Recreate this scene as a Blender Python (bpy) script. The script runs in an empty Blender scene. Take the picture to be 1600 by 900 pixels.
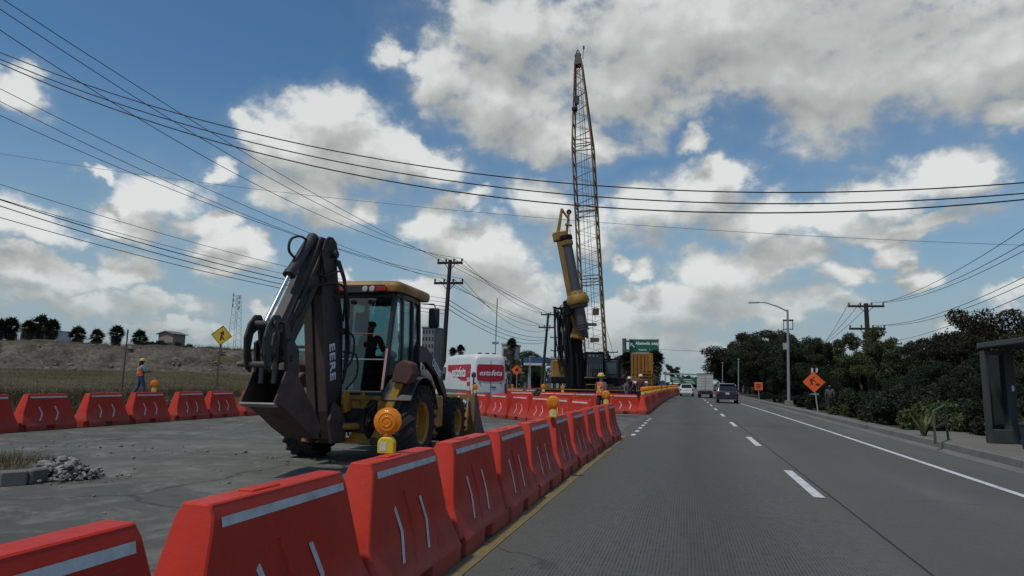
import bpy, bmesh, math, random
import numpy as np
from mathutils import Vector, Matrix, noise as mnoise
from math import sin, cos, pi, radians

scene = bpy.context.scene
col = scene.collection
rnd = random.Random(7)

# ------------------------------------------------------------------ camera
CAM_H = 1.45; FPX = 1067.0
PITCH, ROLL, YAW = radians(7.75), radians(1.0), radians(14.3)
CR = Matrix.Rotation(YAW, 3, 'Z') @ Matrix.Rotation(pi/2 + PITCH, 3, 'X') @ Matrix.Rotation(ROLL, 3, 'Z')
cd = bpy.data.cameras.new("camera"); cam = bpy.data.objects.new("camera", cd); col.objects.link(cam)
cam.matrix_world = Matrix.Translation((0, 0, CAM_H)) @ CR.to_4x4()
cd.sensor_width = 36.0; cd.lens = 36.0*FPX/1600.0; cd.clip_start = 0.05; cd.clip_end = 9000
scene.camera = cam

def ray(u, v): return CR @ Vector(((u-800)/FPX, -(v-450)/FPX, -1.0))
def G(u, v, z=0.0):
    d = ray(u, v); t = (z-CAM_H)/d.z; return Vector((d.x*t, d.y*t, z))
def A(u, v, Y):
    d = ray(u, v); t = Y/d.y; return Vector((d.x*t, Y, CAM_H+d.z*t))

# ------------------------------------------------------------------ objects
def tag(o, label=None, cat=None, group=None, kind=None):
    if label: o['label'] = label
    if cat: o['category'] = cat
    if group: o['group'] = group
    if kind: o['kind'] = kind
    return o
def empty(name, loc=(0, 0, 0), rz=0.0, label=None, cat=None, group=None, scale=1.0):
    o = bpy.data.objects.new(name, None); col.objects.link(o)
    o.location = loc; o.rotation_euler = (0, 0, rz); o.scale = (scale,)*3
    o.empty_display_size = 0.2
    return tag(o, label, cat, group)
def link_mesh(name, me, mat=None, parent=None):
    o = bpy.data.objects.new(name, me); col.objects.link(o)
    if mat and not me.materials: me.materials.append(mat)
    if parent: o.parent = parent
    return o
def copy_tree(o, parent=None):
    c = o.copy(); col.objects.link(c); c.parent = parent
    for ch in list(o.children): copy_tree(ch, c)
    return c

class MB:
    """collects shapes into one mesh"""
    def __init__(s): s.v = []; s.f = []; s.m = []; s.mi = 0
    def add(s, vs, fs):
        b = len(s.v); s.v += [tuple(v) for v in vs]
        s.f += [tuple(i+b for i in f) for f in fs]; s.m += [s.mi]*len(fs); return s
    def box(s, c, d, rot=None, taper=(1, 1)):
        c = Vector(c); x, y, z = d[0]/2, d[1]/2, d[2]/2
        vs = []
        for k, (tx, ty) in ((-1, (1, 1)), (1, taper)):
            for a, b in ((-1, -1), (1, -1), (1, 1), (-1, 1)):
                p = Vector((a*x*tx, b*y*ty, k*z))
                if rot is not None: p = rot @ p
                vs.append(c+p)
        return s.add(vs, [(3, 2, 1, 0), (4, 5, 6, 7), (0, 1, 5, 4), (1, 2, 6, 5), (2, 3, 7, 6), (3, 0, 4, 7)])
    def frame(s, p, q, up=(0, 0, 1)):
        p, q = Vector(p), Vector(q); d = (q-p).normalized(); up = Vector(up)
        if abs(d.dot(up)) > .98: up = Vector((0, 1, 0)) if abs(d.y) < .9 else Vector((1, 0, 0))
        a = d.cross(up).normalized(); b = a.cross(d).normalized(); return p, q, d, a, b
    def bar(s, p, q, w, h, up=(0, 0, 1), w2=None, h2=None):
        p, q, d, a, b = s.frame(p, q, up); w2 = w if w2 is None else w2; h2 = h if h2 is None else h2
        vs = [p-a*w/2-b*h/2, p+a*w/2-b*h/2, p+a*w/2+b*h/2, p-a*w/2+b*h/2,
              q-a*w2/2-b*h2/2, q+a*w2/2-b*h2/2, q+a*w2/2+b*h2/2, q-a*w2/2+b*h2/2]
        return s.add(vs, [(0, 1, 2, 3), (7, 6, 5, 4), (0, 4, 5, 1), (1, 5, 6, 2), (2, 6, 7, 3), (3, 7, 4, 0)])
    def cyl(s, p, q, r, r2=None, n=12, cap=True):
        p, q, d, a, b = s.frame(p, q); r2 = r if r2 is None else r2
        vs = []
        for c, R in ((p, r), (q, r2)):
            for i in range(n):
                t = 2*pi*i/n; vs.append(c+a*R*cos(t)+b*R*sin(t))
        fs = [(i, (i+1) % n, n+(i+1) % n, n+i) for i in range(n)]
        if cap: fs += [tuple(range(n-1, -1, -1)), tuple(range(n, 2*n))]
        return s.add(vs, fs)
    def tube(s, pts, r, n=6, cap=True):
        pts = [Vector(p) for p in pts]; vs = []; fs = []; m = len(pts)
        rr = r if isinstance(r, (list, tuple)) else [r]*m
        ref = None
        for i, p in enumerate(pts):
            d = (pts[min(i+1, m-1)]-pts[max(i-1, 0)]).normalized()
            if ref is None:
                ref = Vector((0, 0, 1)) if abs(d.z) < .9 else Vector((1, 0, 0))
            a = d.cross(ref).normalized(); b = a.cross(d).normalized(); ref = b
            for k in range(n):
                t = 2*pi*k/n; vs.append(p+(a*cos(t)+b*sin(t))*rr[i])
        for i in range(m-1):
            for k in range(n):
                fs.append((i*n+k, i*n+(k+1) % n, (i+1)*n+(k+1) % n, (i+1)*n+k))
        if cap: fs += [tuple(range(n-1, -1, -1)), tuple(range((m-1)*n, m*n))]
        return s.add(vs, fs)
    def prism(s, poly, o, a, b, t):
        """polygon (2D) in the plane o + a*x + b*y, extruded by vector t (both sides half)"""
        o, a, b, t = Vector(o), Vector(a), Vector(b), Vector(t); n = len(poly)
        vs = [o+a*x+b*y-t/2 for x, y in poly]+[o+a*x+b*y+t/2 for x, y in poly]
        fs = [tuple(range(n-1, -1, -1)), tuple(range(n, 2*n))]
        fs += [(i, (i+1) % n, n+(i+1) % n, n+i) for i in range(n)]
        return s.add(vs, fs)
    def lathe(s, prof, o, ax, n=24, closed=False):
        """prof: (r, h) pairs along axis ax from o"""
        o = Vector(o); _, _, d, a, b = s.frame(o, o+Vector(ax)); vs = []; m = len(prof)
        for r, h in prof:
            for i in range(n):
                t = 2*pi*i/n; vs.append(o+d*h+(a*cos(t)+b*sin(t))*r)
        fs = []
        for j in range(m-1):
            for i in range(n): fs.append((j*n+i, j*n+(i+1) % n, (j+1)*n+(i+1) % n, (j+1)*n+i))
        if prof[0][0] > 1e-4 and not closed: fs.append(tuple(range(n-1, -1, -1)))
        if prof[-1][0] > 1e-4 and not closed: fs.append(tuple(range((m-1)*n, m*n)))
        return s.add(vs, fs)
    def loft(s, rings, cap=True):
        n = len(rings[0]); vs = [p for r in rings for p in r]; fs = []
        for j in range(len(rings)-1):
            for i in range(n): fs.append((j*n+i, j*n+(i+1) % n, (j+1)*n+(i+1) % n, (j+1)*n+i))
        if cap: fs += [tuple(range(n-1, -1, -1)), tuple(range((len(rings)-1)*n, len(rings)*n))]
        return s.add(vs, fs)
    def mesh(s, name, mats, bevel=0.0, smooth=False, segs=1, angle=40):
        me = bpy.data.meshes.new(name); me.from_pydata(s.v, [], s.f)
        for m in (mats if isinstance(mats, (list, tuple)) else [mats]): me.materials.append(m)
        me.polygons.foreach_set('material_index', s.m)
        bm = bmesh.new(); bm.from_mesh(me)
        bmesh.ops.remove_doubles(bm, verts=bm.verts, dist=1e-5)
        bmesh.ops.recalc_face_normals(bm, faces=bm.faces)
        if bevel > 0:
            es = [e for e in bm.edges if len(e.link_faces) == 2 and e.calc_face_angle(0) > radians(25)]
            bmesh.ops.bevel(bm, geom=es, offset=bevel, segments=segs, affect='EDGES', profile=.5, clamp_overlap=True)
        if smooth:
            for f in bm.faces: f.smooth = True
            for e in bm.edges:
                if len(e.link_faces) == 2 and e.calc_face_angle(0) > radians(angle): e.smooth = False
        bm.to_mesh(me); bm.free(); return me
    def build(s, name, mats, parent=None, bevel=0.0, smooth=False, segs=1, angle=40):
        return link_mesh(name, s.mesh(name, mats, bevel, smooth, segs, angle), None, parent)

def raw_mesh(name, V, F, mats, mi=None, smooth=False):
    """fast mesh from numpy arrays: V (n,3), F (m,k)"""
    me = bpy.data.meshes.new(name); k = F.shape[1]
    me.vertices.add(len(V)); me.vertices.foreach_set('co', V.astype(np.float32).ravel())
    me.loops.add(F.size); me.loops.foreach_set('vertex_index', F.astype(np.int32).ravel())
    me.polygons.add(len(F)); me.polygons.foreach_set('loop_start', (np.arange(len(F))*k).astype(np.int32))
    me.polygons.foreach_set('loop_total', np.full(len(F), k, np.int32))
    for m in (mats if isinstance(mats, (list, tuple)) else [mats]): me.materials.append(m)
    if mi is not None: me.polygons.foreach_set('material_index', mi.astype(np.int32))
    if smooth: me.polygons.foreach_set('use_smooth', np.ones(len(F), bool))
    me.update(calc_edges=True); return me

# ------------------------------------------------------------------ materials
def nt_new(name):
    m = bpy.data.materials.new(name); m.use_nodes = True; nt = m.node_tree
    return m, nt, nt.nodes['Principled BSDF']
def N(nt, t, **kw):
    n = nt.nodes.new(t)
    for k, v in kw.items():
        if k.startswith('i_'):
            key = k[2:]; key = int(key) if key.isdigit() else key.replace('_', ' ')
            n.inputs[key].default_value = v
        else: setattr(n, k, v)
    return n
def L(nt, a, b): nt.links.new(a, b)
def ramp(nt, fac, stops):
    r = nt.nodes.new('ShaderNodeValToRGB'); e = r.color_ramp.elements
    e[0].position, e[0].color = stops[0][0], (*stops[0][1], 1) if len(stops[0][1]) == 3 else stops[0][1]
    e[1].position, e[1].color = stops[-1][0], (*stops[-1][1], 1)
    for p, c in stops[1:-1]:
        x = e.new(p); x.color = (*c, 1)
    L(nt, fac, r.inputs[0]); return r.outputs[0]
def mixc(nt, fac, a, b, mode='MIX'):
    m = nt.nodes.new('ShaderNodeMix'); m.data_type = 'RGBA'; m.blend_type = mode
    for s, x in ((0, fac), (6, a), (7, b)):
        if hasattr(x, 'is_output') or isinstance(x, bpy.types.NodeSocket): L(nt, x, m.inputs[s])
        elif s == 0: m.inputs[0].default_value = x
        else: m.inputs[s].default_value = (*x, 1)
    return m.outputs[2]
def noise_n(nt, scale, detail=4, rough=.55, vec=None, dist=0.0):
    n = N(nt, 'ShaderNodeTexNoise'); n.inputs['Scale'].default_value = scale
    n.inputs['Detail'].default_value = detail; n.inputs['Roughness'].default_value = rough
    n.inputs['Distortion'].default_value = dist
    if vec is not None: L(nt, vec, n.inputs['Vector'])
    return n.outputs['Fac']
def mathn(nt, op, a, b=None, c=None, clamp=False):
    m = N(nt, 'ShaderNodeMath', operation=op); m.use_clamp = clamp
    for i, x in enumerate((a, b, c)):
        if x is None: continue
        if isinstance(x, bpy.types.NodeSocket): L(nt, x, m.inputs[i])
        else: m.inputs[i].default_value = x
    return m.outputs[0]
def coord(nt, kind='Object'): return N(nt, 'ShaderNodeTexCoord').outputs[kind]
def scaled(nt, vec, s):
    m = N(nt, 'ShaderNodeMapping'); L(nt, vec, m.inputs[0]); m.inputs['Scale'].default_value = s; return m.outputs[0]
def bump(nt, h, strength, dist, bs):
    b = N(nt, 'ShaderNodeBump'); b.inputs['Strength'].default_value = strength; b.inputs['Distance'].default_value = dist
    L(nt, h, b.inputs['Height']); L(nt, b.outputs[0], bs.inputs['Normal'])

_mats = {}
def M(name, c, rough=.6, metal=0.0, dirt=.35, dirt_c=(.09, .075, .06), scale=3.0, bmp=.0, spec=.5, var=.12):
    """painted / plain surface with worn, dusty variation"""
    if name in _mats: return _mats[name]
    m, nt, bs = nt_new(name)
    vec = coord(nt)
    rn = N(nt, 'ShaderNodeObjectInfo').outputs['Random']
    off = N(nt, 'ShaderNodeVectorMath', operation='ADD'); L(nt, vec, off.inputs[0])
    cmb = N(nt, 'ShaderNodeCombineXYZ'); r13 = mathn(nt, 'MULTIPLY', rn, 37.0)
    for i in range(3): L(nt, r13, cmb.inputs[i])
    L(nt, cmb.outputs[0], off.inputs[1]); vec2 = off.outputs[0]
    a = noise_n(nt, scale, 8, .65, vec2)
    b = noise_n(nt, scale*9, 4, .6, vec2)
    c1 = tuple(min(1, x*(1-var)) for x in c); c2 = tuple(min(1, x*(1+var)) for x in c)
    base = mixc(nt, b, c1, c2)
    f = mathn(nt, 'MULTIPLY', ramp(nt, a, [(.42, (0, 0, 0)), (.72, (1, 1, 1))]), dirt)
    base = mixc(nt, f, base, dirt_c)
    L(nt, base, bs.inputs['Base Color'])
    rr = mathn(nt, 'MULTIPLY_ADD', f, .35, rough, clamp=True); L(nt, rr, bs.inputs['Roughness'])
    bs.inputs['Metallic'].default_value = metal
    bs.inputs['Specular IOR Level'].default_value = spec
    if bmp > 0: bump(nt, b, bmp, .01, bs)
    _mats[name] = m; return m

def glass_mat(name, tint, gloss=.16, opaque=0.0):
    m = bpy.data.materials.new(name); m.use_nodes = True; nt = m.node_tree; nt.nodes.clear()
    out = N(nt, 'ShaderNodeOutputMaterial'); tr = N(nt, 'ShaderNodeBsdfTransparent'); tr.inputs[0].default_value = (*tint, 1)
    gl = N(nt, 'ShaderNodeBsdfGlossy'); gl.inputs['Roughness'].default_value = .04; gl.inputs[0].default_value = (.8, .85, .85, 1)
    lw = N(nt, 'ShaderNodeLayerWeight'); lw.inputs[0].default_value = .25
    f = mathn(nt, 'MULTIPLY_ADD', lw.outputs['Fresnel'], .7, gloss, clamp=True)
    mx = N(nt, 'ShaderNodeMixShader'); L(nt, f, mx.inputs[0]); L(nt, tr.outputs[0], mx.inputs[1]); L(nt, gl.outputs[0], mx.inputs[2])
    last = mx.outputs[0]
    L(nt, last, out.inputs[0]); return m
def dark_glass(name, c=(.012, .015, .018)):
    m, nt, bs = nt_new(name); bs.inputs['Base Color'].default_value = (*c, 1); bs.inputs['Roughness'].default_value = .06
    return m
def leaf_mat(name, c1, c2, rough=.6, trans=.25, scale=1.2):
    m = bpy.data.materials.new(name); m.use_nodes = True; nt = m.node_tree; bs = nt.nodes['Principled BSDF']
    out = [n for n in nt.nodes if n.type == 'OUTPUT_MATERIAL'][0]
    g = N(nt, 'ShaderNodeNewGeometry')
    a = noise_n(nt, scale, 3, .6, coord(nt))
    f = mathn(nt, 'ADD', mathn(nt, 'MULTIPLY', g.outputs['Random Per Island'], .5), mathn(nt, 'MULTIPLY', ramp(nt, a, [(.35, (0, 0, 0)), (.65, (1, 1, 1))]), .5))
    c = mixc(nt, f, c1, c2)
    hs = N(nt, 'ShaderNodeHueSaturation'); L(nt, c, hs.inputs['Color'])
    oi = N(nt, 'ShaderNodeObjectInfo'); L(nt, mathn(nt, 'MULTIPLY_ADD', oi.outputs['Random'], .06, .47), hs.inputs['Hue'])
    L(nt, mathn(nt, 'MULTIPLY_ADD', oi.outputs['Random'], .5, .75), hs.inputs['Value'])
    L(nt, hs.outputs[0], bs.inputs['Base Color']); bs.inputs['Roughness'].default_value = rough
    bs.inputs['Specular IOR Level'].default_value = .25
    tl = N(nt, 'ShaderNodeBsdfTranslucent'); L(nt, hs.outputs[0], tl.inputs[0])
    mx = N(nt, 'ShaderNodeMixShader'); mx.inputs[0].default_value = trans
    L(nt, bs.outputs[0], mx.inputs[1]); L(nt, tl.outputs[0], mx.inputs[2]); L(nt, mx.outputs[0], out.inputs[0])
    return m

def barrier_mat():
    m, nt, bs = nt_new('red_plastic'); v = coord(nt); oi = N(nt, 'ShaderNodeObjectInfo').outputs['Random']
    off = N(nt, 'ShaderNodeVectorMath', operation='ADD'); L(nt, v, off.inputs[0]); cb = N(nt, 'ShaderNodeCombineXYZ')
    for i in range(3): L(nt, mathn(nt, 'MULTIPLY', oi, 41.0+i), cb.inputs[i])
    L(nt, cb.outputs[0], off.inputs[1]); w = off.outputs[0]
    a = noise_n(nt, 2.6, 8, .65, w); b = noise_n(nt, 30, 6, .7, w); st = noise_n(nt, 3.0, 6, .6, scaled(nt, w, (5, 5, .6))); sc = noise_n(nt, 9, 3, .5, scaled(nt, w, (1, 1, 7)), 1.5)
    c = mixc(nt, a, (.55, .030, .012), (.44, .017, .009))
    c = mixc(nt, mathn(nt, 'MULTIPLY', oi, .5), c, (.50, .045, .018))
    c = mixc(nt, mathn(nt, 'MULTIPLY', ramp(nt, st, [(.48, (0, 0, 0)), (.75, (1, 1, 1))]), .40), c, (.20, .045, .034))
    c = mixc(nt, mathn(nt, 'MULTIPLY', ramp(nt, sc, [(.66, (0, 0, 0)), (.72, (1, 1, 1))]), .22), c, (.50, .11, .07))
    z = N(nt, 'ShaderNodeSeparateXYZ'); L(nt, v, z.inputs[0])
    lo = N(nt, 'ShaderNodeMapRange', i_From_Min=.42, i_From_Max=.0); L(nt, z.outputs[2], lo.inputs[0])
    d = mathn(nt, 'MULTIPLY', lo.outputs[0], ramp(nt, mathn(nt, 'ADD', a, mathn(nt, 'MULTIPLY', b, .4)), [(.45, (.15, .15, .15)), (.85, (1, 1, 1))]))
    c = mixc(nt, mathn(nt, 'MULTIPLY', d, .75), c, (.15, .085, .065))
    c = mixc(nt, mathn(nt, 'MULTIPLY', ramp(nt, b, [(.62, (0, 0, 0)), (.74, (1, 1, 1))]), .35), c, (.14, .05, .04))
    L(nt, c, bs.inputs['Base Color']); L(nt, mathn(nt, 'MULTIPLY_ADD', a, .25, .38), bs.inputs['Roughness']); bs.inputs['Specular IOR Level'].default_value = .28
    bump(nt, mathn(nt, 'ADD', b, mathn(nt, 'MULTIPLY', a, 3)), .25, .006, bs); return m
red_plastic = barrier_mat()
tape = M('reflective_tape', (.60, .60, .60), .4, dirt=.6, dirt_c=(.26, .20, .18), scale=10)
yellow_paint = M('machine_yellow', (.42, .215, .022), .5, dirt=.75, dirt_c=(.07, .045, .025), scale=2.6)
black_paint = M('machine_black', (.016, .017, .020), .5, dirt=.45, dirt_c=(.06, .048, .036), scale=4)
boom_paint = M('boom_dark_paint', (.017, .017, .019), .5, dirt=.75, dirt_c=(.060, .045, .036), scale=3, bmp=.08)
rust_steel = M('rusty_steel', (.050, .034, .026), .7, dirt=.65, dirt_c=(.018, .016, .016), scale=3.5, bmp=.1)
rust_brown = M('rust_brown', (.082, .056, .043), .7, dirt=.6, dirt_c=(.028, .022, .020), scale=3.2, bmp=.1)
bare_steel = M('bare_steel', (.30, .30, .30), .45, metal=.4, dirt=.4, dirt_c=(.12, .1, .08))
chrome = M('chrome_rod', (.50, .52, .54), .25, metal=.9, dirt=.05)
rubber = M('tyre_rubber', (.018, .018, .018), .85, dirt=.7, dirt_c=(.060, .055, .048), scale=4)
hose = M('black_hose', (.012, .012, .013), .5, dirt=.2)
galv = M('galvanised_steel', (.30, .31, .31), .5, metal=.3, dirt=.4, dirt_c=(.18, .17, .15), scale=1.5)
wood_pole = M('dark_pole_wood', (.026, .021, .017), .9, dirt=.4, dirt_c=(.02, .016, .013), scale=5)
wire_mat = M('wire_black', (.012, .012, .013), .7, dirt=.0)
amber = None
def amber_mat():
    m, nt, bs = nt_new('amber_lens')
    bs.inputs['Base Color'].default_value = (.88, .30, .008, 1); bs.inputs['Roughness'].default_value = .25
    v = N(nt, 'ShaderNodeTexVoronoi'); v.inputs['Scale'].default_value = 90
    L(nt, coord(nt), v.inputs['Vector'])
    bump(nt, v.outputs['Distance'], .3, .004, bs)
    bs.inputs['Subsurface Weight'].default_value = .0
    tl = N(nt, 'ShaderNodeBsdfTranslucent'); tl.inputs[0].default_value = (1, .45, .02, 1)
    out = [n for n in nt.nodes if n.type == 'OUTPUT_MATERIAL'][0]
    mx = N(nt, 'ShaderNodeMixShader'); mx.inputs[0].default_value = .35
    L(nt, bs.outputs[0], mx.inputs[1]); L(nt, tl.outputs[0], mx.inputs[2]); L(nt, mx.outputs[0], out.inputs[0])
    return m
amber = amber_mat()
beacon_yellow = M('beacon_yellow', (.62, .50, .02), .45, dirt=.3, dirt_c=(.3, .22, .05), scale=8)
white_paint = M('white_paint', (.62, .64, .65), .35, dirt=.25, dirt_c=(.35, .34, .32), scale=1.2)
cherry = M('logo_red', (.42, .012, .03), .4, dirt=.1)
letter_white = M('letter_white', (.72, .73, .74), .45, dirt=.1)
sign_black = M('sign_black', (.015, .015, .015), .6, dirt=.0)
orange_sign = M('sign_orange', (.75, .105, .012), .5, dirt=.15, dirt_c=(.4, .08, .02))
green_sign = M('sign_green', (.006, .105, .060), .5, dirt=.2, dirt_c=(.03, .12, .08))
sign_yellow = M('sign_yellow', (.68, .44, .02), .5, dirt=.25, dirt_c=(.4, .28, .05))
concrete = M('kerb_concrete', (.165, .162, .148), .85, dirt=.6, dirt_c=(.09, .088, .08), scale=2.2, bmp=.2)

def text_mesh(body, size, name, mat, loc, rot, parent=None, shear=0.0, offset=0.0, ext=.004, align='CENTER', xs=1.0, space=1.0):
    cu = bpy.data.curves.new(name+'_curve', 'FONT'); cu.body = body; cu.size = size; cu.shear = shear
    cu.offset = offset; cu.extrude = ext; cu.align_x = align; cu.align_y = 'CENTER'; cu.space_character = space
    cu.resolution_u = 3
    o = bpy.data.objects.new('tmp', cu); col.objects.link(o)
    dg = bpy.context.evaluated_depsgraph_get(); me = bpy.data.meshes.new_from_object(o.evaluated_get(dg))
    bpy.data.objects.remove(o); me.materials.clear(); me.materials.append(mat); me.name = name
    me.transform(Matrix.Diagonal((xs, 1, 1, 1)))
    ob = link_mesh(name, me, None, parent); ob.location = loc; ob.rotation_euler = rot
    return ob

def skin_mesh(name, verts, edges, radii, mat, sub=1):
    me = bpy.data.meshes.new(name); me.from_pydata([tuple(v) for v in verts], edges, [])
    o = bpy.data.objects.new('tmp', me); col.objects.link(o)
    o.modifiers.new('s', 'SKIN')
    sv = me.skin_vertices[0].data if me.skin_vertices else None
    if sv is None:
        bm = bmesh.new(); bm.from_mesh(me); bm.verts.layers.skin.verify(); bm.to_mesh(me); bm.free(); sv = me.skin_vertices[0].data
    for i, r in enumerate(radii):
        sv[i].radius = (r, r) if not isinstance(r, tuple) else r
        sv[i].use_root = (i == 0)
    md = o.modifiers.new('u', 'SUBSURF'); md.levels = sub; md.render_levels = sub
    dg = bpy.context.evaluated_depsgraph_get(); m2 = bpy.data.meshes.new_from_object(o.evaluated_get(dg))
    bpy.data.objects.remove(o); m2.materials.clear(); m2.materials.append(mat); m2.name = name
    for p in m2.polygons: p.use_smooth = True
    return m2
ORD = ['first', 'second', 'third', 'fourth', 'fifth', 'sixth', 'seventh', 'eighth', 'ninth', 'tenth', 'eleventh', 'twelfth',
       'thirteenth', 'fourteenth', 'fifteenth', 'sixteenth', 'seventeenth', 'eighteenth', 'nineteenth', 'twentieth']
def ordn(i):
    if i < 20: return ORD[i]
    t = {2: 'twenty', 3: 'thirty', 4: 'forty'}[(i+1)//10]; r = (i+1) % 10
    return t+'-'+ORD[r-1] if r else {30: 'thirtieth', 40: 'fortieth'}[i+1]

def rock(mb, c, R_, r_):
    ph = (1+5**.5)/2; P = [(-1, ph, 0), (1, ph, 0), (-1, -ph, 0), (1, -ph, 0), (0, -1, ph), (0, 1, ph), (0, -1, -ph), (0, 1, -ph), (ph, 0, -1), (ph, 0, 1), (-ph, 0, -1), (-ph, 0, 1)]
    F = [(0, 11, 5), (0, 5, 1), (0, 1, 7), (0, 7, 10), (0, 10, 11), (1, 5, 9), (5, 11, 4), (11, 10, 2), (10, 7, 6), (7, 1, 8), (3, 9, 4), (3, 4, 2), (3, 2, 6), (3, 6, 8), (3, 8, 9), (4, 9, 5), (2, 4, 11), (6, 2, 10), (8, 6, 7), (9, 8, 1)]
    s = (r_.uniform(.7, 1.3), r_.uniform(.5, 1.1), r_.uniform(.4, .9)); M_ = Matrix.Rotation(r_.random()*6, 3, 'Z') @ Matrix.Rotation(r_.uniform(-.8, .8), 3, 'X')
    mb.add([Vector(c)+M_ @ Vector([q*R_*.53*s[i]*r_.uniform(.6, 1.25) for i, q in enumerate(p)]) for p in P], F)
rock0 = rock
# ------------------------------------------------------------------ world: sky and clouds
SUN_EL, SUN_AZ = radians(62), radians(-150)      # high on the left, behind the camera
world = bpy.data.worlds.new("World"); scene.world = world; world.use_nodes = True
wt = world.node_tree; wt.nodes.clear()
wout = N(wt, 'ShaderNodeOutputWorld'); bg = N(wt, 'ShaderNodeBackground'); L(wt, bg.outputs[0], wout.inputs[0])
sky = N(wt, 'ShaderNodeTexSky'); sky.sky_type = 'NISHITA'; sky.sun_disc = False
sky.sun_elevation = SUN_EL; sky.sun_rotation = SUN_AZ; sky.altitude = 100; sky.air_density = 1.0; sky.dust_density = .6; sky.ozone_density = 2.5

BLOBS = [  # cloud masses: image-independent sky directions are computed from these once
 (1130,40,420,125),(1480,95,300,110),(800,40,150,100),(690,120,80,75),(790,150,150,85),(900,215,130,45),(1000,120,200,80),(1250,110,260,70),
 (1580,170,60,40),(610,78,42,38),
 (520,180,90,55),(450,225,80,70),(560,240,120,60),(650,250,100,38),(470,300,90,52),(560,320,60,36),(400,190,40,30),
 (25,140,48,38),(250,300,85,48),(330,345,60,34),(225,345,70,25),(150,275,30,14),(335,258,35,22),(370,385,40,28),
 (30,350,70,32),(70,430,75,35),(190,415,60,36),(250,470,90,25),(120,470,120,22),(20,400,40,20),
 (350,410,60,24),(545,425,34,26),(690,350,75,60),(760,400,110,75),(840,310,90,45),(800,470,110,50),(900,370,70,60),(720,300,50,20),
 (1000,340,90,52),(1090,310,90,60),(1130,262,52,36),(1170,340,130,48),(1280,335,110,36),(1380,300,85,45),(1450,275,90,42),(1510,285,55,30),
 (1090,212,38,25),(1130,430,110,60),(1210,400,100,45),(1300,435,75,24),(1410,388,38,24),(1440,430,45,22),(1050,480,110,50),(1200,480,150,34),
 (1000,420,40,25),(960,420,25,20),(960,500,60,36),(1000,530,110,30),(1400,365,90,16),(1420,345,110,20),
 (1490,505,60,18),(650,470,60,40),(440,480,50,14),(1130,545,160,22),(1600,460,50,20),(300,505,90,14),
]
def vsep(nt, v):
    s = N(nt, 'ShaderNodeSeparateXYZ'); L(nt, v, s.inputs[0]); return s.outputs
# group: direction (az, el) -> density
gd = bpy.data.node_groups.new('cloud_density', 'ShaderNodeTree')
gd.interface.new_socket('P', in_out='INPUT', socket_type='NodeSocketVector')
gd.interface.new_socket('D', in_out='OUTPUT', socket_type='NodeSocketFloat')
gd.interface.new_socket('S', in_out='OUTPUT', socket_type='NodeSocketFloat')
gi = N(gd, 'NodeGroupInput'); go = N(gd, 'NodeGroupOutput')
P = gi.outputs[0]
def vnoise(nt, vec, scale, detail, rough, w):
    n = N(nt, 'ShaderNodeTexNoise'); n.noise_dimensions = '3D'; L(nt, vec, n.inputs['Vector'])
    n.inputs['Scale'].default_value = scale; n.inputs['Detail'].default_value = detail; n.inputs['Roughness'].default_value = rough
    return n
def vm(nt, op, a, b=None, c=None):
    m = N(nt, 'ShaderNodeVectorMath', operation=op)
    for i, x in enumerate((a, b, c)):
        if x is None: continue
        if isinstance(x, bpy.types.NodeSocket): L(nt, x, m.inputs[i])
        else: m.inputs[i].default_value = x
    return m
Pn = vm(gd, 'MULTIPLY', P, (1.0, 1.25, 1.0)).outputs[0]
wob = vnoise(gd, Pn, 7.0, 3, .5, 0)
w2 = vm(gd, 'MULTIPLY', vm(gd, 'SUBTRACT', wob.outputs['Color'], (.5, .5, .5)).outputs[0], (.15, .10, 0)).outputs[0]
wob2 = vnoise(gd, Pn, 26.0, 3, .6, 0)
w3 = vm(gd, 'MULTIPLY', vm(gd, 'SUBTRACT', wob2.outputs['Color'], (.5, .5, .5)).outputs[0], (.060, .045, 0)).outputs[0]
Pw = vm(gd, 'ADD', vm(gd, 'ADD', P, w2).outputs[0], w3).outputs[0]
cur = None
for (u, v, ru, rv) in BLOBS:
    d = ray(u, v).normalized(); az = math.atan2(d.x, d.y); el = math.asin(d.z)
    k = 1.0/cos(min(el, 1.2))
    rx, ry = ru/1067*k*.84, rv/1067*.82
    m = vm(gd, 'MULTIPLY_ADD', Pw, (1/rx, 1/ry, 0), (-az/rx, -el/ry, 0))
    ln = vm(gd, 'LENGTH', m.outputs[0]).outputs['Value']
    cur = ln if cur is None else mathn(gd, 'SMOOTH_MIN', cur, ln, .22)
base = mathn(gd, 'SUBTRACT', 1.0, cur)
base = mathn(gd, 'MAXIMUM', base, -1.2)
# generic cloud field for the parts of the sky outside the frame
sx = vsep(gd, P)
azd = mathn(gd, 'ABSOLUTE', mathn(gd, 'SUBTRACT', sx[0], -YAW))
outm = mathn(gd, 'MAXIMUM', N(gd, 'ShaderNodeMapRange', i_From_Min=.66, i_From_Max=.85).outputs[0], 0)
mr = outm.node.inputs[0].links[0].from_node; L(gd, azd, mr.inputs[0])
mr2 = N(gd, 'ShaderNodeMapRange', i_From_Min=.62, i_From_Max=.8); L(gd, sx[1], mr2.inputs[0])
outm = mathn(gd, 'MAXIMUM', outm, mr2.outputs[0])
gen = vnoise(gd, P, 2.2, 3, .5, 0)
gen2 = mathn(gd, 'MULTIPLY_ADD', gen.outputs['Fac'], 6.0, -3.5)
base = mathn(gd, 'ADD', mathn(gd, 'MULTIPLY', base, mathn(gd, 'SUBTRACT', 1.0, outm)), mathn(gd, 'MULTIPLY', gen2, outm))
f0 = vnoise(gd, Pn, 8.0, 3, .5, 0).outputs['Fac']
f1 = vnoise(gd, Pn, 16.0, 8, .62, 0).outputs['Fac']
f2 = vnoise(gd, Pn, 46.0, 5, .6, 0).outputs['Fac']
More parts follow.
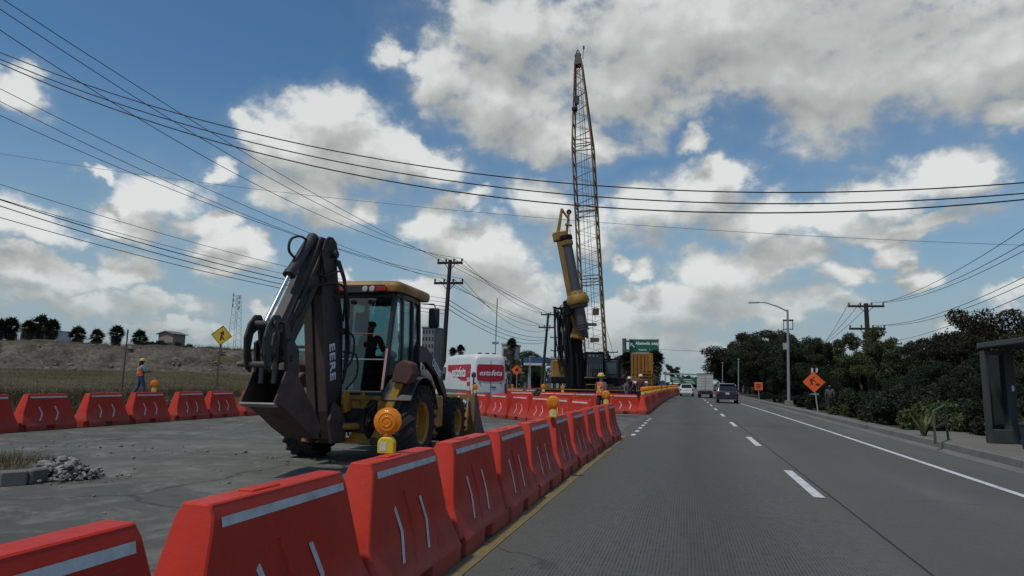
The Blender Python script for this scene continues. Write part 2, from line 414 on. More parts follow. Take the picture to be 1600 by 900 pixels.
core = mathn(gd, 'ADD', mathn(gd, 'MINIMUM', mathn(gd, 'MULTIPLY', base, 1.5), 1.5), mathn(gd, 'MULTIPLY_ADD', f0, 1.5, -.75))
f1s = mathn(gd, 'MULTIPLY_ADD', f1, 1.7, -.85)
L(gd, mathn(gd, 'ADD', mathn(gd, 'ADD', core, f1s), mathn(gd, 'MULTIPLY_ADD', f2, .75, -.375)), go.inputs[0])
L(gd, mathn(gd, 'ADD', core, mathn(gd, 'MULTIPLY', f1s, .38)), go.inputs[1])

gen_c = N(wt, 'ShaderNodeTexCoord'); sxyz = vsep(wt, gen_c.outputs['Generated'])
azn = mathn(wt, 'ARCTAN2', sxyz[0], sxyz[1]); eln = mathn(wt, 'ARCSINE', sxyz[2])
cP = N(wt, 'ShaderNodeCombineXYZ'); L(wt, azn, cP.inputs[0]); L(wt, eln, cP.inputs[1])
def dens(vec):
    g = N(wt, 'ShaderNodeGroup'); g.node_tree = gd; L(wt, vec, g.inputs[0]); return g.outputs
D0, S0 = dens(cP.outputs[0])
S1 = dens(vm(wt, 'ADD', cP.outputs[0], (-.012, .045, 0)).outputs[0])[1]
alpha = N(wt, 'ShaderNodeMapRange', i_From_Min=-.22, i_From_Max=.70, interpolation_type='SMOOTHSTEP'); L(wt, D0, alpha.inputs[0])
grad = mathn(wt, 'SUBTRACT', S0, S1)
thick = N(wt, 'ShaderNodeMapRange', i_From_Min=.4, i_From_Max=2.1); L(wt, S0, thick.inputs[0])
t = mathn(wt, 'ADD', mathn(wt, 'MULTIPLY_ADD', grad, .44, .70), mathn(wt, 'MULTIPLY', thick.outputs[0], -.27))
t = mathn(wt, 'ADD', t, mathn(wt, 'MULTIPLY', mathn(wt, 'SUBTRACT', D0, S0), .16), clamp=True)
# large overhead deck is greyer: elevation term
elr = N(wt, 'ShaderNodeMapRange', i_From_Min=.30, i_From_Max=.62); L(wt, eln, elr.inputs[0])
t = mathn(wt, 'SUBTRACT', t, mathn(wt, 'MULTIPLY', elr.outputs[0], .16), clamp=True)
ccol = ramp(wt, t, [(0.0, (.27, .287, .285)), (.35, (.37, .39, .385)), (.65, (.485, .507, .498)), (1.0, (.72, .745, .735))])
skyc = mixc(wt, 1.0, sky.outputs[0], (.058, .084, .094), 'MULTIPLY')
hz = N(wt, 'ShaderNodeMapRange', i_From_Min=.0, i_From_Max=.42, i_To_Min=.80, i_To_Max=0.0, interpolation_type='SMOOTHSTEP'); L(wt, eln, hz.inputs[0])
skyc = mixc(wt, hz.outputs[0], skyc, (.29, .395, .455))
veil = N(wt, 'ShaderNodeMapRange', i_From_Min=-.95, i_From_Max=.35, i_To_Max=.20, interpolation_type='SMOOTHSTEP'); L(wt, S0, veil.inputs[0])
skyc = mixc(wt, veil.outputs[0], skyc, (.42, .46, .47))
fin = mixc(wt, alpha.outputs[0], skyc, ccol)
hz2 = N(wt, 'ShaderNodeMapRange', i_From_Min=.0, i_From_Max=.17, i_To_Min=.8, i_To_Max=0.0, interpolation_type='SMOOTHSTEP'); L(wt, eln, hz2.inputs[0])
fin = mixc(wt, hz2.outputs[0], fin, (.33, .39, .42))
low = N(wt, 'ShaderNodeMapRange', i_From_Min=-.06, i_From_Max=0.0); L(wt, eln, low.inputs[0])
fin = mixc(wt, low.outputs[0], (.07, .07, .065), fin)
L(wt, fin, bg.inputs[0]); bg.inputs[1].default_value = 1.0
try: world.cycles.sampling_method = 'MANUAL'; world.cycles.sample_map_resolution = 512
except Exception: pass

sd = bpy.data.lights.new('sun', 'SUN'); sd.energy = 2.3; sd.angle = radians(2.5); sd.color = (1, .93, .82)
so = bpy.data.objects.new('sun', sd); col.objects.link(so)
sv = Vector((sin(SUN_AZ)*cos(SUN_EL), cos(SUN_AZ)*cos(SUN_EL), sin(SUN_EL)))
so.rotation_euler = sv.to_track_quat('Z', 'Y').to_euler()
scene.view_settings.view_transform = 'Standard'; scene.view_settings.look = 'None'; scene.view_settings.exposure = 0
scene.render.engine = 'CYCLES'
scene.cycles.max_bounces = 6; scene.cycles.transparent_max_bounces = 12; scene.cycles.diffuse_bounces = 3; scene.cycles.glossy_bounces = 3
scene.cycles.use_denoising = True
# ------------------------------------------------------------------ ground, road, terrain
def sstep(a, b, x):
    t = max(0.0, min(1.0, (x-a)/(b-a))); return t*t*(3-2*t)
CL0 = Vector((-70, 57)); CLD = Vector((21, 18)).normalized(); CLN = Vector((-CLD.y, CLD.x))   # cliff line; normal points away from road
def cliff_s(x, y):
    p = Vector((x, y))-CL0; return p.dot(CLD), p.dot(CLN)
def gz(x, y):
    d = -16.9-x
    if d <= 0: return 0.0
    z = .42*sstep(0, 7, d)+.9*sstep(6, 45, d)
    t, s = cliff_s(x, y)
    fade = 1-sstep(38, 62, t)
    z += fade*(0.5*sstep(-30, 0, s)+2.75*sstep(.5, 5.5, s)+.3*sstep(8, 40, s))
    z += .12*mnoise.noise(Vector((x*.15, y*.15, 0)))*sstep(1, 8, d)
    return z
def grid_obj(name, xs, ys, zf, mat, smooth=True):
    X, Y = np.meshgrid(xs, ys); Z = np.vectorize(zf)(X, Y)
    V = np.stack([X, Y, Z], -1).reshape(-1, 3); nx = len(xs); ny = len(ys)
    i = np.arange(nx-1)[None, :]+np.arange(ny-1)[:, None]*nx; i = i.ravel()
    F = np.stack([i, i+1, i+nx+1, i+nx], 1)
    return link_mesh(name, raw_mesh(name, V, F, mat, smooth=smooth))

def ground_mat():
    m, nt, bs = nt_new('dry_grass_ground'); v = coord(nt)
    a = noise_n(nt, .10, 6, .6, v); b = noise_n(nt, 1.6, 8, .7, v)
    c = ramp(nt, a, [(.3, (.058, .050, .025)), (.5, (.095, .076, .042)), (.72, (.135, .104, .066))])
    c = mixc(nt, ramp(nt, b, [(.35, (0, 0, 0)), (.75, (1, 1, 1))]), c, (.040, .038, .018))
    L(nt, c, bs.inputs['Base Color']); bs.inputs['Roughness'].default_value = .95; bs.inputs['Specular IOR Level'].default_value = .1
    bump(nt, b, .8, .15, bs); return m
gmat = ground_mat()
xs = np.concatenate([[-4000, -2000, -900, -400, -250], np.arange(-180, -17, 1.6), [-16.9, -8, 0, 9, 40, 120, 400, 1500, 4000]])
ys = np.concatenate([[-3000, -800, -200, -60], np.arange(-30, 170, 1.6), [200, 260, 400, 800, 1600, 4000, 6000]])
g = grid_obj('ground', xs, ys, lambda x, y: gz(x, y)-.03, gmat); tag(g, kind='structure')

# rough embankment face
def cliff_mat():
    m, nt, bs = nt_new('embankment_soil'); v = coord(nt)
    a = noise_n(nt, .35, 10, .68, v); b = noise_n(nt, 2.2, 8, .7, v)
    c = ramp(nt, a, [(.3, (.065, .050, .038)), (.5, (.135, .110, .088)), (.7, (.22, .188, .155))])
    c = mixc(nt, ramp(nt, b, [(.35, (1, 1, 1)), (.6, (0, 0, 0))]), c, (.05, .04, .030))
    z = vsep(nt, v)[2]
    top = N(nt, 'ShaderNodeMapRange', i_From_Min=4.3, i_From_Max=5.2); L(nt, z, top.inputs[0])
    c = mixc(nt, mathn(nt, 'MULTIPLY', top.outputs[0], .8), c, (.045, .046, .022))
    L(nt, c, bs.inputs['Base Color']); bs.inputs['Roughness'].default_value = .95
    bump(nt, b, 1.0, .25, bs); return m
ts = np.arange(-55, 60, .5); ss = np.arange(-1.5, 9.6, .3)
V = np.zeros((len(ts)*len(ss), 3)); k = 0
for t in ts:
    for s in ss:
        q = CL0+CLD*t+CLN*s; z = gz(q.x, q.y); env = sstep(-1.4, .6, s)*(1-sstep(6.5, 9.0, s))*(1-sstep(36, 56, t))
        n1 = mnoise.fractal(Vector((t*.16, s*.3, 3)), 1.0, 2.0, 5); n2 = abs(mnoise.noise(Vector((t*.8, s*.5, 9))))
        dz = env*(.25+.6*n1+.35*n2); out = env*(.8*n1+.5*n2)
        q2 = q-CLN*out
        V[k] = (q2.x, q2.y, z+dz+(.06 if env > 0 else -.12)); k += 1
ns = len(ss); i = (np.arange(ns-1)[None, :]+np.arange(len(ts)-1)[:, None]*ns).ravel()
o = link_mesh('embankment', raw_mesh('embankment', V, np.stack([i, i+ns, i+ns+1, i+1], 1), cliff_mat(), smooth=False)); tag(o, kind='structure')
# loose rocks on the slope
mb = MB(); r_ = random.Random(3)
for _ in range(420):
    t = r_.uniform(-50, 40); s = abs(r_.gauss(0, 3.2))-.8; q = CL0+CLD*t+CLN*s; R = r_.uniform(.06, .38)*(1 if s > 1 else 1.2)
    z = gz(q.x, q.y)+R*.2+(.35 if s > .8 else 0)
    rock0(mb, (q.x, q.y, z), R, r_)
o = mb.build('rocks', M('rock_tan', (.20, .17, .14), .9, dirt=.5, dirt_c=(.07, .055, .04)), bevel=.03); tag(o, 'tan rocks strewn over the cut earth bank', 'rocks', kind='stuff')

def road_mat():
    m, nt, bs = nt_new('grooved_concrete'); v = coord(nt); s = vsep(nt, v)
    x, y = s[0], s[1]
    a = noise_n(nt, .35, 6, .6, scaled(nt, v, (1, .18, 1))); b = noise_n(nt, 28, 6, .75, v); c_ = noise_n(nt, 2.4, 8, .65, v)
    c = ramp(nt, a, [(.3, (.086, .086, .074)), (.7, (.145, .144, .123))])
    # wheel tracks: lighter/darker long bands
    w = mathn(nt, 'SINE', mathn(nt, 'MULTIPLY', x, 3.3)); c = mixc(nt, mathn(nt, 'MULTIPLY_ADD', w, .22, .22), c, (.075, .078, .075))
    # slab to slab tone
    sl = N(nt, 'ShaderNodeTexWhiteNoise', noise_dimensions='2D'); cm = N(nt, 'ShaderNodeCombineXYZ')
    L(nt, mathn(nt, 'FLOOR', mathn(nt, 'DIVIDE', mathn(nt, 'ADD', x, 5.2), 3.5)), cm.inputs[0]); L(nt, mathn(nt, 'FLOOR', mathn(nt, 'DIVIDE', y, 5.5)), cm.inputs[1]); L(nt, cm.outputs[0], sl.inputs[0])
    c = mixc(nt, mathn(nt, 'MULTIPLY', sl.outputs['Value'], .22), c, (.072, .076, .073))
    # speckle
    c = mixc(nt, ramp(nt, b, [(.45, (0, 0, 0)), (.75, (1, 1, 1))]), c, (.065, .07, .068))
    c = mixc(nt, mathn(nt, 'MULTIPLY', ramp(nt, c_, [(.55, (0, 0, 0)), (.8, (1, 1, 1))]), .35), c, (.08, .085, .082))
    # longitudinal tining
    sep = 2*pi/.030
    gr = mathn(nt, 'SINE', mathn(nt, 'MULTIPLY', mathn(nt, 'ADD', x, mathn(nt, 'MULTIPLY', c_, .01)), sep))
    gp = ramp(nt, mathn(nt, 'MULTIPLY_ADD', gr, .5, .5), [(.15, (1, 1, 1)), (.6, (0, 0, 0))])
    brk = ramp(nt, noise_n(nt, 10, 5, .7, v), [(.35, (0, 0, 0)), (.6, (1, 1, 1))])
    band = N(nt, 'ShaderNodeMapRange', i_From_Min=1.9, i_From_Max=.7); L(nt, mathn(nt, 'ABSOLUTE', mathn(nt, 'SUBTRACT', x, .05)), band.inputs[0])
    gpf = mathn(nt, 'MULTIPLY', mathn(nt, 'MULTIPLY', gp, brk), mathn(nt, 'MULTIPLY_ADD', band.outputs[0], .72, .16))
    c = mixc(nt, gpf, c, (.030, .032, .031))
    # transverse joints
    fr = mathn(nt, 'FRACT', mathn(nt, 'DIVIDE', y, 5.5)); jt = mathn(nt, 'LESS_THAN', mathn(nt, 'ABSOLUTE', mathn(nt, 'SUBTRACT', fr, .5)), .0017)
    c = mixc(nt, mathn(nt, 'MULTIPLY', jt, .45), c, (.04, .04, .04))
    vo = N(nt, 'ShaderNodeTexVoronoi', feature='DISTANCE_TO_EDGE'); vo.inputs['Scale'].default_value = .16
    wv = N(nt, 'ShaderNodeVectorMath', operation='ADD'); L(nt, v, wv.inputs[0]); nz = N(nt, 'ShaderNodeTexNoise'); nz.inputs['Scale'].default_value = .8; nz.inputs['Detail'].default_value = 6; L(nt, v, nz.inputs['Vector'])
    L(nt, vm(nt, 'MULTIPLY', nz.outputs['Color'], (1.6, 1.6, 0)).outputs[0], wv.inputs[1]); L(nt, wv.outputs[0], vo.inputs['Vector'])
    ck = mathn(nt, 'MULTIPLY', mathn(nt, 'LESS_THAN', vo.outputs['Distance'], .0028), ramp(nt, a, [(.48, (0, 0, 0)), (.56, (1, 1, 1))]))
    c = mixc(nt, mathn(nt, 'MULTIPLY', ck, .8), c, (.028, .028, .028))
    oil = noise_n(nt, 1.0, 5, .6, scaled(nt, v, (1.2, .12, 1))); ob = N(nt, 'ShaderNodeMapRange', i_From_Min=.8, i_From_Max=.1); L(nt, mathn(nt, 'ABSOLUTE', mathn(nt, 'SUBTRACT', x, .1)), ob.inputs[0])
    c = mixc(nt, mathn(nt, 'MULTIPLY', mathn(nt, 'MULTIPLY', ob.outputs[0], ramp(nt, oil, [(.3, (.2, .2, .2)), (.65, (1, 1, 1))])), .58), c, (.045, .046, .043))
    ob2 = N(nt, 'ShaderNodeMapRange', i_From_Min=.8, i_From_Max=.1); L(nt, mathn(nt, 'ABSOLUTE', mathn(nt, 'SUBTRACT', x, 3.2)), ob2.inputs[0])
    c = mixc(nt, mathn(nt, 'MULTIPLY', mathn(nt, 'MULTIPLY', ob2.outputs[0], ramp(nt, oil, [(.35, (.1, .1, .1)), (.65, (1, 1, 1))])), .35), c, (.05, .052, .05))
    L(nt, c, bs.inputs['Base Color']); bs.inputs['Roughness'].default_value = .82; bs.inputs['Specular IOR Level'].default_value = .35
    h = mathn(nt, 'SUBTRACT', b, mathn(nt, 'MULTIPLY', gp, .8)); bump(nt, h, .35, .004, bs); return m
def yard_mat():
    m, nt, bs = nt_new('worn_yard_concrete'); v = coord(nt)
    a = noise_n(nt, .28, 8, .62, scaled(nt, v, (.6, 1, 1)), .3); b = noise_n(nt, 24, 6, .75, v); d = noise_n(nt, 1.3, 9, .68, v, .5)
    c = ramp(nt, a, [(.28, (.044, .045, .037)), (.48, (.084, .084, .070)), (.68, (.135, .133, .112))])
    c = mixc(nt, ramp(nt, d, [(.50, (0, 0, 0)), (.68, (.8, .8, .8))]), c, (.215, .212, .19))
    c = mixc(nt, ramp(nt, d, [(.25, (.75, .75, .75)), (.42, (0, 0, 0))]), c, (.042, .042, .038))
    vo = N(nt, 'ShaderNodeTexVoronoi', feature='DISTANCE_TO_EDGE'); vo.inputs['Scale'].default_value = .24
    vec = N(nt, 'ShaderNodeVectorMath', operation='ADD'); L(nt, v, vec.inputs[0])
    nn = N(nt, 'ShaderNodeTexNoise'); nn.inputs['Scale'].default_value = 1.1; nn.inputs['Detail'].default_value = 5; L(nt, v, nn.inputs['Vector'])
    L(nt, vm(nt, 'MULTIPLY', nn.outputs['Color'], (.9, .9, 0)).outputs[0], vec.inputs[1]); L(nt, vec.outputs[0], vo.inputs['Vector'])
    ck = mathn(nt, 'LESS_THAN', vo.outputs['Distance'], .006)
    c = mixc(nt, mathn(nt, 'MULTIPLY', ck, .7), c, (.03, .03, .028))
    c = mixc(nt, ramp(nt, b, [(.5, (0, 0, 0)), (.75, (.8, .8, .8))]), c, (.07, .07, .065))
    L(nt, c, bs.inputs['Base Color']); bs.inputs['Roughness'].default_value = .9
    bump(nt, mathn(nt, 'ADD', b, mathn(nt, 'MULTIPLY', d, 2)), .4, .012, bs); return m
def sheet(name, x0, x1, y0, y1, z, mat, ny=1, x0b=None, x1b=None):
    mb = MB(); x0b = x0 if x0b is None else x0b; x1b = x1 if x1b is None else x1b
    mb.add([(x0, y0, z), (x1, y0, z), (x1b, y1, z), (x0b, y1, z)], [(0, 1, 2, 3)])
    return tag(mb.build(name, mat), kind='structure')
sheet('work_area_pavement', -17.3, -1.95, -40, 260, .000, yard_mat())
sheet('road', -1.95, 5.62, -40, 1500, .003, road_mat())
# joint between lanes and gutter
jm = M('joint_dark', (.022, .022, .022), .9, dirt=.1)
sheet('lane_joint', 1.83, 1.85, -20, 300, .008, jm)
gut = M('gutter_concrete', (.15, .148, .138), .85, dirt=.6, dirt_c=(.08, .08, .075), scale=1.2)
sheet('gutter', 5.62, 6.02, -40, 600, .006, gut)
# markings
def line_mat(name, c, wear=.5):
    m, nt, bs = nt_new(name); v = coord(nt); n = noise_n(nt, 9, 8, .75, v); n2 = noise_n(nt, 1.2, 4, .6, v)
    f = mathn(nt, 'MULTIPLY', ramp(nt, mathn(nt, 'ADD', n, mathn(nt, 'MULTIPLY_ADD', n2, .5, -.25)), [(.50, (0, 0, 0)), (.66, (1, 1, 1))]), wear)
    L(nt, mixc(nt, f, c, (.10, .105, .10)), bs.inputs['Base Color']); bs.inputs['Roughness'].default_value = .7; return m
wl = line_mat('road_paint_white', (.56, .57, .57), .6); yl = line_mat('road_paint_yellow', (.19, .135, .040), 1.3)
dots_y = [9.93+7.75*k for k in range(-2, 26)]
mb = MB()
for y in dots_y:
    if y > -6: mb.add([(1.60, y, .010), (1.74, y, .010), (1.74, y+2.9, .010), (1.60, y+2.9, .010)], [(0, 1, 2, 3)])
tag(mb.build('lane_dashes', wl), kind='structure')
mb = MB()
pts = [(4.46, -20), (4.46, 24), (4.30, 45), (4.10, 58), (3.7, 90), (3.3, 200)]
for (xa, ya), (xb, yb) in zip(pts, pts[1:]): mb.add([(xa-.06, ya, .011), (xa+.06, ya, .011), (xb+.06, yb, .011), (xb-.06, yb, .011)], [(0, 1, 2, 3)])
tag(mb.build('edge_line', wl), kind='structure')
sheet('yellow_line', -1.82, -1.685, -10, 19.5, .009, yl, x0b=-1.74, x1b=-1.60)
mb = MB()
for k in range(7):
    y = 19.6+k*1.5; mb.add([(-1.52, y, .010), (-1.40, y, .010), (-1.40, y+.6, .010), (-1.52, y+.6, .010)], [(0, 1, 2, 3)])
tag(mb.build('dotted_line', wl), kind='structure')
# kerb + sidewalk (front edge has a step and a lower ledge)
mb = MB()
y = -12.0; r_ = random.Random(5)
while y < 130:
    ln = 3.0; mb.add([(6.02, y+.012, -.05), (6.02, y+ln, -.05), (6.05, y+ln, .15), (6.05, y+.012, .15), (6.2, y+.012, .152), (6.2, y+ln, .152)],
                   [(0, 1, 2, 3), (3, 2, 5, 4)]); y += ln
tag(mb.build('kerb', concrete, bevel=.012), kind='structure')
swm = M('sidewalk_concrete', (.145, .138, .122), .9, dirt=.6, dirt_c=(.10, .095, .085), scale=.9, bmp=.1)
mb = MB()
mb.box((7.45, 6, .05), (2.5, 36, .21)); mb.box((6.40, 77, .05), (.40, 106, .209))
tag(mb.build('sidewalk', swm), kind='structure')
# dark soil verge under the trees
sheet('soil_verge', 6.55, 60, 23.9, 300, .13, M('leaf_litter', (.035, .032, .022), .95, dirt=.7, dirt_c=(.02, .022, .012), scale=2, bmp=.6))
sheet('soil_verge', 8.7, 60, -20, 23.9, .12, M('leaf_litter', (.035, .032, .022), .95, dirt=.7, dirt_c=(.02, .022, .012), scale=2, bmp=.6))
# ------------------------------------------------------------------ plastic road barriers
BL, BH = .80, .91
def bar_W(s, z):
    """half thickness of the barrier shell at length position s, height z"""
    pts = [(0, .262), (.13, .262), (.16, .245), (.42, .150), (.80, .105), (BH, .085)]
    for (z0, w0), (z1, w1) in zip(pts, pts[1:]):
        if z <= z1: w = w0+(w1-w0)*(z-z0)/(z1-z0); break
    else: w = .085
    return w
def bar_L(z): 
    pts = [(0, .80), (.14, .80), (.82, .595), (BH, .575)]
    for (z0, w0), (z1, w1) in zip(pts, pts[1:]):
        if z <= z1: return w0+(w1-w0)*(z-z0)/(z1-z0)
    return .575
def barrier_mesh():
    zs = [0, .075, .13, .16, .23, .30, .36, .42, .50, .60, .68, .74, .80, .86, .892, BH]
    ss = [-1, -.985, -.86, -.84, -.72, -.60, -.55, -.30, -.16, -.13, 0, .13, .16, .30, .55, .60, .72, .84, .86, .985, 1]
    vs = []; idx = {}; fs = []
    def pnl(a, z):   # moulded relief: recessed middle panel with slanted grooves
        d = 0
        w = .60-.25*max(0, (z-.13))/.75
        e = min(abs(a)-0, 1)
        if .20 < z < .78 and abs(a) < w: d = .014
        if abs(z-.42) < .09 and abs(abs(a)-.55) < .04: d += .006
        return d
    for si in (1, -1):
        for i, a in enumerate(ss):
            for j, z in enumerate(zs):
                Lz = bar_L(z); W = bar_W(a, z)
                if z > .88: W -= .012
                d = pnl(a, z)
                if z < .10 and abs(a) < .15: d = .07
                if z <= .14 and a < -.85: d = .075          # interlock recess
                if z < .10 and abs(abs(a)-1) < .02: W *= .97
                cornr = .022 if abs(a) > .99 else 0
                idx[(si, i, j)] = len(vs); vs.append((si*(W-d-cornr), a*Lz, z))
    n, m = len(ss), len(zs)
    for si in (1, -1):
        for i in range(n-1):
            for j in range(m-1):
                q = [idx[(si, i, j)], idx[(si, i+1, j)], idx[(si, i+1, j+1)], idx[(si, i, j+1)]]
                fs.append(tuple(q) if si == 1 else tuple(q[::-1]))
    for i in range(n-1):   # top and bottom
        fs.append((idx[(1, i, m-1)], idx[(1, i+1, m-1)], idx[(-1, i+1, m-1)], idx[(-1, i, m-1)]))
        fs.append((idx[(1, i+1, 0)], idx[(1, i, 0)], idx[(-1, i, 0)], idx[(-1, i+1, 0)]))
    for j in range(m-1):   # ends
        for e in (0, n-1):
            q = (idx[(1, e, j)], idx[(-1, e, j)], idx[(-1, e, j+1)], idx[(1, e, j+1)])
            fs.append(q if e == n-1 else q[::-1])
    mb = MB(); mb.add(vs, fs)
    me = mb.mesh('barrier_shell', red_plastic, bevel=.007, smooth=True, angle=28)
    return me
def strip_mesh(path, hw, name, up=(0, 1)):
    """flat tape following the +X face; path = [(y, z)], half-width hw measured along y"""
    V = []; F = []; m = len(path)
    for (y, z) in path:
        for dy in (-hw, hw): 
            V.append((bar_W(0, z)+.003, y+dy, z))
    for i in range(m-1): F.append((2*i, 2*i+1, 2*i+3, 2*i+2))
    mb = MB(); mb.add(V, F); return mb.mesh(name, tape)
def chevron_mesh(y0):
    path = []
    for k in range(13):
        z = .24+.36*k/12; dy = .10*(1-abs(z-.42)/.18); path.append((y0+dy, z))
    V = []; F = []
    for (y, z) in path:
        W = bar_W(0, z)-.014+.006
        V += [(W, y-.021, z), (W, y+.021, z)]
    for i in range(len(path)-1): F.append((2*i, 2*i+1, 2*i+3, 2*i+2))
    mb = MB(); mb.add(V, F); return mb.mesh('chevron', tape)
def rib_mesh(y0):
    V = []; F = []; n = 11
    for k in range(n):
        z = .155+.52*k/(n-1); dy = .13*(1-abs(z-.42)/.26); W = bar_W(0, z)-.014
        for (o, h) in ((-.022, -.004), (-.004, .011), (.004, .011), (.022, -.004)): V.append((W+h, y0+dy+o, z))
    for i in range(n-1):
        for j in range(3): F.append((4*i+j, 4*i+j+1, 4*i+j+5, 4*i+j+4))
    mb = MB(); mb.add(V, F); return mb.mesh('moulded_rib', red_plastic, smooth=True, angle=60)
RIBS = [rib_mesh(-.10), rib_mesh(.34)]
SHELL = barrier_mesh(); CH1 = chevron_mesh(-.28); CH2 = chevron_mesh(.18)
mb = MB()
V = []; F = []
for y in np.linspace(-.53, .54, 8):
    for z in (.810, .852): V.append((bar_W(0, z)+.004, y, z))
for i in range(7): F.append((2*i, 2*i+2, 2*i+3, 2*i+1))
mb.add(V, F); TOPS = mb.mesh('reflective_strip', tape)
mb = MB()
mb.box((0, -.12, BH+.003), (.085, .22, .012))
CAPS = mb.mesh('filler_cap', red_plastic, bevel=.004)

def proto_barrier():
    r = empty('plastic_barrier'); 
    link_mesh('shell', SHELL, None, r)
    o = link_mesh('reflective_strip', TOPS, None, r); o = link_mesh('chevron', CH1, None, r); link_mesh('chevron', CH2, None, r)
    link_mesh('filler_cap', CAPS, None, r)
    for m_ in RIBS: link_mesh('moulded_rib', m_, None, r)
    return r
_b0 = proto_barrier(); _used = [False]
def barrier(x, y, rz, label, group, tilt=0, detail=True, s=1.0):
    if not _used[0]: o = _b0; _used[0] = True
    elif detail: o = copy_tree(_b0)
    else:
        o = bpy.data.objects.new('plastic_barrier', SHELL_FAR); col.objects.link(o)
    o.location = (x, y, .002); o.rotation_euler = (tilt, 0, rz); o.scale = (s, s, s)
    return tag(o, label, 'barrier', group)
# merged far barrier (strip and chevrons too small to be parts)
mb = MB()
for me, k in ((SHELL, 0), (TOPS, 1), (CH1, 1), (CH2, 1)):
    mb.mi = k; mb.add([v.co for v in me.vertices], [tuple(p.vertices) for p in me.polygons])
SHELL_FAR = mb.mesh('plastic_barrier', [red_plastic, tape], smooth=True, angle=28)

barr = {}
jr = random.Random(11)
# near row along the lane
ends = [2.42, 3.95, 5.49, 7.09, 8.55, 10.13, 11.82, 13.50, 15.12, 16.75, 18.45]
for i, e in enumerate(ends):
    x = -2.035+(.0 if e < 15 else (e-15)*.03); y = e-.80
    lab = f'red barrier in the near row beside the lane, {ordn(i)} from the camera'
    if i == 0: lab = 'red plastic barrier cut off by the lower left corner, closest of the near row'
    if i == 2: lab = 'red plastic barrier in the near row carrying the largest amber lamp on its top'
    if i == 10: lab = 'red barrier ending the near row beyond, carrying a small amber lamp'
    barr['near', i] = barrier(x+jr.uniform(-.012, .012), y, jr.uniform(-.02, .02), lab, 'barriers of the near row beside the lane')
# left row
ends = [10.2, 11.85, 13.52, 15.19, 16.99, 18.62, 20.45, 22.05, 23.9, 25.6, 27.3]
for i, e in enumerate(ends[1:]):
    lab = f'red barrier in the left row along the grass, {ordn(i)} from the left'
    barr['left', i] = barrier(-16.02+jr.uniform(-.04, .04), e-.8, jr.uniform(-.03, .03), lab, 'barriers of the left row along the grass')
# middle row running obliquely behind the backhoe towards the end of the near row
mp = [(-9.6, 29.3), (-8.35, 28.0), (-7.15, 26.6), (-6.0, 25.4), (-4.95, 24.1), (-3.95, 22.7), (-3.1, 21.2)]
for i in range(len(mp)):
    a = mp[max(i-1, 0)]; b = mp[min(i+1, len(mp)-1)]
    dx, dy = b[0]-a[0], b[1]-a[1]; rz = math.atan2(-dx, dy)     # local +Y along row direction
    # faces look to the camera: chevron face +X
    rz2 = rz if (cos(rz)*(0-mp[i][0])+sin(rz)*(0-mp[i][1])) > 0 else rz+pi
    barr['mid', i] = barrier(mp[i][0], mp[i][1], rz2+jr.uniform(-.08, .08), f'red barrier in the oblique row behind the backhoe, {ordn(i)} from the left', 'barriers of the oblique middle row')
# back row across in front of the drilling rig
bp = [(-9.9, 37.2), (-8.2, 37.0), (-6.4, 36.8), (-4.8, 36.0), (-2.95, 34.6)]
bp = [A(815, 612, 35.5), A(862, 612, 35.5), A(884, 612, 35.2), A(916, 613, 34.6), A(948, 614, 34.0), A(976, 617, 33.2)]
for i, p in enumerate(bp):
    barr['back', i] = barrier(p.x, p.y, -pi/2+jr.uniform(-.1, .1)+.18, f'red barrier in the row before the drilling rig, {ordn(i)} from the left', 'barriers of the back row before the drilling rig')
for i, u in enumerate((805, 835, 858)):
    p = A(u, 607, 46); barrier(p.x, p.y, -pi/2+.1, f'distant red plastic barrier beyond the back row near the van, {ordn(i)} from the left', 'distant barriers beside the van', detail=False)
# far row along the lane (curving right)
y = 33.7; i = 0; far = []
while y < 98:
    x = -2.0+(.0 if y < 46 else .00033*(y-46)**2); sl = 0 if y < 46 else .00066*(y-46)
    lab = f'red plastic barrier in the far row beside the lane, {ordn(i)} from its near end'
    far.append((x, y, barrier(x, y, -math.atan(sl)+jr.uniform(-.015, .015), lab, 'barriers of the far row beside the lane', detail=i < 8)))
    y += 1.66; i += 1

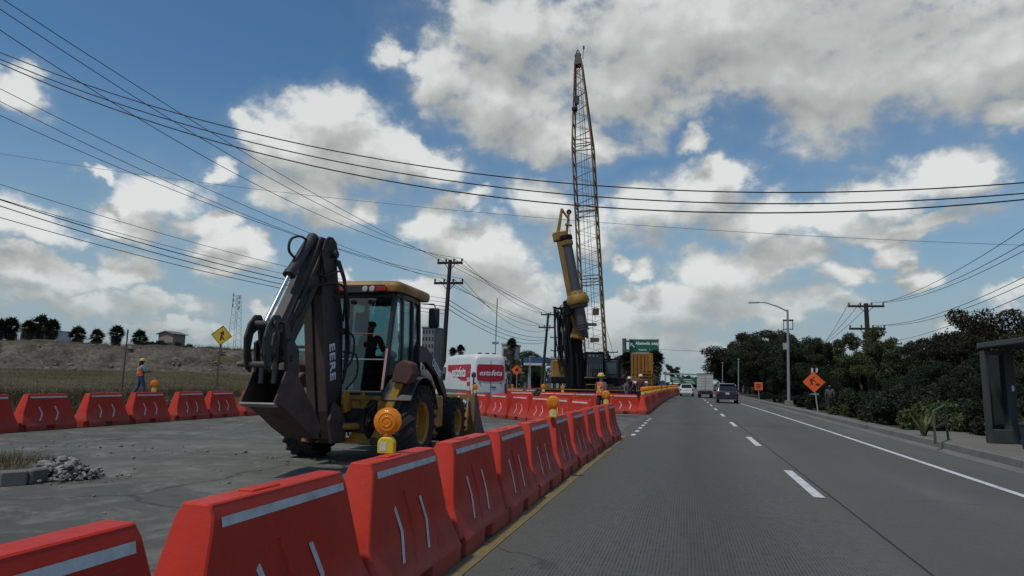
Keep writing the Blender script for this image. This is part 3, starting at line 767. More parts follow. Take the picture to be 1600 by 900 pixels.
# ------------------------------------------------------------------ amber warning lamps
def lamp_meshes():
    mb = MB()   # yellow battery box
    prof = [(-.060, 0), (.060, 0), (.060, .085), (.036, .115), (-.036, .115), (-.060, .085)]
    mb.prism(prof, (0, 0, 0), (1, 0, 0), (0, 0, 1), (0, .085, 0))
    box = mb.mesh('battery_box', beacon_yellow, bevel=.006)
    mb = MB(); mb.cyl((0, 0, .112), (0, 0, .138), .030, .034, n=14)
    mb.prism([(-.05, .135), (.05, .135), (.062, .16), (-.062, .16)], (0, 0, 0), (1, 0, 0), (0, 0, 1), (0, .04, 0))
    neck = mb.mesh('neck', M('amber_housing', (.55, .14, .01), .4, dirt=.2), bevel=.002)
    mb = MB(); c = (0, 0, .228)
    mb.lathe([(.001, -.042), (.05, -.040), (.075, -.030), (.090, -.018), (.100, -.016), (.100, .016), (.090, .018), (.075, .030), (.05, .040), (.001, .042)], c, (0, 1, 0), n=32)
    lens = mb.mesh('lens', amber, smooth=True, angle=50)
    mb = MB(); mb.lathe([(.058, -.041), (.062, -.043), (.066, -.037)], c, (0, 1, 0), n=32, closed=True); mb.lathe([(.03, -.044), (.034, -.0465), (.038, -.043)], c, (0, 1, 0), n=24, closed=True)
    ring = mb.mesh('lens_ring', M('amber_ring', (.70, .25, .02), .3, dirt=.1), smooth=True)
    mb = MB(); mb.add([(-.040, -.0445, .02), (.005, -.0445, .02), (.005, -.0445, .085), (-.040, -.0445, .085)], [(0, 1, 2, 3)])
    lb = mb.mesh('sticker', M('sticker_white', (.6, .6, .6), .5, dirt=.5, dirt_c=(.2, .2, .2), scale=60))
    return [('battery_box', box), ('neck', neck), ('lens', lens), ('lens_ring', ring), ('sticker', lb)]
LM = lamp_meshes()
_l0 = empty('warning_lamp')
for n_, me in LM: link_mesh(n_, me, None, _l0)
_lu = [False]
mb = MB()
for k, (n_, me) in enumerate(LM): mb.mi = k; mb.add([v.co for v in me.vertices], [tuple(p.vertices) for p in me.polygons])
LFAR = mb.mesh('warning_lamp', [me.materials[0] for _, me in LM], smooth=True)
def lamp(x, y, z, rz, label, group, s=1.0, detail=True):
    if not _lu[0]: o = _l0; _lu[0] = True
    elif detail: o = copy_tree(_l0)
    else: o = bpy.data.objects.new('warning_lamp', LFAR); col.objects.link(o)
    o.location = (x, y, z); o.rotation_euler = (0, 0, rz); o.scale = (s,)*3
    return tag(o, label, 'warning lamp', group)
ZT = BH+.004
p = G(604, 708, ZT); lamp(p.x, p.y, ZT, .20, 'large amber warning lamp on yellow battery box, nearest to the camera before the backhoe', 'amber lamps on barriers')
p = G(864, 652, ZT); lamp(p.x, p.y, ZT, .15, 'amber warning lamp on the near row, second nearest, between backhoe and drilling rig', 'amber lamps on barriers')
lamp(-1.93, 17.2, ZT, .1, 'amber warning lamp on the last barrier of the near row, in front of the worker', 'amber lamps on barriers', 1.05)
p = G(240, 612.5, ZT); lamp(p.x, p.y, ZT, .7, 'amber warning lamp on the left row, beside the worker in the field', 'amber lamps on barriers', 1.15)
for (u, v, Y, lab, s) in [(742, 619, 28.2, 'amber warning lamp behind the loader bucket, in front of the white van', 1.15), (849, 615, 35.4, 'amber warning lamp in the middle ground at the left end of the rig track', 1.25),
                       (879, 612, 35.2, 'small amber warning lamp in front of the rig tracks, at the foot of the mast', 1.1), (800.5, 607, 46, 'tiny yellow warning lamp right of the van, on the distant barriers', .95)]:
    p = A(u, v, Y); lamp(p.x, p.y, .91 if Y < 46 else .91, .2, lab, 'amber lamps on barriers', s)
for i, (x, y, b) in enumerate(far):
    if i > 1 and jr.random() < .12: continue
    for k in range(2 if i in (0, 2, 4, 7) else 1):
        lamp(x+.03*k, y-.42+.5*k, ZT, jr.uniform(-.5, .5), f'amber warning lamp on the {ordn(i)} barrier of the far row'+(', rear one of its pair' if k else ''), 'amber lamps along the far row', 1.12, detail=i < 3)
# ------------------------------------------------------------------ people
skin_m = M('skin', (.26, .14, .09), .55, dirt=.0, var=.05)
hair_m = M('hair_dark', (.012, .010, .009), .7, dirt=.0)
def pmat(n, c, dirt=.25): return M('cloth_'+n, c, .9, dirt=dirt, dirt_c=tuple(x*.5 for x in c), scale=9)
STAND = dict(pel=(0, 0, .97), waist=(0, 0, 1.10), chest=(0, .0, 1.30), neck=(0, .01, 1.475), head=(0, -.01, 1.62), top=(0, 0, 1.72),
             hl=(-.09, 0, .93), hr=(.09, 0, .93), kl=(-.10, -.02, .51), kr=(.10, -.02, .51), al=(-.10, .02, .09), ar=(.10, .02, .09),
             sl=(-.17, .01, 1.42), sr=(.17, .01, 1.42), el=(-.23, .03, 1.14), er=(.23, .03, 1.14), wl=(-.24, -.06, .89), wr=(.24, -.06, .89))
def person(loc, rz, label, cat='worker', pose=None, trousers=(.05, .07, .12), shirt=(.2, .2, .2), vest=None, vest2=None, helmet=None, hair=None, boots=(.03, .025, .02), s=1.0, cap=None, group=None):
    J = dict(STAND); J.update(pose or {})
    J = {k: Vector(v) for k, v in J.items()}
    r = empty('person', loc, rz, label, cat, group, s)
    V = []; E = []; R = []
    def ch(names, rad, root=None):
        prev = root
        for n_, q in zip(names, rad):
            p = J[n_] if isinstance(n_, str) else n_
            V.append(p); R.append(q); i = len(V)-1
            if prev is not None: E.append((prev, i))
            prev = i
        return prev
    V.append(J['pel']); R.append((.115, .095))
    ch(['waist', 'chest'], [(.115, .085), (.135, .095)], 0); ic = 2
    n_ = ch(['neck'], [.050], ic); hd = J['head']
    up = (J['top']-J['head']).normalized(); fw = (Vector((0, -1, 0))-up*up.dot(Vector((0, -1, 0)))).normalized()
    ch([hd-up*.05+fw*.012, hd+up*.02, hd+up*.075], [(.058, .062), (.072, .085), (.055, .065)], n_)
    for sd in ('l', 'r'):
        ch(['h'+sd, 'k'+sd, 'a'+sd], [.085, .055, .038], 0)
        k = len(V)-1; a = J['a'+sd]; d = Vector((J['a'+sd].x*.0, -1, 0)); ch([a+Vector((0, -.09, -.05)), a+Vector((0, -.17, -.06))], [.036, .028], k)
        ch(['s'+sd, 'e'+sd, 'w'+sd], [.055, .042, .028], ic); k = len(V)-1
        w = J['w'+sd]; d = (w-J['e'+sd]).normalized(); side = d.cross(Vector((1, 0, 0))); side = side.normalized() if side.length > .1 else Vector((0, 1, 0))
        palm = w+d*.06; V.append(palm); R.append((.020, .038)); E.append((k, len(V)-1)); pk = len(V)-1
        inw = Vector((1 if sd == 'l' else -1, 0, 0))*.012
        for fi, (off, ln) in enumerate(((-.027, .072), (-.009, .082), (.009, .078), (.026, .060))):
            ch([palm+side*off+d*.035, palm+side*off*1.2+d*(.035+ln*.5)+inw, palm+side*off*1.2+d*(.035+ln)+inw*2.4], [.0095, .0085, .0075], pk)
        ch([w+d*.03-side*.035, w+d*.065-side*.058], [.011, .009], pk)
    b = link_mesh('body', skin_mesh('body', V, E, R, skin_m), None, r)
    # face: nose, eyes, mouth as relief
    mb = MB(); f0 = hd+fw*.085+up*.012
    mb.prism([(-.012, -.012), (.012, -.012), (.004, .022), (-.004, .022)], f0, Vector((1, 0, 0)), up, fw*.035)
    mb.build('nose', skin_m, r, bevel=.003)
    for sx_ in (-1, 1):
        mb = MB(); mb.lathe([(.001, .006), (.008, .003), (.010, 0)], f0+up*.022+Vector((sx_*.028, 0, 0))-fw*.012, fw, n=8); mb.build('eye', hair_m, r)
        mb = MB(); mb.lathe([(.001, .010), (.014, .006), (.022, 0)], hd+Vector((sx_*.078, 0, .005)), Vector((sx_, 0, 0)), n=8); mb.build('ear', skin_m, r)
    mb = MB(); mb.prism([(-.022, -.004), (.022, -.004), (.018, .005), (-.018, .005)], f0-up*.035-fw*.012, Vector((1, 0, 0)), up, fw*.02); mb.build('mouth', M('lips', (.18, .07, .05), .6, dirt=0), r)
    # trousers
    d = 1.22
    vs = [J['pel'], J['hl'], J['kl'], J['al']+Vector((0, 0, .04)), J['hr'], J['kr'], J['ar']+Vector((0, 0, .04)), J['waist']]
    link_mesh('trousers', skin_mesh('trousers', vs, [(0, 1), (1, 2), (2, 3), (0, 4), (4, 5), (5, 6), (0, 7)], [(.135, .115), .102, .078, .066, .102, .078, .066, (.130, .10)], pmat('t%.3f%.3f' % trousers[:2], trousers)), None, r)
    for sd in ('l', 'r'):
        a = J['a'+sd]; link_mesh('boot', skin_mesh('boot', [a+Vector((0, .02, .02)), a+Vector((0, .01, -.045)), a+Vector((0, -.10, -.052)), a+Vector((0, -.185, -.058))], [(0, 1), (1, 2), (2, 3)], [.055, .050, .046, .036], pmat('boots', boots)), None, r)
    vs = [J['waist']-Vector((0, 0, .08)), J['waist'], J['chest'], J['neck']-Vector((0, 0, .03)), J['sl'], J['el'], J['wl'], J['sr'], J['er'], J['wr']]
    ed = [(0, 1), (1, 2), (2, 3), (2, 4), (4, 5), (5, 6), (2, 7), (7, 8), (8, 9)]
    link_mesh('shirt', skin_mesh('shirt', vs, ed, [(.142, .118), (.142, .11), (.158, .118), .065, .078, .060, .046, .078, .060, .046], pmat('s%.3f%.3f%.3f' % shirt, shirt)), None, r)
    if vest:
        nk = J['neck']; ch_ = J['chest']; wa = J['waist']
        secs = [(J['pel']+Vector((0, 0, .02)), .178, .142), (wa, .172, .136), (wa.lerp(ch_, .5), .178, .140), (ch_, .188, .146), (ch_.lerp(nk, .45), .205, .125), (ch_.lerp(nk, .68), .170, .098), (ch_.lerp(nk, .86), .085, .075)]
        mb = MB(); mb.loft([[c+Vector((cos(2*pi*k/20)*a_, sin(2*pi*k/20)*b_, 0)) for k in range(20)] for c, a_, b_ in secs])
        mb.build('vest', M('vest_orange', vest, .7, dirt=.2, dirt_c=(.3, .06, .03), scale=6), r, 0, True, angle=70)
        if vest2:
            ax = (J['chest']-J['waist']).normalized()
            o_ = J['waist']*.45+J['chest']*.55
            for s1 in (-1, 1):
                mb = MB(); mb.bar(o_+Vector((-.09*s1, .152, -.13)), o_+Vector((.07*s1, .152, .12)), .040, .012, (0, 1, 0)); mb.build('vest_band', M('vest_band', vest2, .5, dirt=.1), r)
    if helmet:
        hm = M('helmet_%.2f_%.2f' % helmet[:2], helmet, .35, dirt=.15)
        c = hd+up*.045; mb = MB()
        mb.lathe([(.140, -.002), (.142, .006), (.118, .010), (.114, .045), (.095, .085), (.06, .110), (.001, .120)], c, up, n=24)
        o1 = mb.build('helmet', hm, r, smooth=True); mb = MB(); mb.prism([(-.10, .09), (-.07, .165), (0, .185), (.07, .165), (.10, .09)], c+up*.004, Vector((1, 0, 0)), fw, up*.010); mb.build('helmet_peak', hm, o1, bevel=.003)
    if cap:
        mb = MB(); mb.lathe([(.098, .0), (.100, .02), (.090, .065), (.06, .09), (.001, .1)], hd+up*.03, up, n=20); o1 = mb.build('cap', pmat('cap', cap), r, smooth=True)
        mb = MB(); mb.prism([(-.07, .06), (-.05, .15), (0, .165), (.05, .15), (.07, .06)], hd+up*.04, Vector((1, 0, 0)), fw, up*.01); mb.build('cap_peak', pmat('cap', cap), o1)
    if hair:
        b_ = hd-fw*.03
        link_mesh('hair', skin_mesh('hair', [b_+up*.05, b_-up*.04-fw*.02, b_-up*.14-fw*.045, b_-up*.24-fw*.05], [(0, 1), (1, 2), (2, 3)], [.098, .100, .088, .06], hair_m), None, r)
    return r
# ------------------------------------------------------------------ backhoe loader
BX, BY, BR = -5.85, 11.80, radians(3)
bh = empty('backhoe_loader', (BX, BY, 0), BR, 'yellow backhoe loader with dark folded digging arm, parked behind the near barriers', 'backhoe')
def W2L(p):   # world point -> machine local
    d = Vector(p)-Vector((BX, BY, 0)); c, s = cos(-BR), sin(-BR); return Vector((d.x*c-d.y*s, d.x*s+d.y*c, d.z))
def tyre_meshes(R, w, lug, nl, rr):
    mb = MB(); h = w/2
    mb.lathe([(rr, -h*.8), (rr+.04, -h*.92), (R*.82, -h), (R*.945, -h*.93), (R*.965, -h*.4), (R*.965, h*.4), (R*.945, h*.93), (R*.82, h), (rr+.04, h*.92), (rr, h*.8)], (0, 0, 0), (1, 0, 0), n=48, closed=True)
    for k in range(nl):
        for sd in (-1, 1):
            a0 = 2*pi*(k+(.5 if sd > 0 else 0))/nl; pts = []
            for q in range(4):
                x = sd*(h*1.0-q*h*.33); a = a0-q*.11*sd*0+q*.10; pts.append((x, a))
            for (x0, a), (x1, b) in zip(pts, pts[1:]):
                Ra = R*.955 if abs(x0) > h*.9 else R*.965
                P0 = [Vector((x0, cos(a+e)*rad, sin(a+e)*rad)) for rad in (Ra-.01, R*(.985 if abs(x0) > h*.9 else 1)) for e in (-lug, lug)]
                P1 = [Vector((x1, cos(b+e)*rad, sin(b+e)*rad)) for rad in (R*.95, R) for e in (-lug, lug)]
                mb.add(P0+P1, [(0, 1, 3, 2), (4, 6, 7, 5), (0, 4, 5, 1), (2, 3, 7, 6), (0, 2, 6, 4), (1, 5, 7, 3)])
            a = a0; x = sd*h; P0 = [Vector((x, cos(a+e)*R*.80, sin(a+e)*R*.80)) for e in (-lug, lug)]+[Vector((x*1.01, cos(a+e)*R*.97, sin(a+e)*R*.97)) for e in (-lug, lug)]
            P1 = [p+Vector((-sd*.03, 0, 0)) for p in P0]
            P0 = [p+Vector((sd*.022, 0, 0)) for p in P0]
            mb.add(P0+P1, [(0, 1, 3, 2), (4, 6, 7, 5), (0, 4, 5, 1), (2, 3, 7, 6), (0, 2, 6, 4), (1, 5, 7, 3)])
    ty = mb.mesh('tyre', rubber, smooth=True, angle=35)
    mb = MB(); mb.lathe([(rr+.015, -h*.85), (rr+.03, -h*.80), (rr-.01, -h*.72), (rr-.03, 0), (rr-.01, h*.72), (rr+.03, h*.80), (rr+.015, h*.85), (rr-.035, h*.70), (rr-.06, h*.15), (rr*.55, h*.10), (rr*.45, h*.30), (.001, h*.34)], (0, 0, 0), (1, 0, 0), n=36, closed=True)
    for k in range(8):
        a = 2*pi*k/8; mb.cyl((h*.26, cos(a)*rr*.36, sin(a)*rr*.36), (h*.40, cos(a)*rr*.36, sin(a)*rr*.36), .016, n=6)
    return ty, mb.mesh('wheel', yellow_paint, smooth=True, angle=35)
tyR, rimR = tyre_meshes(.68, .50, .045, 20, .36); tyF, rimF = tyre_meshes(.545, .36, .06, 16, .27)
for x, y, z, ty, rm in ((-.98, 0, .665, tyR, rimR), (.98, 0, .665, tyR, rimR), (-.95, 2.72, .53, tyF, rimF), (.95, 2.72, .53, tyF, rimF)):
    o = link_mesh('wheel', rm, None, bh); o.location = (x, y, z); o.rotation_euler = (random.random()*3, 0, 0 if x > 0 else pi)
    t = link_mesh('tyre', ty, None, o)
def part(name, mb, mat, parent=bh, bevel=.008, smooth=False, **k): return mb.build(name, mat, parent, bevel, smooth, **k)
# chassis
mb = MB(); mb.box((0, 1.0, .72), (.72, 3.4, .42)); mb.box((0, 0, .66), (1.5, .34, .34)); mb.cyl((-.8, 2.72, .5), (.8, 2.72, .5), .09, n=10); mb.box((0, -.35, .95), (1.2, .4, .5))
part('chassis', mb, black_paint)
# rear frame with cut-out plates
def hour(w, z0, z1, n=10, cut=.5):
    L_ = []; 
    for i in range(n+1):
        t = i/n; z = z0+(z1-z0)*t; c = (abs(sin(t*2*pi))**.8)*w*cut*.5; L_.append((w/2-c, z))
    return [(x, z) for x, z in L_]+[(-x, z) for x, z in L_[::-1]]
mb = MB()
mb.prism(hour(.46, .36, 1.08), (.22, -.62, 0), (1, 0, 0), (0, 0, 1), (0, .05, 0))
part('rear_frame_plate', mb, yellow_paint)
mb = MB(); mb.box((-.02, -.60, 1.11), (1.55, .16, .075)); part('frame_top_rail', mb, yellow_paint)
mb = MB(); mb.box((-.02, -.60, .36), (1.6, .16, .085)); part('frame_bottom_rail', mb, yellow_paint)
mb = MB(); mb.box((-.70, -.60, .73), (.16, .14, .70)); part('frame_side_plate', mb, yellow_paint)
mb = MB(); mb.box((.66, -.60, .73), (.16, .14, .70)); part('frame_side_plate', mb, yellow_paint)
mb = MB()
for z, r in ((.62, .055), (.82, .04), (.95, .03)): mb.cyl((-.6, -.50, z), (.6, -.50, z), r, n=10)
part('cross_shaft', mb, rust_steel)
for k, (x0, z0, x1, z1) in enumerate(((-.25, 1.0, .05, .45), (.5, 1.0, .35, .5), (-.5, .95, -.3, .5))):
    mb = MB(); pts = [(x0+(x1-x0)*t+.04*sin(t*9+k), -.66-.05*sin(t*3.1), z0+(z1-z0)*t) for t in np.linspace(0, 1, 12)]; mb.tube(pts, .016, 6); part('hydraulic_hose', mb, hose, bevel=0, smooth=True)
# stabiliser legs, folded up
for sx_ in (-1, 1):
    mb = MB(); a = Vector((sx_*.60, -.72, .38)); b = Vector((sx_*1.02, -.62, 1.52)); mb.bar(a, b, .17, .15, (0, 1, 0), .13, .12)
    o = part('stabiliser_leg', mb, yellow_paint, bevel=.012)
    mb = MB(); mb.bar(a+Vector((sx_*.16, .02, .1)), b+Vector((sx_*.10, .05, -.1)), .075, .075, (0, 1, 0)); part('stabiliser_cylinder', mb, rust_steel, o)
    mb = MB(); mb.prism([(-.20, -.16), (.10, -.20), (.20, -.02), (.16, .16), (.0, .22), (-.14, .12)], b+Vector((sx_*.03, .02, .04)), (sx_, 0, 0), (0, 0, 1), (0, .34, 0)); part('stabiliser_pad', mb, M('pad_redbrown', (.085, .038, .030), .75, dirt=.6, dirt_c=(.03, .025, .02)), o, bevel=.02)
    mb = MB(); mb.cyl(a+Vector((0, -.12, 0)), a+Vector((0, .12, 0)), .07, n=12); part('pivot', mb, rust_steel, o)
# cab
CZ0, CZ1 = 1.18, 3.02
def post(a, b, w=.085): mb = MB(); mb.bar(a, b, w, w, (0, 1, 0)); return mb
RL = (-.66, -.10); RR = (.62, -.10); ML_ = (-.70, .78); MR_ = (.66, .78); FL = (-.62, 1.50); FR = (.58, 1.50)
def cp(c, z, dy=0):
    f = (z-CZ0)/(CZ1-CZ0)
    if c == RR: return Vector((.44+.13*f, c[1]+dy, z))
    return Vector((c[0]*(1-.06*f), c[1]+dy, z))
R2_ = (.66, .22)
for c0, dy in ((RL, .10), (RR, .10), (R2_, .0), (ML_, 0), (MR_, 0), (FL, -.10), (FR, -.10)):
    mb = post(cp(c0, CZ0), cp(c0, CZ1, dy)); part('cab_post', mb, black_paint, bevel=.012)
def rails(z, name, w=.07):
    mb = MB(); f = (z-CZ0)/(CZ1-CZ0)
    P = [cp(RL, z, .1*f), cp(ML_, z), cp(FL, z, -.1*f), cp(FR, z, -.1*f), cp(MR_, z), cp(R2_, z), cp(RR, z, .1*f)]
    for a, b in zip(P, P[1:]+P[:1]): mb.bar(a, b, w, w)
    part(name, mb, black_paint)
rails(CZ0-.01, 'cab_sill_rail', .10); rails(CZ1-.01, 'cab_header_rail', .09)
mb = MB(); mb.box((-.02, .7, CZ0-.09), (1.25, 1.6, .14)); part('cab_floor', mb, black_paint)
cab_glass = glass_mat('cab_glass_teal', (.58, .72, .73), .05)
def quad(pts, name, mat, parent=bh):
    mb = MB(); a, b, c, d = [Vector(p) for p in pts]; n = (b-a).cross(d-a).normalized()*.008
    mb.add([a, b, c, d, a+n, b+n, c+n, d+n], [(3, 2, 1, 0), (4, 5, 6, 7), (0, 1, 5, 4), (1, 2, 6, 5), (2, 3, 7, 6), (3, 0, 4, 7)]); return mb.build(name, mat, parent)
z0, z1 = CZ0+.04, CZ1-.05
quad([cp(RL, z0)+Vector((.05, 0, 0)), cp(RR, z0)-Vector((.05, 0, 0)), cp(RR, z1, .1)-Vector((.05, 0, 0)), cp(RL, z1, .1)+Vector((.05, 0, 0))], 'rear_window', cab_glass)
quad([cp(RR, z0)+Vector((.03, .03, 0)), cp(R2_, z0)-Vector((.0, .05, 0)), cp(R2_, z1)-Vector((0, .05, 0)), cp(RR, z1, .1)+Vector((.03, .03, 0))], 'corner_window', cab_glass)
quad([cp(R2_, z0)+Vector((0, .05, 0)), cp(MR_, z0)-Vector((0, .05, 0)), cp(MR_, z1)-Vector((0, .05, 0)), cp(R2_, z1)+Vector((0, .05, 0))], 'side_window', cab_glass)
# left rear window swung open beside the boom
wp = [Vector((-.70, -.02, 1.16)), Vector((-1.46, -.10, 1.16)), Vector((-1.46, -.10, 2.02)), Vector((-1.12, -.06, 2.72)), Vector((-.72, -.02, 2.92))]
mb = MB(); mb.add(wp+[p+Vector((0, .008, 0)) for p in wp], [(0, 1, 2, 3, 4), (9, 8, 7, 6, 5)]); ow = mb.build('open_window', cab_glass, bh)
for a_, b_ in zip(wp, wp[1:]+wp[:1]):
    mb = MB(); mb.bar(a_+Vector((0, -.012, 0)), b_+Vector((0, -.012, 0)), .035, .03, (0, 1, 0)); part('window_frame', mb, black_paint, ow, bevel=.004)
mb = MB(); mb.bar((-.70, -.05, 2.02), (-1.46, -.13, 2.02), .06, .03, (0, 1, 0)); part('window_rail', mb, black_paint, ow, bevel=.004)
quad([cp(MR_, z0)+Vector((0, .05, 0)), cp(FR, z0)-Vector((0, .05, 0)), cp(FR, z1, -.1)-Vector((0, .05, 0)), cp(MR_, z1)+Vector((0, .05, 0))], 'cab_door_glass', cab_glass)
quad([cp(ML_, z0)-Vector((0, .05, 0)), cp(RL, z0)+Vector((0, .05, 0)), cp(RL, z1, .1)+Vector((0, .05, 0)), cp(ML_, z1)-Vector((0, .05, 0))], 'side_window', cab_glass)
quad([cp(FL, z0+.4), cp(ML_, z0+.0), cp(ML_, z1), cp(FL, z1, -.1)], 'side_window', cab_glass)
quad([cp(FR, z0+.35), cp(FL, z0+.35), cp(FL, z1, -.1), cp(FR, z1, -.1)], 'windscreen', cab_glass)
# window frame bars seen across the rear glass
mb = MB(); mb.bar(cp(RL, 2.28, .06)+Vector((.05, -.03, 0)), cp(RR, 2.28, .06)+Vector((-.05, -.03, 0)), .018, .018); part('grab_bar', mb, M('dull_red', (.30, .05, .03), .6), bevel=.004)
mb = MB(); mb.bar(cp(RL, 1.80, .03)+Vector((.05, -.02, 0)), cp(RR, 1.80, .03)+Vector((-.05, -.02, 0)), .02, .02); part('window_bar', mb, galv, bevel=.004)
mb = MB(); mb.bar(cp(RR, 1.25, 0)+Vector((.0, -.055, 0)), cp(RR, 2.0, .04)+Vector((.0, -.055, 0)), .05, .012, (0, 1, 0)); part('corner_reflector', mb, M('reflector_white_red', (.5, .35, .33), .4, dirt=.6, dirt_c=(.4, .03, .02), scale=1.5))
# lower right cab panel
mb = MB(); mb.prism([(-.05, 1.18), (.78, 1.18), (.78, 1.55), (.35, 1.62), (-.05, 1.35)], (.655, 0, 0), (0, 1, 0), (0, 0, 1), (.02, 0, 0)); part('cab_side_panel', mb, black_paint)
# interior
mb = MB(); mb.box((-.20, .55, 1.55), (.50, .50, .14)); mb.box((-.20, .30, 1.74), (.44, .10, .48), Matrix.Rotation(.08, 3, 'X')); mb.box((-.20, .55, 1.36), (.35, .35, .28))
part('operator_seat', mb, M('seat_black', (.02, .02, .022), .8), bevel=.03)
mb = MB(); mb.box((0, 1.22, 1.52), (.9, .24, .60)); part('dashboard', mb, black_paint, bevel=.03)
mb = MB(); mb.lathe([(.16, -.012), (.18, 0), (.16, .012)], (-.15, 1.05, 1.98), (0, -.7, 1), n=20, closed=True); part('steering_wheel', mb, hose, bevel=0)
for x in (-.42, .05): mb = MB(); mb.cyl((x, .25, 1.5), (x+.03, .12, 2.0), .012, n=6); mb.lathe([(.001, 0), (.03, .02), (.03, .05), (.001, .08)], (x+.03, .12, 1.98), (0, 0, 1), n=8); part('control_lever', mb, hose, bevel=0)
mb = MB()
mb.lathe([(.001, -.02), (.10, .0), (.15, .07), (.13, .15), (.05, .19), (.001, .19)], (.36, .35, 1.80), (0, 0, 1), n=14); part('white_bag', mb, M('bag_white', (.45, .55, .55), .8), bevel=0, smooth=True)
# roof
def rr_ring(x0, x1, y0, y1, z, r=.14, n=4):
    P = []
    for cx, cy, a0 in ((x1-r, y0+r, -pi/2), (x1-r, y1-r, 0), (x0+r, y1-r, pi/2), (x0+r, y0+r, pi)):
        for k in range(n+1): a = a0+pi/2*k/n; P.append(Vector((cx+r*cos(a), cy+r*sin(a), z)))
    return P
mb = MB(); mb.loft([rr_ring(-.74, .70, -.16, 1.72, 3.07), rr_ring(-.76, .72, -.18, 1.74, 3.16), rr_ring(-.75, .71, -.16, 1.72, 3.235), rr_ring(-.68, .64, -.08, 1.60, 3.275), rr_ring(-.50, .46, .1, 1.4, 3.285)])
part('roof', mb, M('roof_yellow', (.36, .175, .030), .5, dirt=.6, dirt_c=(.10, .07, .04), scale=1.6), bevel=0, smooth=True, angle=60)
mb = MB(); mb.box((-.10, -.165, 3.115), (1.05, .06, .15)); part('roof_light_bar', mb, black_paint)
for x in (.05, .19):
    mb = MB(); mb.lathe([(.055, 0), (.058, .03), (.05, .045), (.001, .05)], (x, -.185, 3.11), (0, -1, 0), n=16); part('work_light', mb, M('lamp_clear', (.45, .42, .40), .15, dirt=.1), bevel=0, smooth=True)
mb = MB(); mb.box((.37, -.20, 3.11), (.20, .05, .085)); part('tail_light', mb, M('tail_red', (.35, .015, .01), .25, dirt=.2), bevel=.008)
mb = MB(); mb.box((-.45, -.20, 3.11), (.16, .05, .07)); part('tail_light', mb, M('tail_red', (0, 0, 0)), bevel=.008)
for x in (-.25, .1): mb = MB(); mb.lathe([(.05, 0), (.055, .05), (.001, .06)], (x, -.02, 2.90), (0, -.4, -1), n=12); part('work_light', mb, black_paint, bevel=0)
# mirrors
mb = MB(); mb.box((.80, 1.70, 2.74), (.24, .06, .42)); o = part('mirror', mb, black_paint, bevel=.03)
mb = MB(); mb.tube([(.60, 1.55, 3.02), (.80, 1.68, 3.03), (.82, 1.71, 2.95)], .014, 6); part('mirror_arm', mb, black_paint, o, bevel=0)
mb = MB(); mb.box((.80, 1.668, 2.74), (.19, .006, .35)); part('mirror_glass', mb, dark_glass('mirror_dark', (.03, .035, .04)), o, bevel=0)
mb = MB(); mb.box((-.62, 1.15, 2.60), (.22, .05, .42)); o = part('mirror', mb, M('mirror_back', (.10, .12, .13), .5), bevel=.03)
# hood, grille, exhaust
mb = MB(); mb.loft([[Vector((x, 1.55, z)) for x, z in ((-.45, 1.05), (.45, 1.05), (.45, 1.65), (.36, 1.76), (-.36, 1.76), (-.45, 1.65))],
                    [Vector((x, 2.95, z)) for x, z in ((-.42, 1.0), (.42, 1.0), (.42, 1.42), (.33, 1.52), (-.33, 1.52), (-.42, 1.42))]])
part('hood', mb, black_paint, bevel=.02)
mb = MB(); mb.box((0, 2.3, .93), (.8, 1.3, .3)); part('engine_side_cover', mb, yellow_paint, bevel=.02)
mb = MB(); mb.cyl((.30, 2.0, 1.6), (.30, 2.0, 2.35), .045, n=12); part('exhaust_pipe', mb, rust_steel, bevel=0)
mb = MB(); mb.box((.80, 1.50, .80), (.42, .72, .64)); part('side_tank', mb, yellow_paint, bevel=.025)
mb = MB(); mb.box((-.80, 1.50, .80), (.42, .72, .64)); part('side_tank', mb, yellow_paint, bevel=.025)
# rear fenders
for sx_ in (-1, 1):
    mb = MB(); pts = []
    for k in range(11):
        a = radians(150-13.5*k); pts.append((cos(a)*.86, .66+sin(a)*.84))
    inner = [(y*.965, .66+(z-.66)*.965) for y, z in pts]
    V = []; 
    for x in (sx_*.66, sx_*1.22):
        V += [Vector((x, y, z)) for y, z in pts]+[Vector((x, y, z)) for y, z in inner]
    n = 11; F = []
    for k in range(n-1):
        F += [(k, k+1, 2*n+k+1, 2*n+k), (n+k, 3*n+k, 3*n+k+1, n+k+1), (k, n+k, n+k+1, k+1), (2*n+k, 2*n+k+1, 3*n+k+1, 3*n+k)]
    F += [(0, 2*n, 3*n, n), (n-1, 2*n-1, 4*n-1, 3*n-1)]
    mb.add(V, F); part('rear_fender', mb, M('fender_grey', (.035, .036, .038), .55, dirt=.5, dirt_c=(.08, .06, .05)), bevel=.01, smooth=True)
    mb = MB(); mb.prism([(-.3, 1.2), (.55, 1.2), (.45, 1.55), (-.2, 1.52)], (sx_*.68, 0, 0), (0, 1, 0), (0, 0, 1), (.03, 0, 0)); part('fender_inner_panel', mb, black_paint)
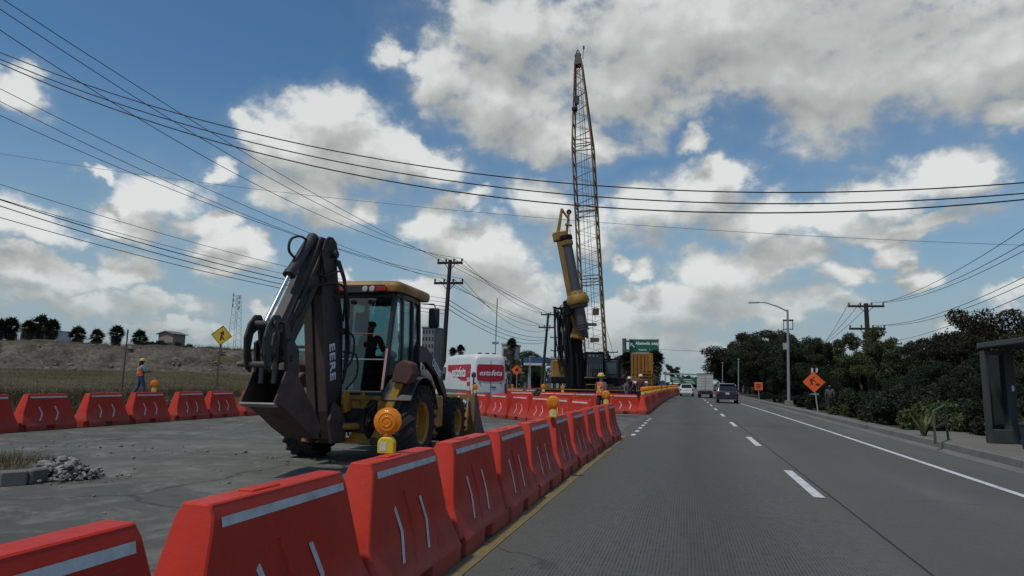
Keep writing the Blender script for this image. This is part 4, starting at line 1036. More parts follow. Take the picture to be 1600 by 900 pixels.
# loader arms and bucket
for sx_ in (-1, 1):
    mb = MB(); P = [(.95, 1.98), (1.45, 1.96), (2.2, 1.66), (2.85, 1.15), (3.30, .55)]; prof_u = [(y, z+.15-.05*i/4) for i, (y, z) in enumerate(P)]; prof_d = [(y-.03*i, z-.19+.03*i) for i, (y, z) in enumerate(P)]
    mb.prism(prof_u+prof_d[::-1], (sx_*.70, 0, 0), (0, 1, 0), (0, 0, 1), (.12, 0, 0)); arm = part('loader_arm', mb, black_paint, bevel=.012)
    if sx_ > 0:
        text_mesh('DEERE', .24, 'lettering', letter_white, (.768, 2.10, 1.68), (pi/2, radians(-1) , pi/2), arm, offset=.006); arm.children[0].rotation_euler = (pi/2, 0, pi/2); arm.children[0].rotation_euler.rotate_axis('Z', radians(-27))
    mb = MB(); mb.cyl((sx_*.62, 1.9, .95), (sx_*.62, 2.9, 1.02), .055, n=12); part('lift_cylinder', mb, yellow_paint, arm, bevel=0)
    mb = MB(); mb.cyl((sx_*.98, 3.30, .35), (sx_*.98, 3.38, .85), .05, n=12); tc = part('tilt_cylinder', mb, yellow_paint, bevel=0, smooth=True)
    mb = MB(); mb.cyl((sx_*.98, 3.38, .85), (sx_*.98, 3.42, 1.10), .028, n=10); part('rod', mb, chrome, tc, bevel=0, smooth=True)
    mb = MB(); mb.prism([(3.1, .3), (3.5, .25), (3.5, .75), (3.3, 1.15), (3.15, 1.0)], (sx_*.80, 0, 0), (0, 1, 0), (0, 0, 1), (.05, 0, 0)); part('bucket_linkage_plate', mb, yellow_paint)
bprof = [(3.48, 1.18), (3.46, .55), (3.55, .22), (3.85, .10), (4.5, .09)]
mb = MB(); n = len(bprof); th = .03
out = bprof; inn = [(y+.035, z+.0) if i < 2 else (y+.02, z+.035) for i, (y, z) in enumerate(bprof)]
mb.prism(out+inn[::-1], (0, 0, 0), (0, 1, 0), (0, 0, 1), (2.26, 0, 0)); lb = part('loader_bucket', mb, M('bucket_yellow_worn', (.22, .13, .035), .6, dirt=.8, dirt_c=(.09, .065, .045), scale=2), bevel=.005)
for sx_ in (-1, 1):
    mb = MB(); mb.prism([(3.47, 1.18), (3.55, 1.22), (3.80, 1.05), (4.05, .62), (4.5, .20), (4.5, .09), (3.85, .10), (3.55, .22), (3.45, .55)], (sx_*1.14, 0, 0), (0, 1, 0), (0, 0, 1), (.03, 0, 0)); part('bucket_side_plate', mb, M('bucket_side', (.115, .085, .065), .7, dirt=.7, dirt_c=(.05, .04, .035), scale=3), lb)
mb = MB(); mb.prism([(-.07, 0), (0, .06), (.07, .01), (.03, -.06), (-.04, -.05)], (.88, 3.445, 1.0), (1, 0, 0), (0, 0, 1), (0, .006, 0)); part('decal', mb, letter_white, lb, bevel=0)
for n_ in ('tilt_cylinder', 'bucket_linkage_plate', 'loader_bucket'):
    for o in [c for c in bh.children if c.name.split('.')[0] == n_]: o.location = (.06, .32, -.06)
# swing frame + boom
bxo = -.17
def bP(poly, x, w): 
    mb = MB(); mb.prism(poly, (bxo+x, 0, 0), (0, 1, 0), (0, 0, 1), (w, 0, 0)); return mb
part('swing_frame', bP([(-.62, .35), (-.62, 1.12), (-.80, 1.1), (-1.02, .78), (-1.12, .50), (-1.0, .34)], 0, .34), rust_steel, bevel=.02)
for s1 in (-1, 1):
    part('swing_ear', bP([(-.62, .90), (-.70, 1.12), (-.80, 1.22), (-.92, 1.24), (-1.00, 1.16), (-1.00, 1.02), (-.90, .85)], s1*.24, .06), yellow_paint, bevel=.01)
    mb = MB(); mb.cyl((bxo+s1*.5, -.55, .62), (bxo+s1*.18, -.95, .62), .06, n=12); part('swing_cylinder', mb, yellow_paint, bevel=0, smooth=True)
    mb = MB(); mb.cyl((bxo+s1*.45, -.62, .85), (bxo+s1*.45, -.62, 1.22), .045, n=10); mb.lathe([(.001, 0), (.07, .02), (.07, .07), (.001, .09)], (bxo+s1*.45, -.62, 1.02), (0, 0, 1), n=10); part('swing_lock', mb, yellow_paint, bevel=0)
boom_poly = [(-.88, .50), (-1.22, .44), (-1.40, .9), (-1.55, 1.6), (-1.70, 2.5), (-1.84, 3.3), (-1.86, 3.80), (-1.74, 4.00), (-1.50, 4.02), (-1.36, 3.85), (-1.22, 3.3), (-.98, 2.6), (-.90, 1.7), (-.84, .95)]
boom = part('boom', bP(boom_poly, 0, .34), boom_paint, bevel=.015)
# rusty rear face with a vertical channel
for s1 in (-1, 1):
    mb = MB(); rear = [(-1.22, .44), (-1.40, .9), (-1.55, 1.6), (-1.70, 2.5), (-1.78, 2.95)]
    for (y0, za), (y1, zb) in zip(rear, rear[1:]): mb.bar((bxo+s1*.10, y0-.004, za), (bxo+s1*.10, y1-.004, zb+.002), .145, .05, (0, 1, 0))
    part('boom_rear_plate', mb, rust_brown, boom, bevel=.004)
for s1 in (-1, 1):
    part('boom_foot_plate', bP([(-.78, .38), (-1.30, .36), (-1.42, .75), (-1.30, 1.05), (-1.0, .95), (-.8, .7)], s1*.21, .05), rust_brown, boom, bevel=.01)
    for y_, z_, r_p, x_p in ((-1.0, .62, .085, .16), (-1.58, 3.82, .08, .20), (-1.05, 2.30, .07, .15)):
        mb = MB(); mb.cyl((bxo+s1*x_p, y_, z_), (bxo+s1*(x_p+.09), y_, z_), r_p, n=14); part('pivot_pin', mb, rust_steel, boom, bevel=.004)
o = text_mesh('EERE', .27, 'lettering', letter_white, (bxo+.179, -1.33, 1.72), (0, 0, 0), boom, offset=.008, space=1.15)
# letters run top to bottom on the right side of the boom
ex = Vector((0, .17, -1)).normalized(); ez = Vector((1, 0, 0)); ey = ez.cross(ex)
o.rotation_euler = Matrix((ex, ey, ez)).transposed().to_euler()
mb = MB(); mb.prism([(-.55, .98), (-.62, 1.42), (-.78, 1.55), (-.98, 1.46), (-1.02, 1.20), (-.86, 1.12), (-.80, .90)], (-.82, 0, 0), (0, 1, 0), (0, 0, 1), (.10, 0, 0)); part('swing_casting', mb, rust_brown, bevel=.02)
mb = MB(); mb.cyl((-.86, -.80, 1.30), (-.40, -.95, 1.05), .05, n=10); part('hydraulic_pipe', mb, rust_brown, bevel=0)
# boom cylinder between boom and cab
mb = MB(); mb.cyl((bxo, -.88, 1.15), (bxo, -1.02, 2.1), .075, n=14); mb.cyl((bxo, -1.02, 2.1), (bxo, -1.10, 2.6), .04, n=10); part('boom_cylinder', mb, boom_paint, bevel=0, smooth=True)
# hook-like holes on boom side (relief marks)
for k in range(3):
    mb = MB(); mb.bar((bxo+.172, -1.45+.03*k, 3.30-.16*k), (bxo+.172, -1.30+.03*k, 3.22-.16*k), .03, .02, (1, 0, 0)); part('boom_bracket', mb, hose, boom, bevel=.004)
# dipper
dip_poly = [(-1.40, 3.95), (-1.55, 4.14), (-1.85, 4.12), (-2.05, 3.75), (-2.42, 3.0), (-2.98, 2.05), (-3.06, 1.78), (-2.90, 1.64), (-2.66, 1.72), (-2.30, 2.35), (-1.90, 3.05), (-1.62, 3.45)]
dip = part('dipper', bP(dip_poly, 0, .25), M('dipper_paint', (.024, .021, .020), .55, dirt=.9, dirt_c=(.085, .060, .046), scale=2.2, bmp=.1), bevel=.015)
for s1 in (-1, 1):
    part('dipper_cheek', bP([(-1.38, 3.60), (-1.36, 3.90), (-1.44, 4.10), (-1.58, 4.17), (-1.72, 4.15), (-1.84, 4.05), (-1.90, 3.85), (-1.86, 3.5), (-1.70, 3.2), (-1.52, 3.2)], s1*.186, .03), rust_steel, dip, bevel=.008)
    part('bucket_link', bP([(-3.02, 2.25), (-2.86, 2.22), (-2.62, 1.55), (-2.70, 1.35), (-2.84, 1.40)], s1*.20, .05), black_paint, bevel=.01)
mb = MB()
c0 = Vector((bxo, -1.80, 4.12)); c1 = Vector((bxo, -2.46, 3.22)); c2 = Vector((bxo, -3.20, 2.20))
c0 += Vector((0, -.10, 0)); c1 += Vector((-.0, -.12, 0)); 
mb.cyl(c0, c1, .085, n=16); mb.cyl(c1-(c1-c0).normalized()*.08, c1+(c1-c0).normalized()*.02, .1, n=16); cy = part('bucket_cylinder', mb, boom_paint, bevel=0, smooth=True)
mb = MB(); mb.cyl(c1, c2, .036, n=14); part('rod', mb, chrome, cy, bevel=0, smooth=True)
# bell linkage at dipper end
for s1 in (-1, 1):
    part('bell_link', bP([(-2.96, 2.24), (-3.05, 2.34), (-3.20, 2.33), (-3.34, 2.20), (-3.42, 2.0), (-3.40, 1.75), (-3.33, 1.55), (-3.22, 1.50), (-3.20, 1.62), (-3.27, 1.85), (-3.22, 2.05), (-3.08, 2.14)], s1*.15, .045), black_paint, bevel=.012)
for y_, z_, r_p, h_p in ((-3.20, 2.20, .05, .2), (-3.29, 1.62, .045, .2), (-2.86, 1.72, .055, .27)):
    mb = MB(); mb.cyl((bxo-h_p, y_, z_), (bxo+h_p, y_, z_), r_p, n=12); part('pin', mb, M('pin_steel', (.05, .042, .036), .6), bevel=.004)
for y_, x_ in ((-2.75, -.10), (-2.72, .10)):
    mb = MB(); mb.cyl((bxo+x_, -2.95, 2.1), (bxo+x_, -3.0, 1.35), .045, n=10); part('link_rod', mb, black_paint, bevel=0)
# bucket
bo = [(-2.86, 1.56), (-2.62, 1.46), (-2.28, 1.14), (-1.96, .86), (-1.78, .64), (-1.94, .50), (-2.35, .68), (-2.75, .90), (-3.14, 1.08)]
bi = [(y+(-2.5-y)*.045, z+(1.2-z)*.055) for y, z in bo]
mb = MB(); mb.prism(bo+bi[::-1], (bxo, 0, 0), (0, 1, 0), (0, 0, 1), (.50, 0, 0)); bk = part('digging_bucket', mb, rust_brown, bevel=.006)
for s1 in (-1, 1):
    mb = MB(); mb.prism(bo+[(-3.24, 1.10), (-3.10, 1.32), (-2.98, 1.52)], (bxo+s1*.26, 0, 0), (0, 1, 0), (0, 0, 1), (.025, 0, 0)); part('bucket_cheek', mb, rust_brown, bk, bevel=.004)
    mb = MB(); mb.prism([(-2.60, 1.45), (-2.95, 1.5), (-3.0, 1.95), (-2.82, 2.02), (-2.62, 1.85)], (bxo+s1*.245, 0, 0), (0, 1, 0), (0, 0, 1), (.05, 0, 0)); part('bucket_ear', mb, black_paint, bk, bevel=.01)
mb = MB(); mb.box((bxo, -3.20, 1.055), (.54, .10, .03), Matrix.Rotation(radians(-28), 3, 'X')); part('cutting_edge', mb, M('edge_steel', (.22, .22, .21), .4, dirt=.5, dirt_c=(.1, .09, .08)), bk, bevel=.004)
# hoses on the arm
def hs(pts, r=.020, par=dip):
    P = [Vector(p) for p in pts]; Q = []
    for i in range(len(P)-1):
        p0 = P[max(i-1, 0)]; p1 = P[i]; p2 = P[i+1]; p3 = P[min(i+2, len(P)-1)]
        for k in range(7):
            t = k/7; Q.append(.5*((2*p1)+(-p0+p2)*t+(2*p0-5*p1+4*p2-p3)*t*t+(-p0+3*p1-3*p2+p3)*t**3))
    Q.append(P[-1]); mb = MB(); mb.tube(Q, r, 7); part('hydraulic_hose', mb, hose, par, bevel=0, smooth=True)
hs([(bxo, -1.95, 3.95), (bxo-.02, -2.25, 4.02), (bxo-.04, -2.52, 3.90), (bxo-.04, -2.55, 3.66), (bxo, -2.28, 3.52)], .022)
hs([(bxo+.05, -1.9, 3.5), (bxo+.2, -1.9, 3.32), (bxo+.26, -1.65, 3.42), (bxo+.28, -1.35, 3.50), (bxo+.26, -1.15, 3.30), (bxo+.24, -1.1, 2.9), (bxo+.22, -1.08, 2.5)])
hs([(bxo+.1, -2.25, 2.95), (bxo+.2, -2.0, 3.12), (bxo+.27, -1.6, 3.22), (bxo+.28, -1.25, 3.2), (bxo+.27, -1.0, 2.9), (bxo+.25, -.95, 2.5), (bxo+.24, -.92, 2.1), (bxo+.22, -.95, 1.7)])
hs([(bxo-.15, -2.0, 3.7), (bxo-.2, -2.2, 3.3), (bxo-.16, -2.5, 2.9), (bxo-.15, -2.8, 2.45)], .018)
hs([(bxo+.15, -2.15, 3.0), (bxo+.18, -2.35, 2.7), (bxo+.16, -2.62, 2.3), (bxo+.15, -2.75, 2.0)], .018)
hs([(bxo+.2, -1.0, 2.35), (bxo+.28, -.75, 2.2), (bxo+.26, -.72, 1.8), (bxo+.15, -.85, 1.55)], .018, boom)
hs([(bxo+.2, -.95, 1.9), (bxo+.32, -.70, 1.85), (bxo+.33, -.66, 1.5), (bxo+.2, -.8, 1.25)], .018, boom)
hs([(bxo-.22, -1.75, 3.6), (bxo-.3, -1.5, 3.5), (bxo-.28, -1.3, 3.0), (bxo-.24, -1.2, 2.2)], .02, boom)
for k_ in range(4):
    o_ = .03*k_; hs([(bxo+.12-.07*k_, -1.80, 3.95), (bxo+.16-.08*k_, -2.02+o_, 3.55-o_), (bxo+.15-.07*k_, -2.28, 3.10), (bxo+.14-.06*k_, -2.62, 2.5)], .017)
    hs([(bxo+.20, -1.30-.06*k_, 3.75), (bxo+.27+.02*k_, -1.16-.07*k_, 3.3), (bxo+.24+.03*k_, -1.02-.04*k_, 2.6), (bxo+.22+.02*k_, -.92, 1.9), (bxo+.18, -.88, 1.35)], .016, boom)
hs([(-.60, -.66, 1.0), (-.35, -.78, .80), (-.28, -.74, .55), (-.1, -.70, .42)], .018, bh); hs([(.55, -.68, 1.05), (.35, -.76, .9), (.10, -.74, .62), (-.05, -.72, .5)], .018, bh)
mb = MB(); mb.tube([(.35, -.70, .40), (.45, -.74, .33), (.55, -.76, .34), (.66, -.74, .38)], .010, 5); part('chain', mb, bare_steel, bevel=0)
def squash(o):
    if o.type == 'MESH' and o.name.split('.')[0] != 'lettering':
        for v in o.data.vertices:
            if v.co.z > 2.0: v.co.z = 2+(v.co.z-2)*.83
    for c in o.children: squash(c)
for o in (boom, dip, cy): squash(o)
for o in bh.children:
    if o.name.split('.')[0] == 'boom_cylinder': squash(o)
# operator
person((BX-.16, BY+.58, .84), BR+pi, 'backhoe operator in red shirt and dark cap seated inside the cab', 'operator',
       pose=dict(pel=(0, .05, .96), waist=(0, .06, 1.08), chest=(0, .05, 1.27), neck=(0, .02, 1.45), head=(.0, .0, 1.60), top=(0, 0, 1.70), hl=(-.09, .0, .96), hr=(.09, .0, .96),
                 kl=(-.14, -.42, .98), kr=(.14, -.42, .98), al=(-.14, -.48, .60), ar=(.14, -.48, .60), el=(-.25, -.08, 1.15), er=(.25, -.08, 1.15), wl=(-.16, -.36, 1.20), wr=(.16, -.36, 1.20)),
       shirt=(.42, .040, .025), trousers=(.03, .035, .05), cap=(.03, .03, .035))
# ------------------------------------------------------------------ rotary drilling rig
def P2(b, name, mb, mat, bevel=.01, smooth=False, **k): return mb.build(name, mat, b, bevel, smooth, **k)
dgY = 41.0
base = A(915, 628, dgY)
rig = empty('drilling_rig', (base.x, dgY, 0), radians(16), 'yellow and black rotary drilling rig on tracks with its leaning mast and kelly bar', 'drilling rig')
def rl(u, v, dy=0.0):
    """point in the rig's frame seen towards (u, v) in its own working plane dy metres nearer"""
    p = A(u, v, dgY-dy)-Vector((base.x, dgY, 0)); c, s = cos(-radians(16)), sin(-radians(16)); return Vector((p.x*c-p.y*s, p.x*s+p.y*c, p.z))
rig_black = M('rig_black', (.008, .009, .011), .5, dirt=.25, dirt_c=(.03, .025, .02), scale=2, spec=.15)
rig_yel = M('rig_yellow', (.32, .17, .028), .6, dirt=.8, dirt_c=(.08, .055, .03), scale=1.4)
kelly_m = M('kelly_grey', (.075, .08, .085), .45, metal=.3, dirt=.5, dirt_c=(.06, .05, .045), scale=1)
# tracks (long side across the view)
for dy in (-1.5, 1.5):
    pts = []
    for a in range(90, 271, 15): pts.append((-2.6+.5*cos(radians(a)), .5+.5*sin(radians(a))))
    for a in range(-90, 91, 15): pts.append((2.6+.5*cos(radians(a)), .5+.5*sin(radians(a))))
    mb = MB(); mb.prism(pts, (0, dy, 0), (1, 0, 0), (0, 0, 1), (0, .7, 0)); tr = P2(rig, 'track', mb, rubber, .02)
    for k in range(7):
        mb = MB(); mb.cyl((-2.4+.8*k, dy-.37, .45), (-2.4+.8*k, dy+.37, .45), .28, n=16); P2(tr, 'track_roller', mb, rig_black, .01)
    for k in range(26):
        pass
    mb = MB(); mb.bar((-2.9, dy-.38, 1.03), (2.9, dy-.38, 1.03), .03, .05); P2(tr, 'track_guard', mb, rig_yel, 0)
mb = MB(); mb.box((0, 0, .75), (2.4, 2.4, .6)); mb.cyl((0, 0, 1.0), (0, 0, 1.3), 1.0, n=24); P2(rig, 'undercarriage', mb, rig_black)
mb = MB(); mb.box((.2, .9, 1.55), (4.6, 2.8, .4)); P2(rig, 'upper_deck', mb, rig_black, .03)
mb = MB(); mb.box((rl(872, 575).x, .3, 2.15), (.82, 1.2, 1.15)); P2(rig, 'side_cabinet', mb, rig_yel, .04)
mb = MB(); mb.box((.9, 2.2, 2.3), (3.0, 1.4, 1.3)); P2(rig, 'engine_cover', mb, rig_black, .05)
# cab
cx0 = rl(925, 575).x
mb = MB(); mb.box((cx0, -.35, 1.95), (1.10, 1.7, .50)); mb.box((cx0, -.35, 3.16), (1.12, 1.72, .10)); rc = P2(rig, 'cab', mb, rig_black, .04)
for sx_ in (-1, 1):
    for yy in (-1.15, .45): mb = MB(); mb.bar((cx0+sx_*.50, yy, 2.2), (cx0+sx_*.50, yy, 3.12), .10, .10); P2(rc, 'cab_post', mb, rig_black)
mb = MB(); mb.box((cx0, -1.19, 2.66), (.92, .02, .88)); P2(rc, 'cab_window', mb, dark_glass('rig_glass', (.03, .05, .055)), 0)
for sx_ in (-1, 1): mb = MB(); mb.box((cx0+sx_*.54, -.35, 2.66), (.02, 1.5, .88)); P2(rc, 'cab_window', mb, dark_glass('rig_glass', (.03, .05, .055)), 0)
for k in range(9): mb = MB(); x = cx0-.44+.11*k; mb.bar((x, -1.24, 1.75), (x, -1.24, 2.5), .022, .022); P2(rc, 'guard_bar', mb, galv, 0)
for k in range(3): mb = MB(); x = cx0-.3+.22*k; mb.box((x, -1.24, 2.98), (.10, .06, .10)); P2(rc, 'work_light', mb, M('lamp_dim', (.5, .55, .5), .3), .01)
mb = MB(); mb.bar((cx0-.6, -1.2, 1.72), (cx0+.65, -1.2, 1.72), .05, .05); mb.bar((cx0+.65, -1.2, 1.72), (cx0+1.0, .6, 1.72), .05, .05); P2(rig, 'walkway_edge', mb, M('handrail_tan', (.3, .22, .12), .6), 0)
mb = MB(); mb.box((cx0+1.12, .3, 2.15), (.85, 1.2, 1.25)); P2(rig, 'rear_cabinet', mb, M('cabinet_dark_blue', (.018, .026, .036), .4), .05)
mb = MB(); mb.box((cx0+1.12, -.32, 2.3), (.6, .03, .65)); P2(rig, 'cabinet_window', mb, dark_glass('rig_glass2', (.05, .07, .08)), 0)
mb = MB(); mb.tube([(cx0+.6, -.9, 3.1), (cx0+.85, -1.0, 3.15), (cx0+.88, -1.0, 3.0)], .02, 5); mb.box((cx0+.88, -1.0, 2.85), (.18, .06, .36)); P2(rig, 'mirror', mb, rig_black, 0)
# black A-frame / column at the middle
w0 = rl(887, 600, 1.2); w1 = rl(906, 530, 1.2)
mb = MB(); mb.bar(rl(900, 606, 1.0), rl(897, 470, 1.0), .72, .7, (0, 1, 0), .60, .6); P2(rig, 'mast_support', mb, rig_black, .03)
mb = MB(); mb.bar(rl(888, 606, .8), rl(886, 475, .8), .26, .4, (0, 1, 0)); P2(rig, 'lift_cylinder', mb, rig_black, .03)
mb = MB(); mb.bar(rl(913, 606, .8), rl(905, 520, .8), .20, .3, (0, 1, 0)); P2(rig, 'lift_cylinder', mb, rig_black, .03)
for k, ux in enumerate((895, 903)):
    mb = MB(); mb.tube([rl(ux, 604, 1.55), rl(ux-1+k*.2, 570, 1.6), rl(ux-4+k*.4, 532+5*(k % 3), 1.5)], .06 if k % 2 else .10, 8); P2(rig, 'column_pipe', mb, rig_black, 0, True)
# mast beam: leaning, from lower right to the top
m0, m1 = rl(908, 528, 1.6), rl(876, 372, 1.6)
mb = MB(); mb.bar(m0, m1, .62, .55, (0, 1, 0), .50, .45); mast = P2(rig, 'mast', mb, rig_yel, .02)
mb = MB(); mb.bar(m0+Vector((.36, -.1, 0)), m0.lerp(m1, .45)+Vector((.33, -.1, 0)), .10, .5, (0, 1, 0)); P2(mast, 'guide_rail', mb, rig_yel, .01)
mb = MB(); mb.box(m0+Vector((-.18, 0, .25)), (.80, .6, .65), Matrix.Rotation(radians(10), 3, 'Y'), (.8, 1)); P2(mast, 'mast_foot', mb, rig_yel, .04)
ax = (m1-m0).normalized(); sx3 = Vector((0, 1, 0)).cross(ax).normalized()
# mast head (open A-shaped frame)
t0 = m1; t1 = rl(878, 326, 1.6); t2 = rl(889, 330, 1.6)
mb = MB(); mb.box(m1+ax*.1, (.85, .6, .5), Matrix.Rotation(-math.atan2(ax.x, ax.z)*-1, 3, 'Y')); P2(mast, 'head_block', mb, rig_yel, .04)
for a, b, w in ((m1+sx3*-.22, t1, .22), (m1+sx3*.34, t2, .16), (t1-ax*.1, t2-Vector((0, 0, .5)), .12), (t1-ax*1.0, t2-ax*.9, .12)):
    mb = MB(); mb.bar(a, b, w, .25, (0, 1, 0), w*.7, .18); P2(mast, 'head_frame', mb, rig_yel, .02)
mb = MB(); mb.cyl(t2+Vector((0, -.08, -.05)), t2+Vector((0, .08, -.05)), .15, n=18); P2(mast, 'sheave', mb, rig_black, .02)
mb = MB(); mb.cyl(t1+Vector((0, -.06, -.1)), t1+Vector((0, .06, -.1)), .10, n=16); P2(mast, 'sheave', mb, rig_yel, .02)
# kelly bar (telescoping tubes) in front of the mast
k0, k1 = rl(913, 524, 2.4), rl(883.5, 368, 2.4); ka = (k1-k0)
mb = MB(); mb.cyl(k0+ka*.28, k1, .285, n=24); kb = P2(rig, 'kelly_bar', mb, kelly_m, 0, True, angle=60)
mb = MB(); mb.cyl(k0+ka*.05, k0+ka*.30, .30, n=24); P2(kb, 'kelly_lower_tube', mb, kelly_m, 0, True, angle=60)
mb = MB(); mb.cyl(k0-ka*.01, k0+ka*.05, .17, .22, n=20); P2(kb, 'kelly_tip', mb, M('tip_dark', (.05, .05, .055), .5), 0, True, angle=60)
for f in (.05, .075, .10): mb = MB(); mb.cyl(k0+ka*f, k0+ka*(f+.012), .335, n=24); P2(kb, 'ring', mb, M('tip_dark', (.05, .05, .055), .5), 0)
for f, r, c in ((.955, .38, rig_black), (.90, .36, rig_yel)): mb = MB(); mb.cyl(k0+ka*f, k0+ka*(f+.04), r, n=24); P2(kb, 'head_collar', mb, c, .01)
# rotary drive head
f0 = k0+ka*.33
an = ka.normalized()
mb = MB(); mb.lathe([(.36, -.35), (.44, -.30), (.50, -.18), (.60, -.15), (.66, .0), (.64, .22), (.56, .36), (.42, .42), (.38, .60)], f0, an, n=30); rd = P2(rig, 'rotary_drive', mb, rig_yel, .0, True, angle=40)
mb = MB(); mb.lathe([(.40, -.25), (.50, -.23), (.54, -.10), (.48, -.02)], f0-an*.12, an, n=30); P2(rd, 'drive_ring', mb, M('ring_dark', (.09, .07, .05), .6), .0, True)
for k in range(10):
    a = 2*pi*k/10; _, _, d_, a_, b_ = MB().frame((0, 0, 0), an); q = f0+(a_*cos(a)+b_*sin(a))*.50+an*.33; mb = MB(); mb.cyl(q, q+an*.14, .06, n=8); P2(rd, 'bolt', mb, rig_yel, 0)
mb = MB(); mb.box(f0-Vector((.55, -.3, .35)), (.4, .5, .9), Matrix.Rotation(radians(-12), 3, 'Y')); P2(rig, 'drive_motor', mb, rig_black, .05)
# hose bundle and hanging cables left of the mast
hr = random.Random(4)
for k in range(36):
    ux = 866+hr.random()*24; p = rl(ux, 478+hr.random()*6+(ux-866)*.4, 1.2+hr.random()*.5); e_ = rl(868+(ux-866)*.75+hr.random()*6, 552+hr.random()*22, 1.0); 
    mid = p.lerp(e_, .5)+Vector((hr.uniform(-.25, .25), hr.uniform(-.1, .1), -.1)); pts = [p.lerp(mid, t).lerp(mid.lerp(e_, t), t) for t in np.linspace(0, 1, 8)]
    mb = MB(); mb.tube(pts, .038, 5); P2(rig, 'hanging_hose', mb, hose, 0, True)
for k in range(12):
    p = rl(872+k*1.6, 482, 1.2); q = rl(878+k*1.7, 470+hr.random()*8, 1.2); e_ = rl(893+k, 505+hr.random()*25, 1.3); top = p.lerp(e_, .5)+Vector((0, 0, 1.0+hr.random()*.5))
    pts = [p.lerp(top, t).lerp(top.lerp(e_, t), t) for t in np.linspace(0, 1, 9)]; mb = MB(); mb.tube(pts, .032, 5); P2(rig, 'looping_hose', mb, hose, 0, True)
mb = MB(); mb.bar(rl(864, 480, 1.2), rl(888, 486, 1.2), .12, .10); P2(rig, 'hose_carrier', mb, rig_black, .01)
mb = MB(); mb.bar(rl(866, 482, 1.1), rl(868, 560, 1.1), .10, .10); P2(rig, 'hose_carrier', mb, rig_black, .01)
mb = MB(); mb.tube([rl(889, 332, 1.6), rl(893, 400, 1.5), rl(903, 432, 1.5)], .015, 4); P2(rig, 'hoist_cable', mb, wire_mat, 0)

# ------------------------------------------------------------------ lattice boom crane behind
cY = 58.0
cb = A(922, 600, cY)
crane = empty('lattice_crane', (cb.x, cY, 0), 0, 'tall yellow lattice boom crane rising behind the drilling rig', 'crane')
crane_yel = M('crane_yellow', (.17, .10, .033), .6, dirt=.5, dirt_c=(.13, .09, .05), scale=.8)
def cl(u, v, dy=0.0): p = A(u, v, cY+dy); return p-Vector((cb.x, cY, 0))
# boom centre line: perspective of a boom leaning slightly left/away
bot, top = cl(930.5, 586), cl(904, 100); bax = (top-bot).normalized(); bside = Vector((0, 1, 0)).cross(bax).normalized(); bfw = bax.cross(bside).normalized()
Ltot = (top-bot).length
def bw(t):   # half width of the lattice along the boom
    if t < .02: return .75+.18*t/.02
    if t < .72: return .93-.10*t
    return .86*(1-(t-.72)/.28)+.30*(t-.72)/.28
def chord(t, i, j): return bot+(top-bot)*t+bside*(i*bw(t))+bfw*(j*bw(t))
nb = 46; tt = [k/nb for k in range(nb+1)]
for i, j in ((-1, -1), (1, -1), (1, 1), (-1, 1)):
    mb = MB(); mb.tube([chord(t, i, j) for t in tt], .080, 5); P2(crane, 'boom_chord', mb, crane_yel, 0)
faces = [((-1, -1), (1, -1)), ((1, -1), (1, 1)), ((1, 1), (-1, 1)), ((-1, 1), (-1, -1))]
for fi, (a, b) in enumerate(faces):
    mb = MB(); pts = [chord(tt[k], *(a if k % 2 == 0 else b)) for k in range(2, nb+1)]; mb.tube(pts, .046, 4); P2(crane, 'boom_lacing', mb, crane_yel, 0)
for t in (.06, .28, .30, .50, .52, .72, .735, 1.0):
    mb = MB(); q = [chord(t, *c) for c in ((-1, -1), (1, -1), (1, 1), (-1, 1))]
    mb.tube(q+q[:1], .05, 5); P2(crane, 'section_frame', mb, crane_yel, 0)
# head
hp = top+bax*.6
mb = MB(); mb.box(top+bax*.35, (.75, .8, 1.1), Matrix.Rotation(math.atan2(bax.x, bax.z), 3, 'Y'), (.6, .6)); P2(crane, 'boom_head', mb, M('crane_dark', (.03, .028, .026), .6), .03)
for sx_ in (-1, 1): mb = MB(); mb.bar(top+bside*.28*sx_+bax*.8, cl(902.5, 78), .08, .08); P2(crane, 'head_strut', mb, M('crane_dark', (.03, .028, .026), .6), 0)
mb = MB(); mb.cyl(cl(902.5, 88)+Vector((0, -.15, 0)), cl(902.5, 88)+Vector((0, .15, 0)), .28, n=16); P2(crane, 'head_sheave', mb, M('crane_dark', (.03, .028, .026), .6), .02)
mb = MB(); mb.bar(top+bside*.4+bax*.4, top+bside*.55+bax*1.5, .05, .05); mb.box(top+bside*.55+bax*1.5, (.16, .1, .3)); P2(crane, 'anemometer', mb, M('crane_dark', (.03, .028, .026), .6), 0)
mb = MB(); mb.bar(cl(901, 150, -1.2), cl(901, 163, -1.2), .34, .3, (0, 1, 0)); mb.cyl(cl(901, 163, -1.2), cl(901, 175, -1.2), .06, n=6); hk = P2(crane, 'hook_block', mb, M('crane_dark', (.03, .028, .026), .6), .04)
mb = MB(); mb.lathe([(.001, -.3), (.24, -.15), (.28, .05), (.15, .25), (.001, .3)], cl(898, 170, -1.2), (0, 0, 1), n=12); P2(crane, 'headache_ball', mb, M('crane_dark', (.03, .028, .026), .6), 0, True)
for a, b in ((cl(902, 95), cl(901, 150, -1.2)), (cl(899.5, 100), cl(898, 168, -1.2)), (cl(906, 110, -.8), cl(928, 545, -.8)), (cl(903, 110, -.5), cl(920, 545, -.5)), (cl(909, 110, 1), cl(930, 500, 1)), (cl(938, 480, 1), cl(962, 566, 4)), (cl(904, 100, 2), cl(950, 560, 9))):
    mb = MB(); mb.tube([a, b], .018, 4); P2(crane, 'cable', mb, wire_mat, 0)
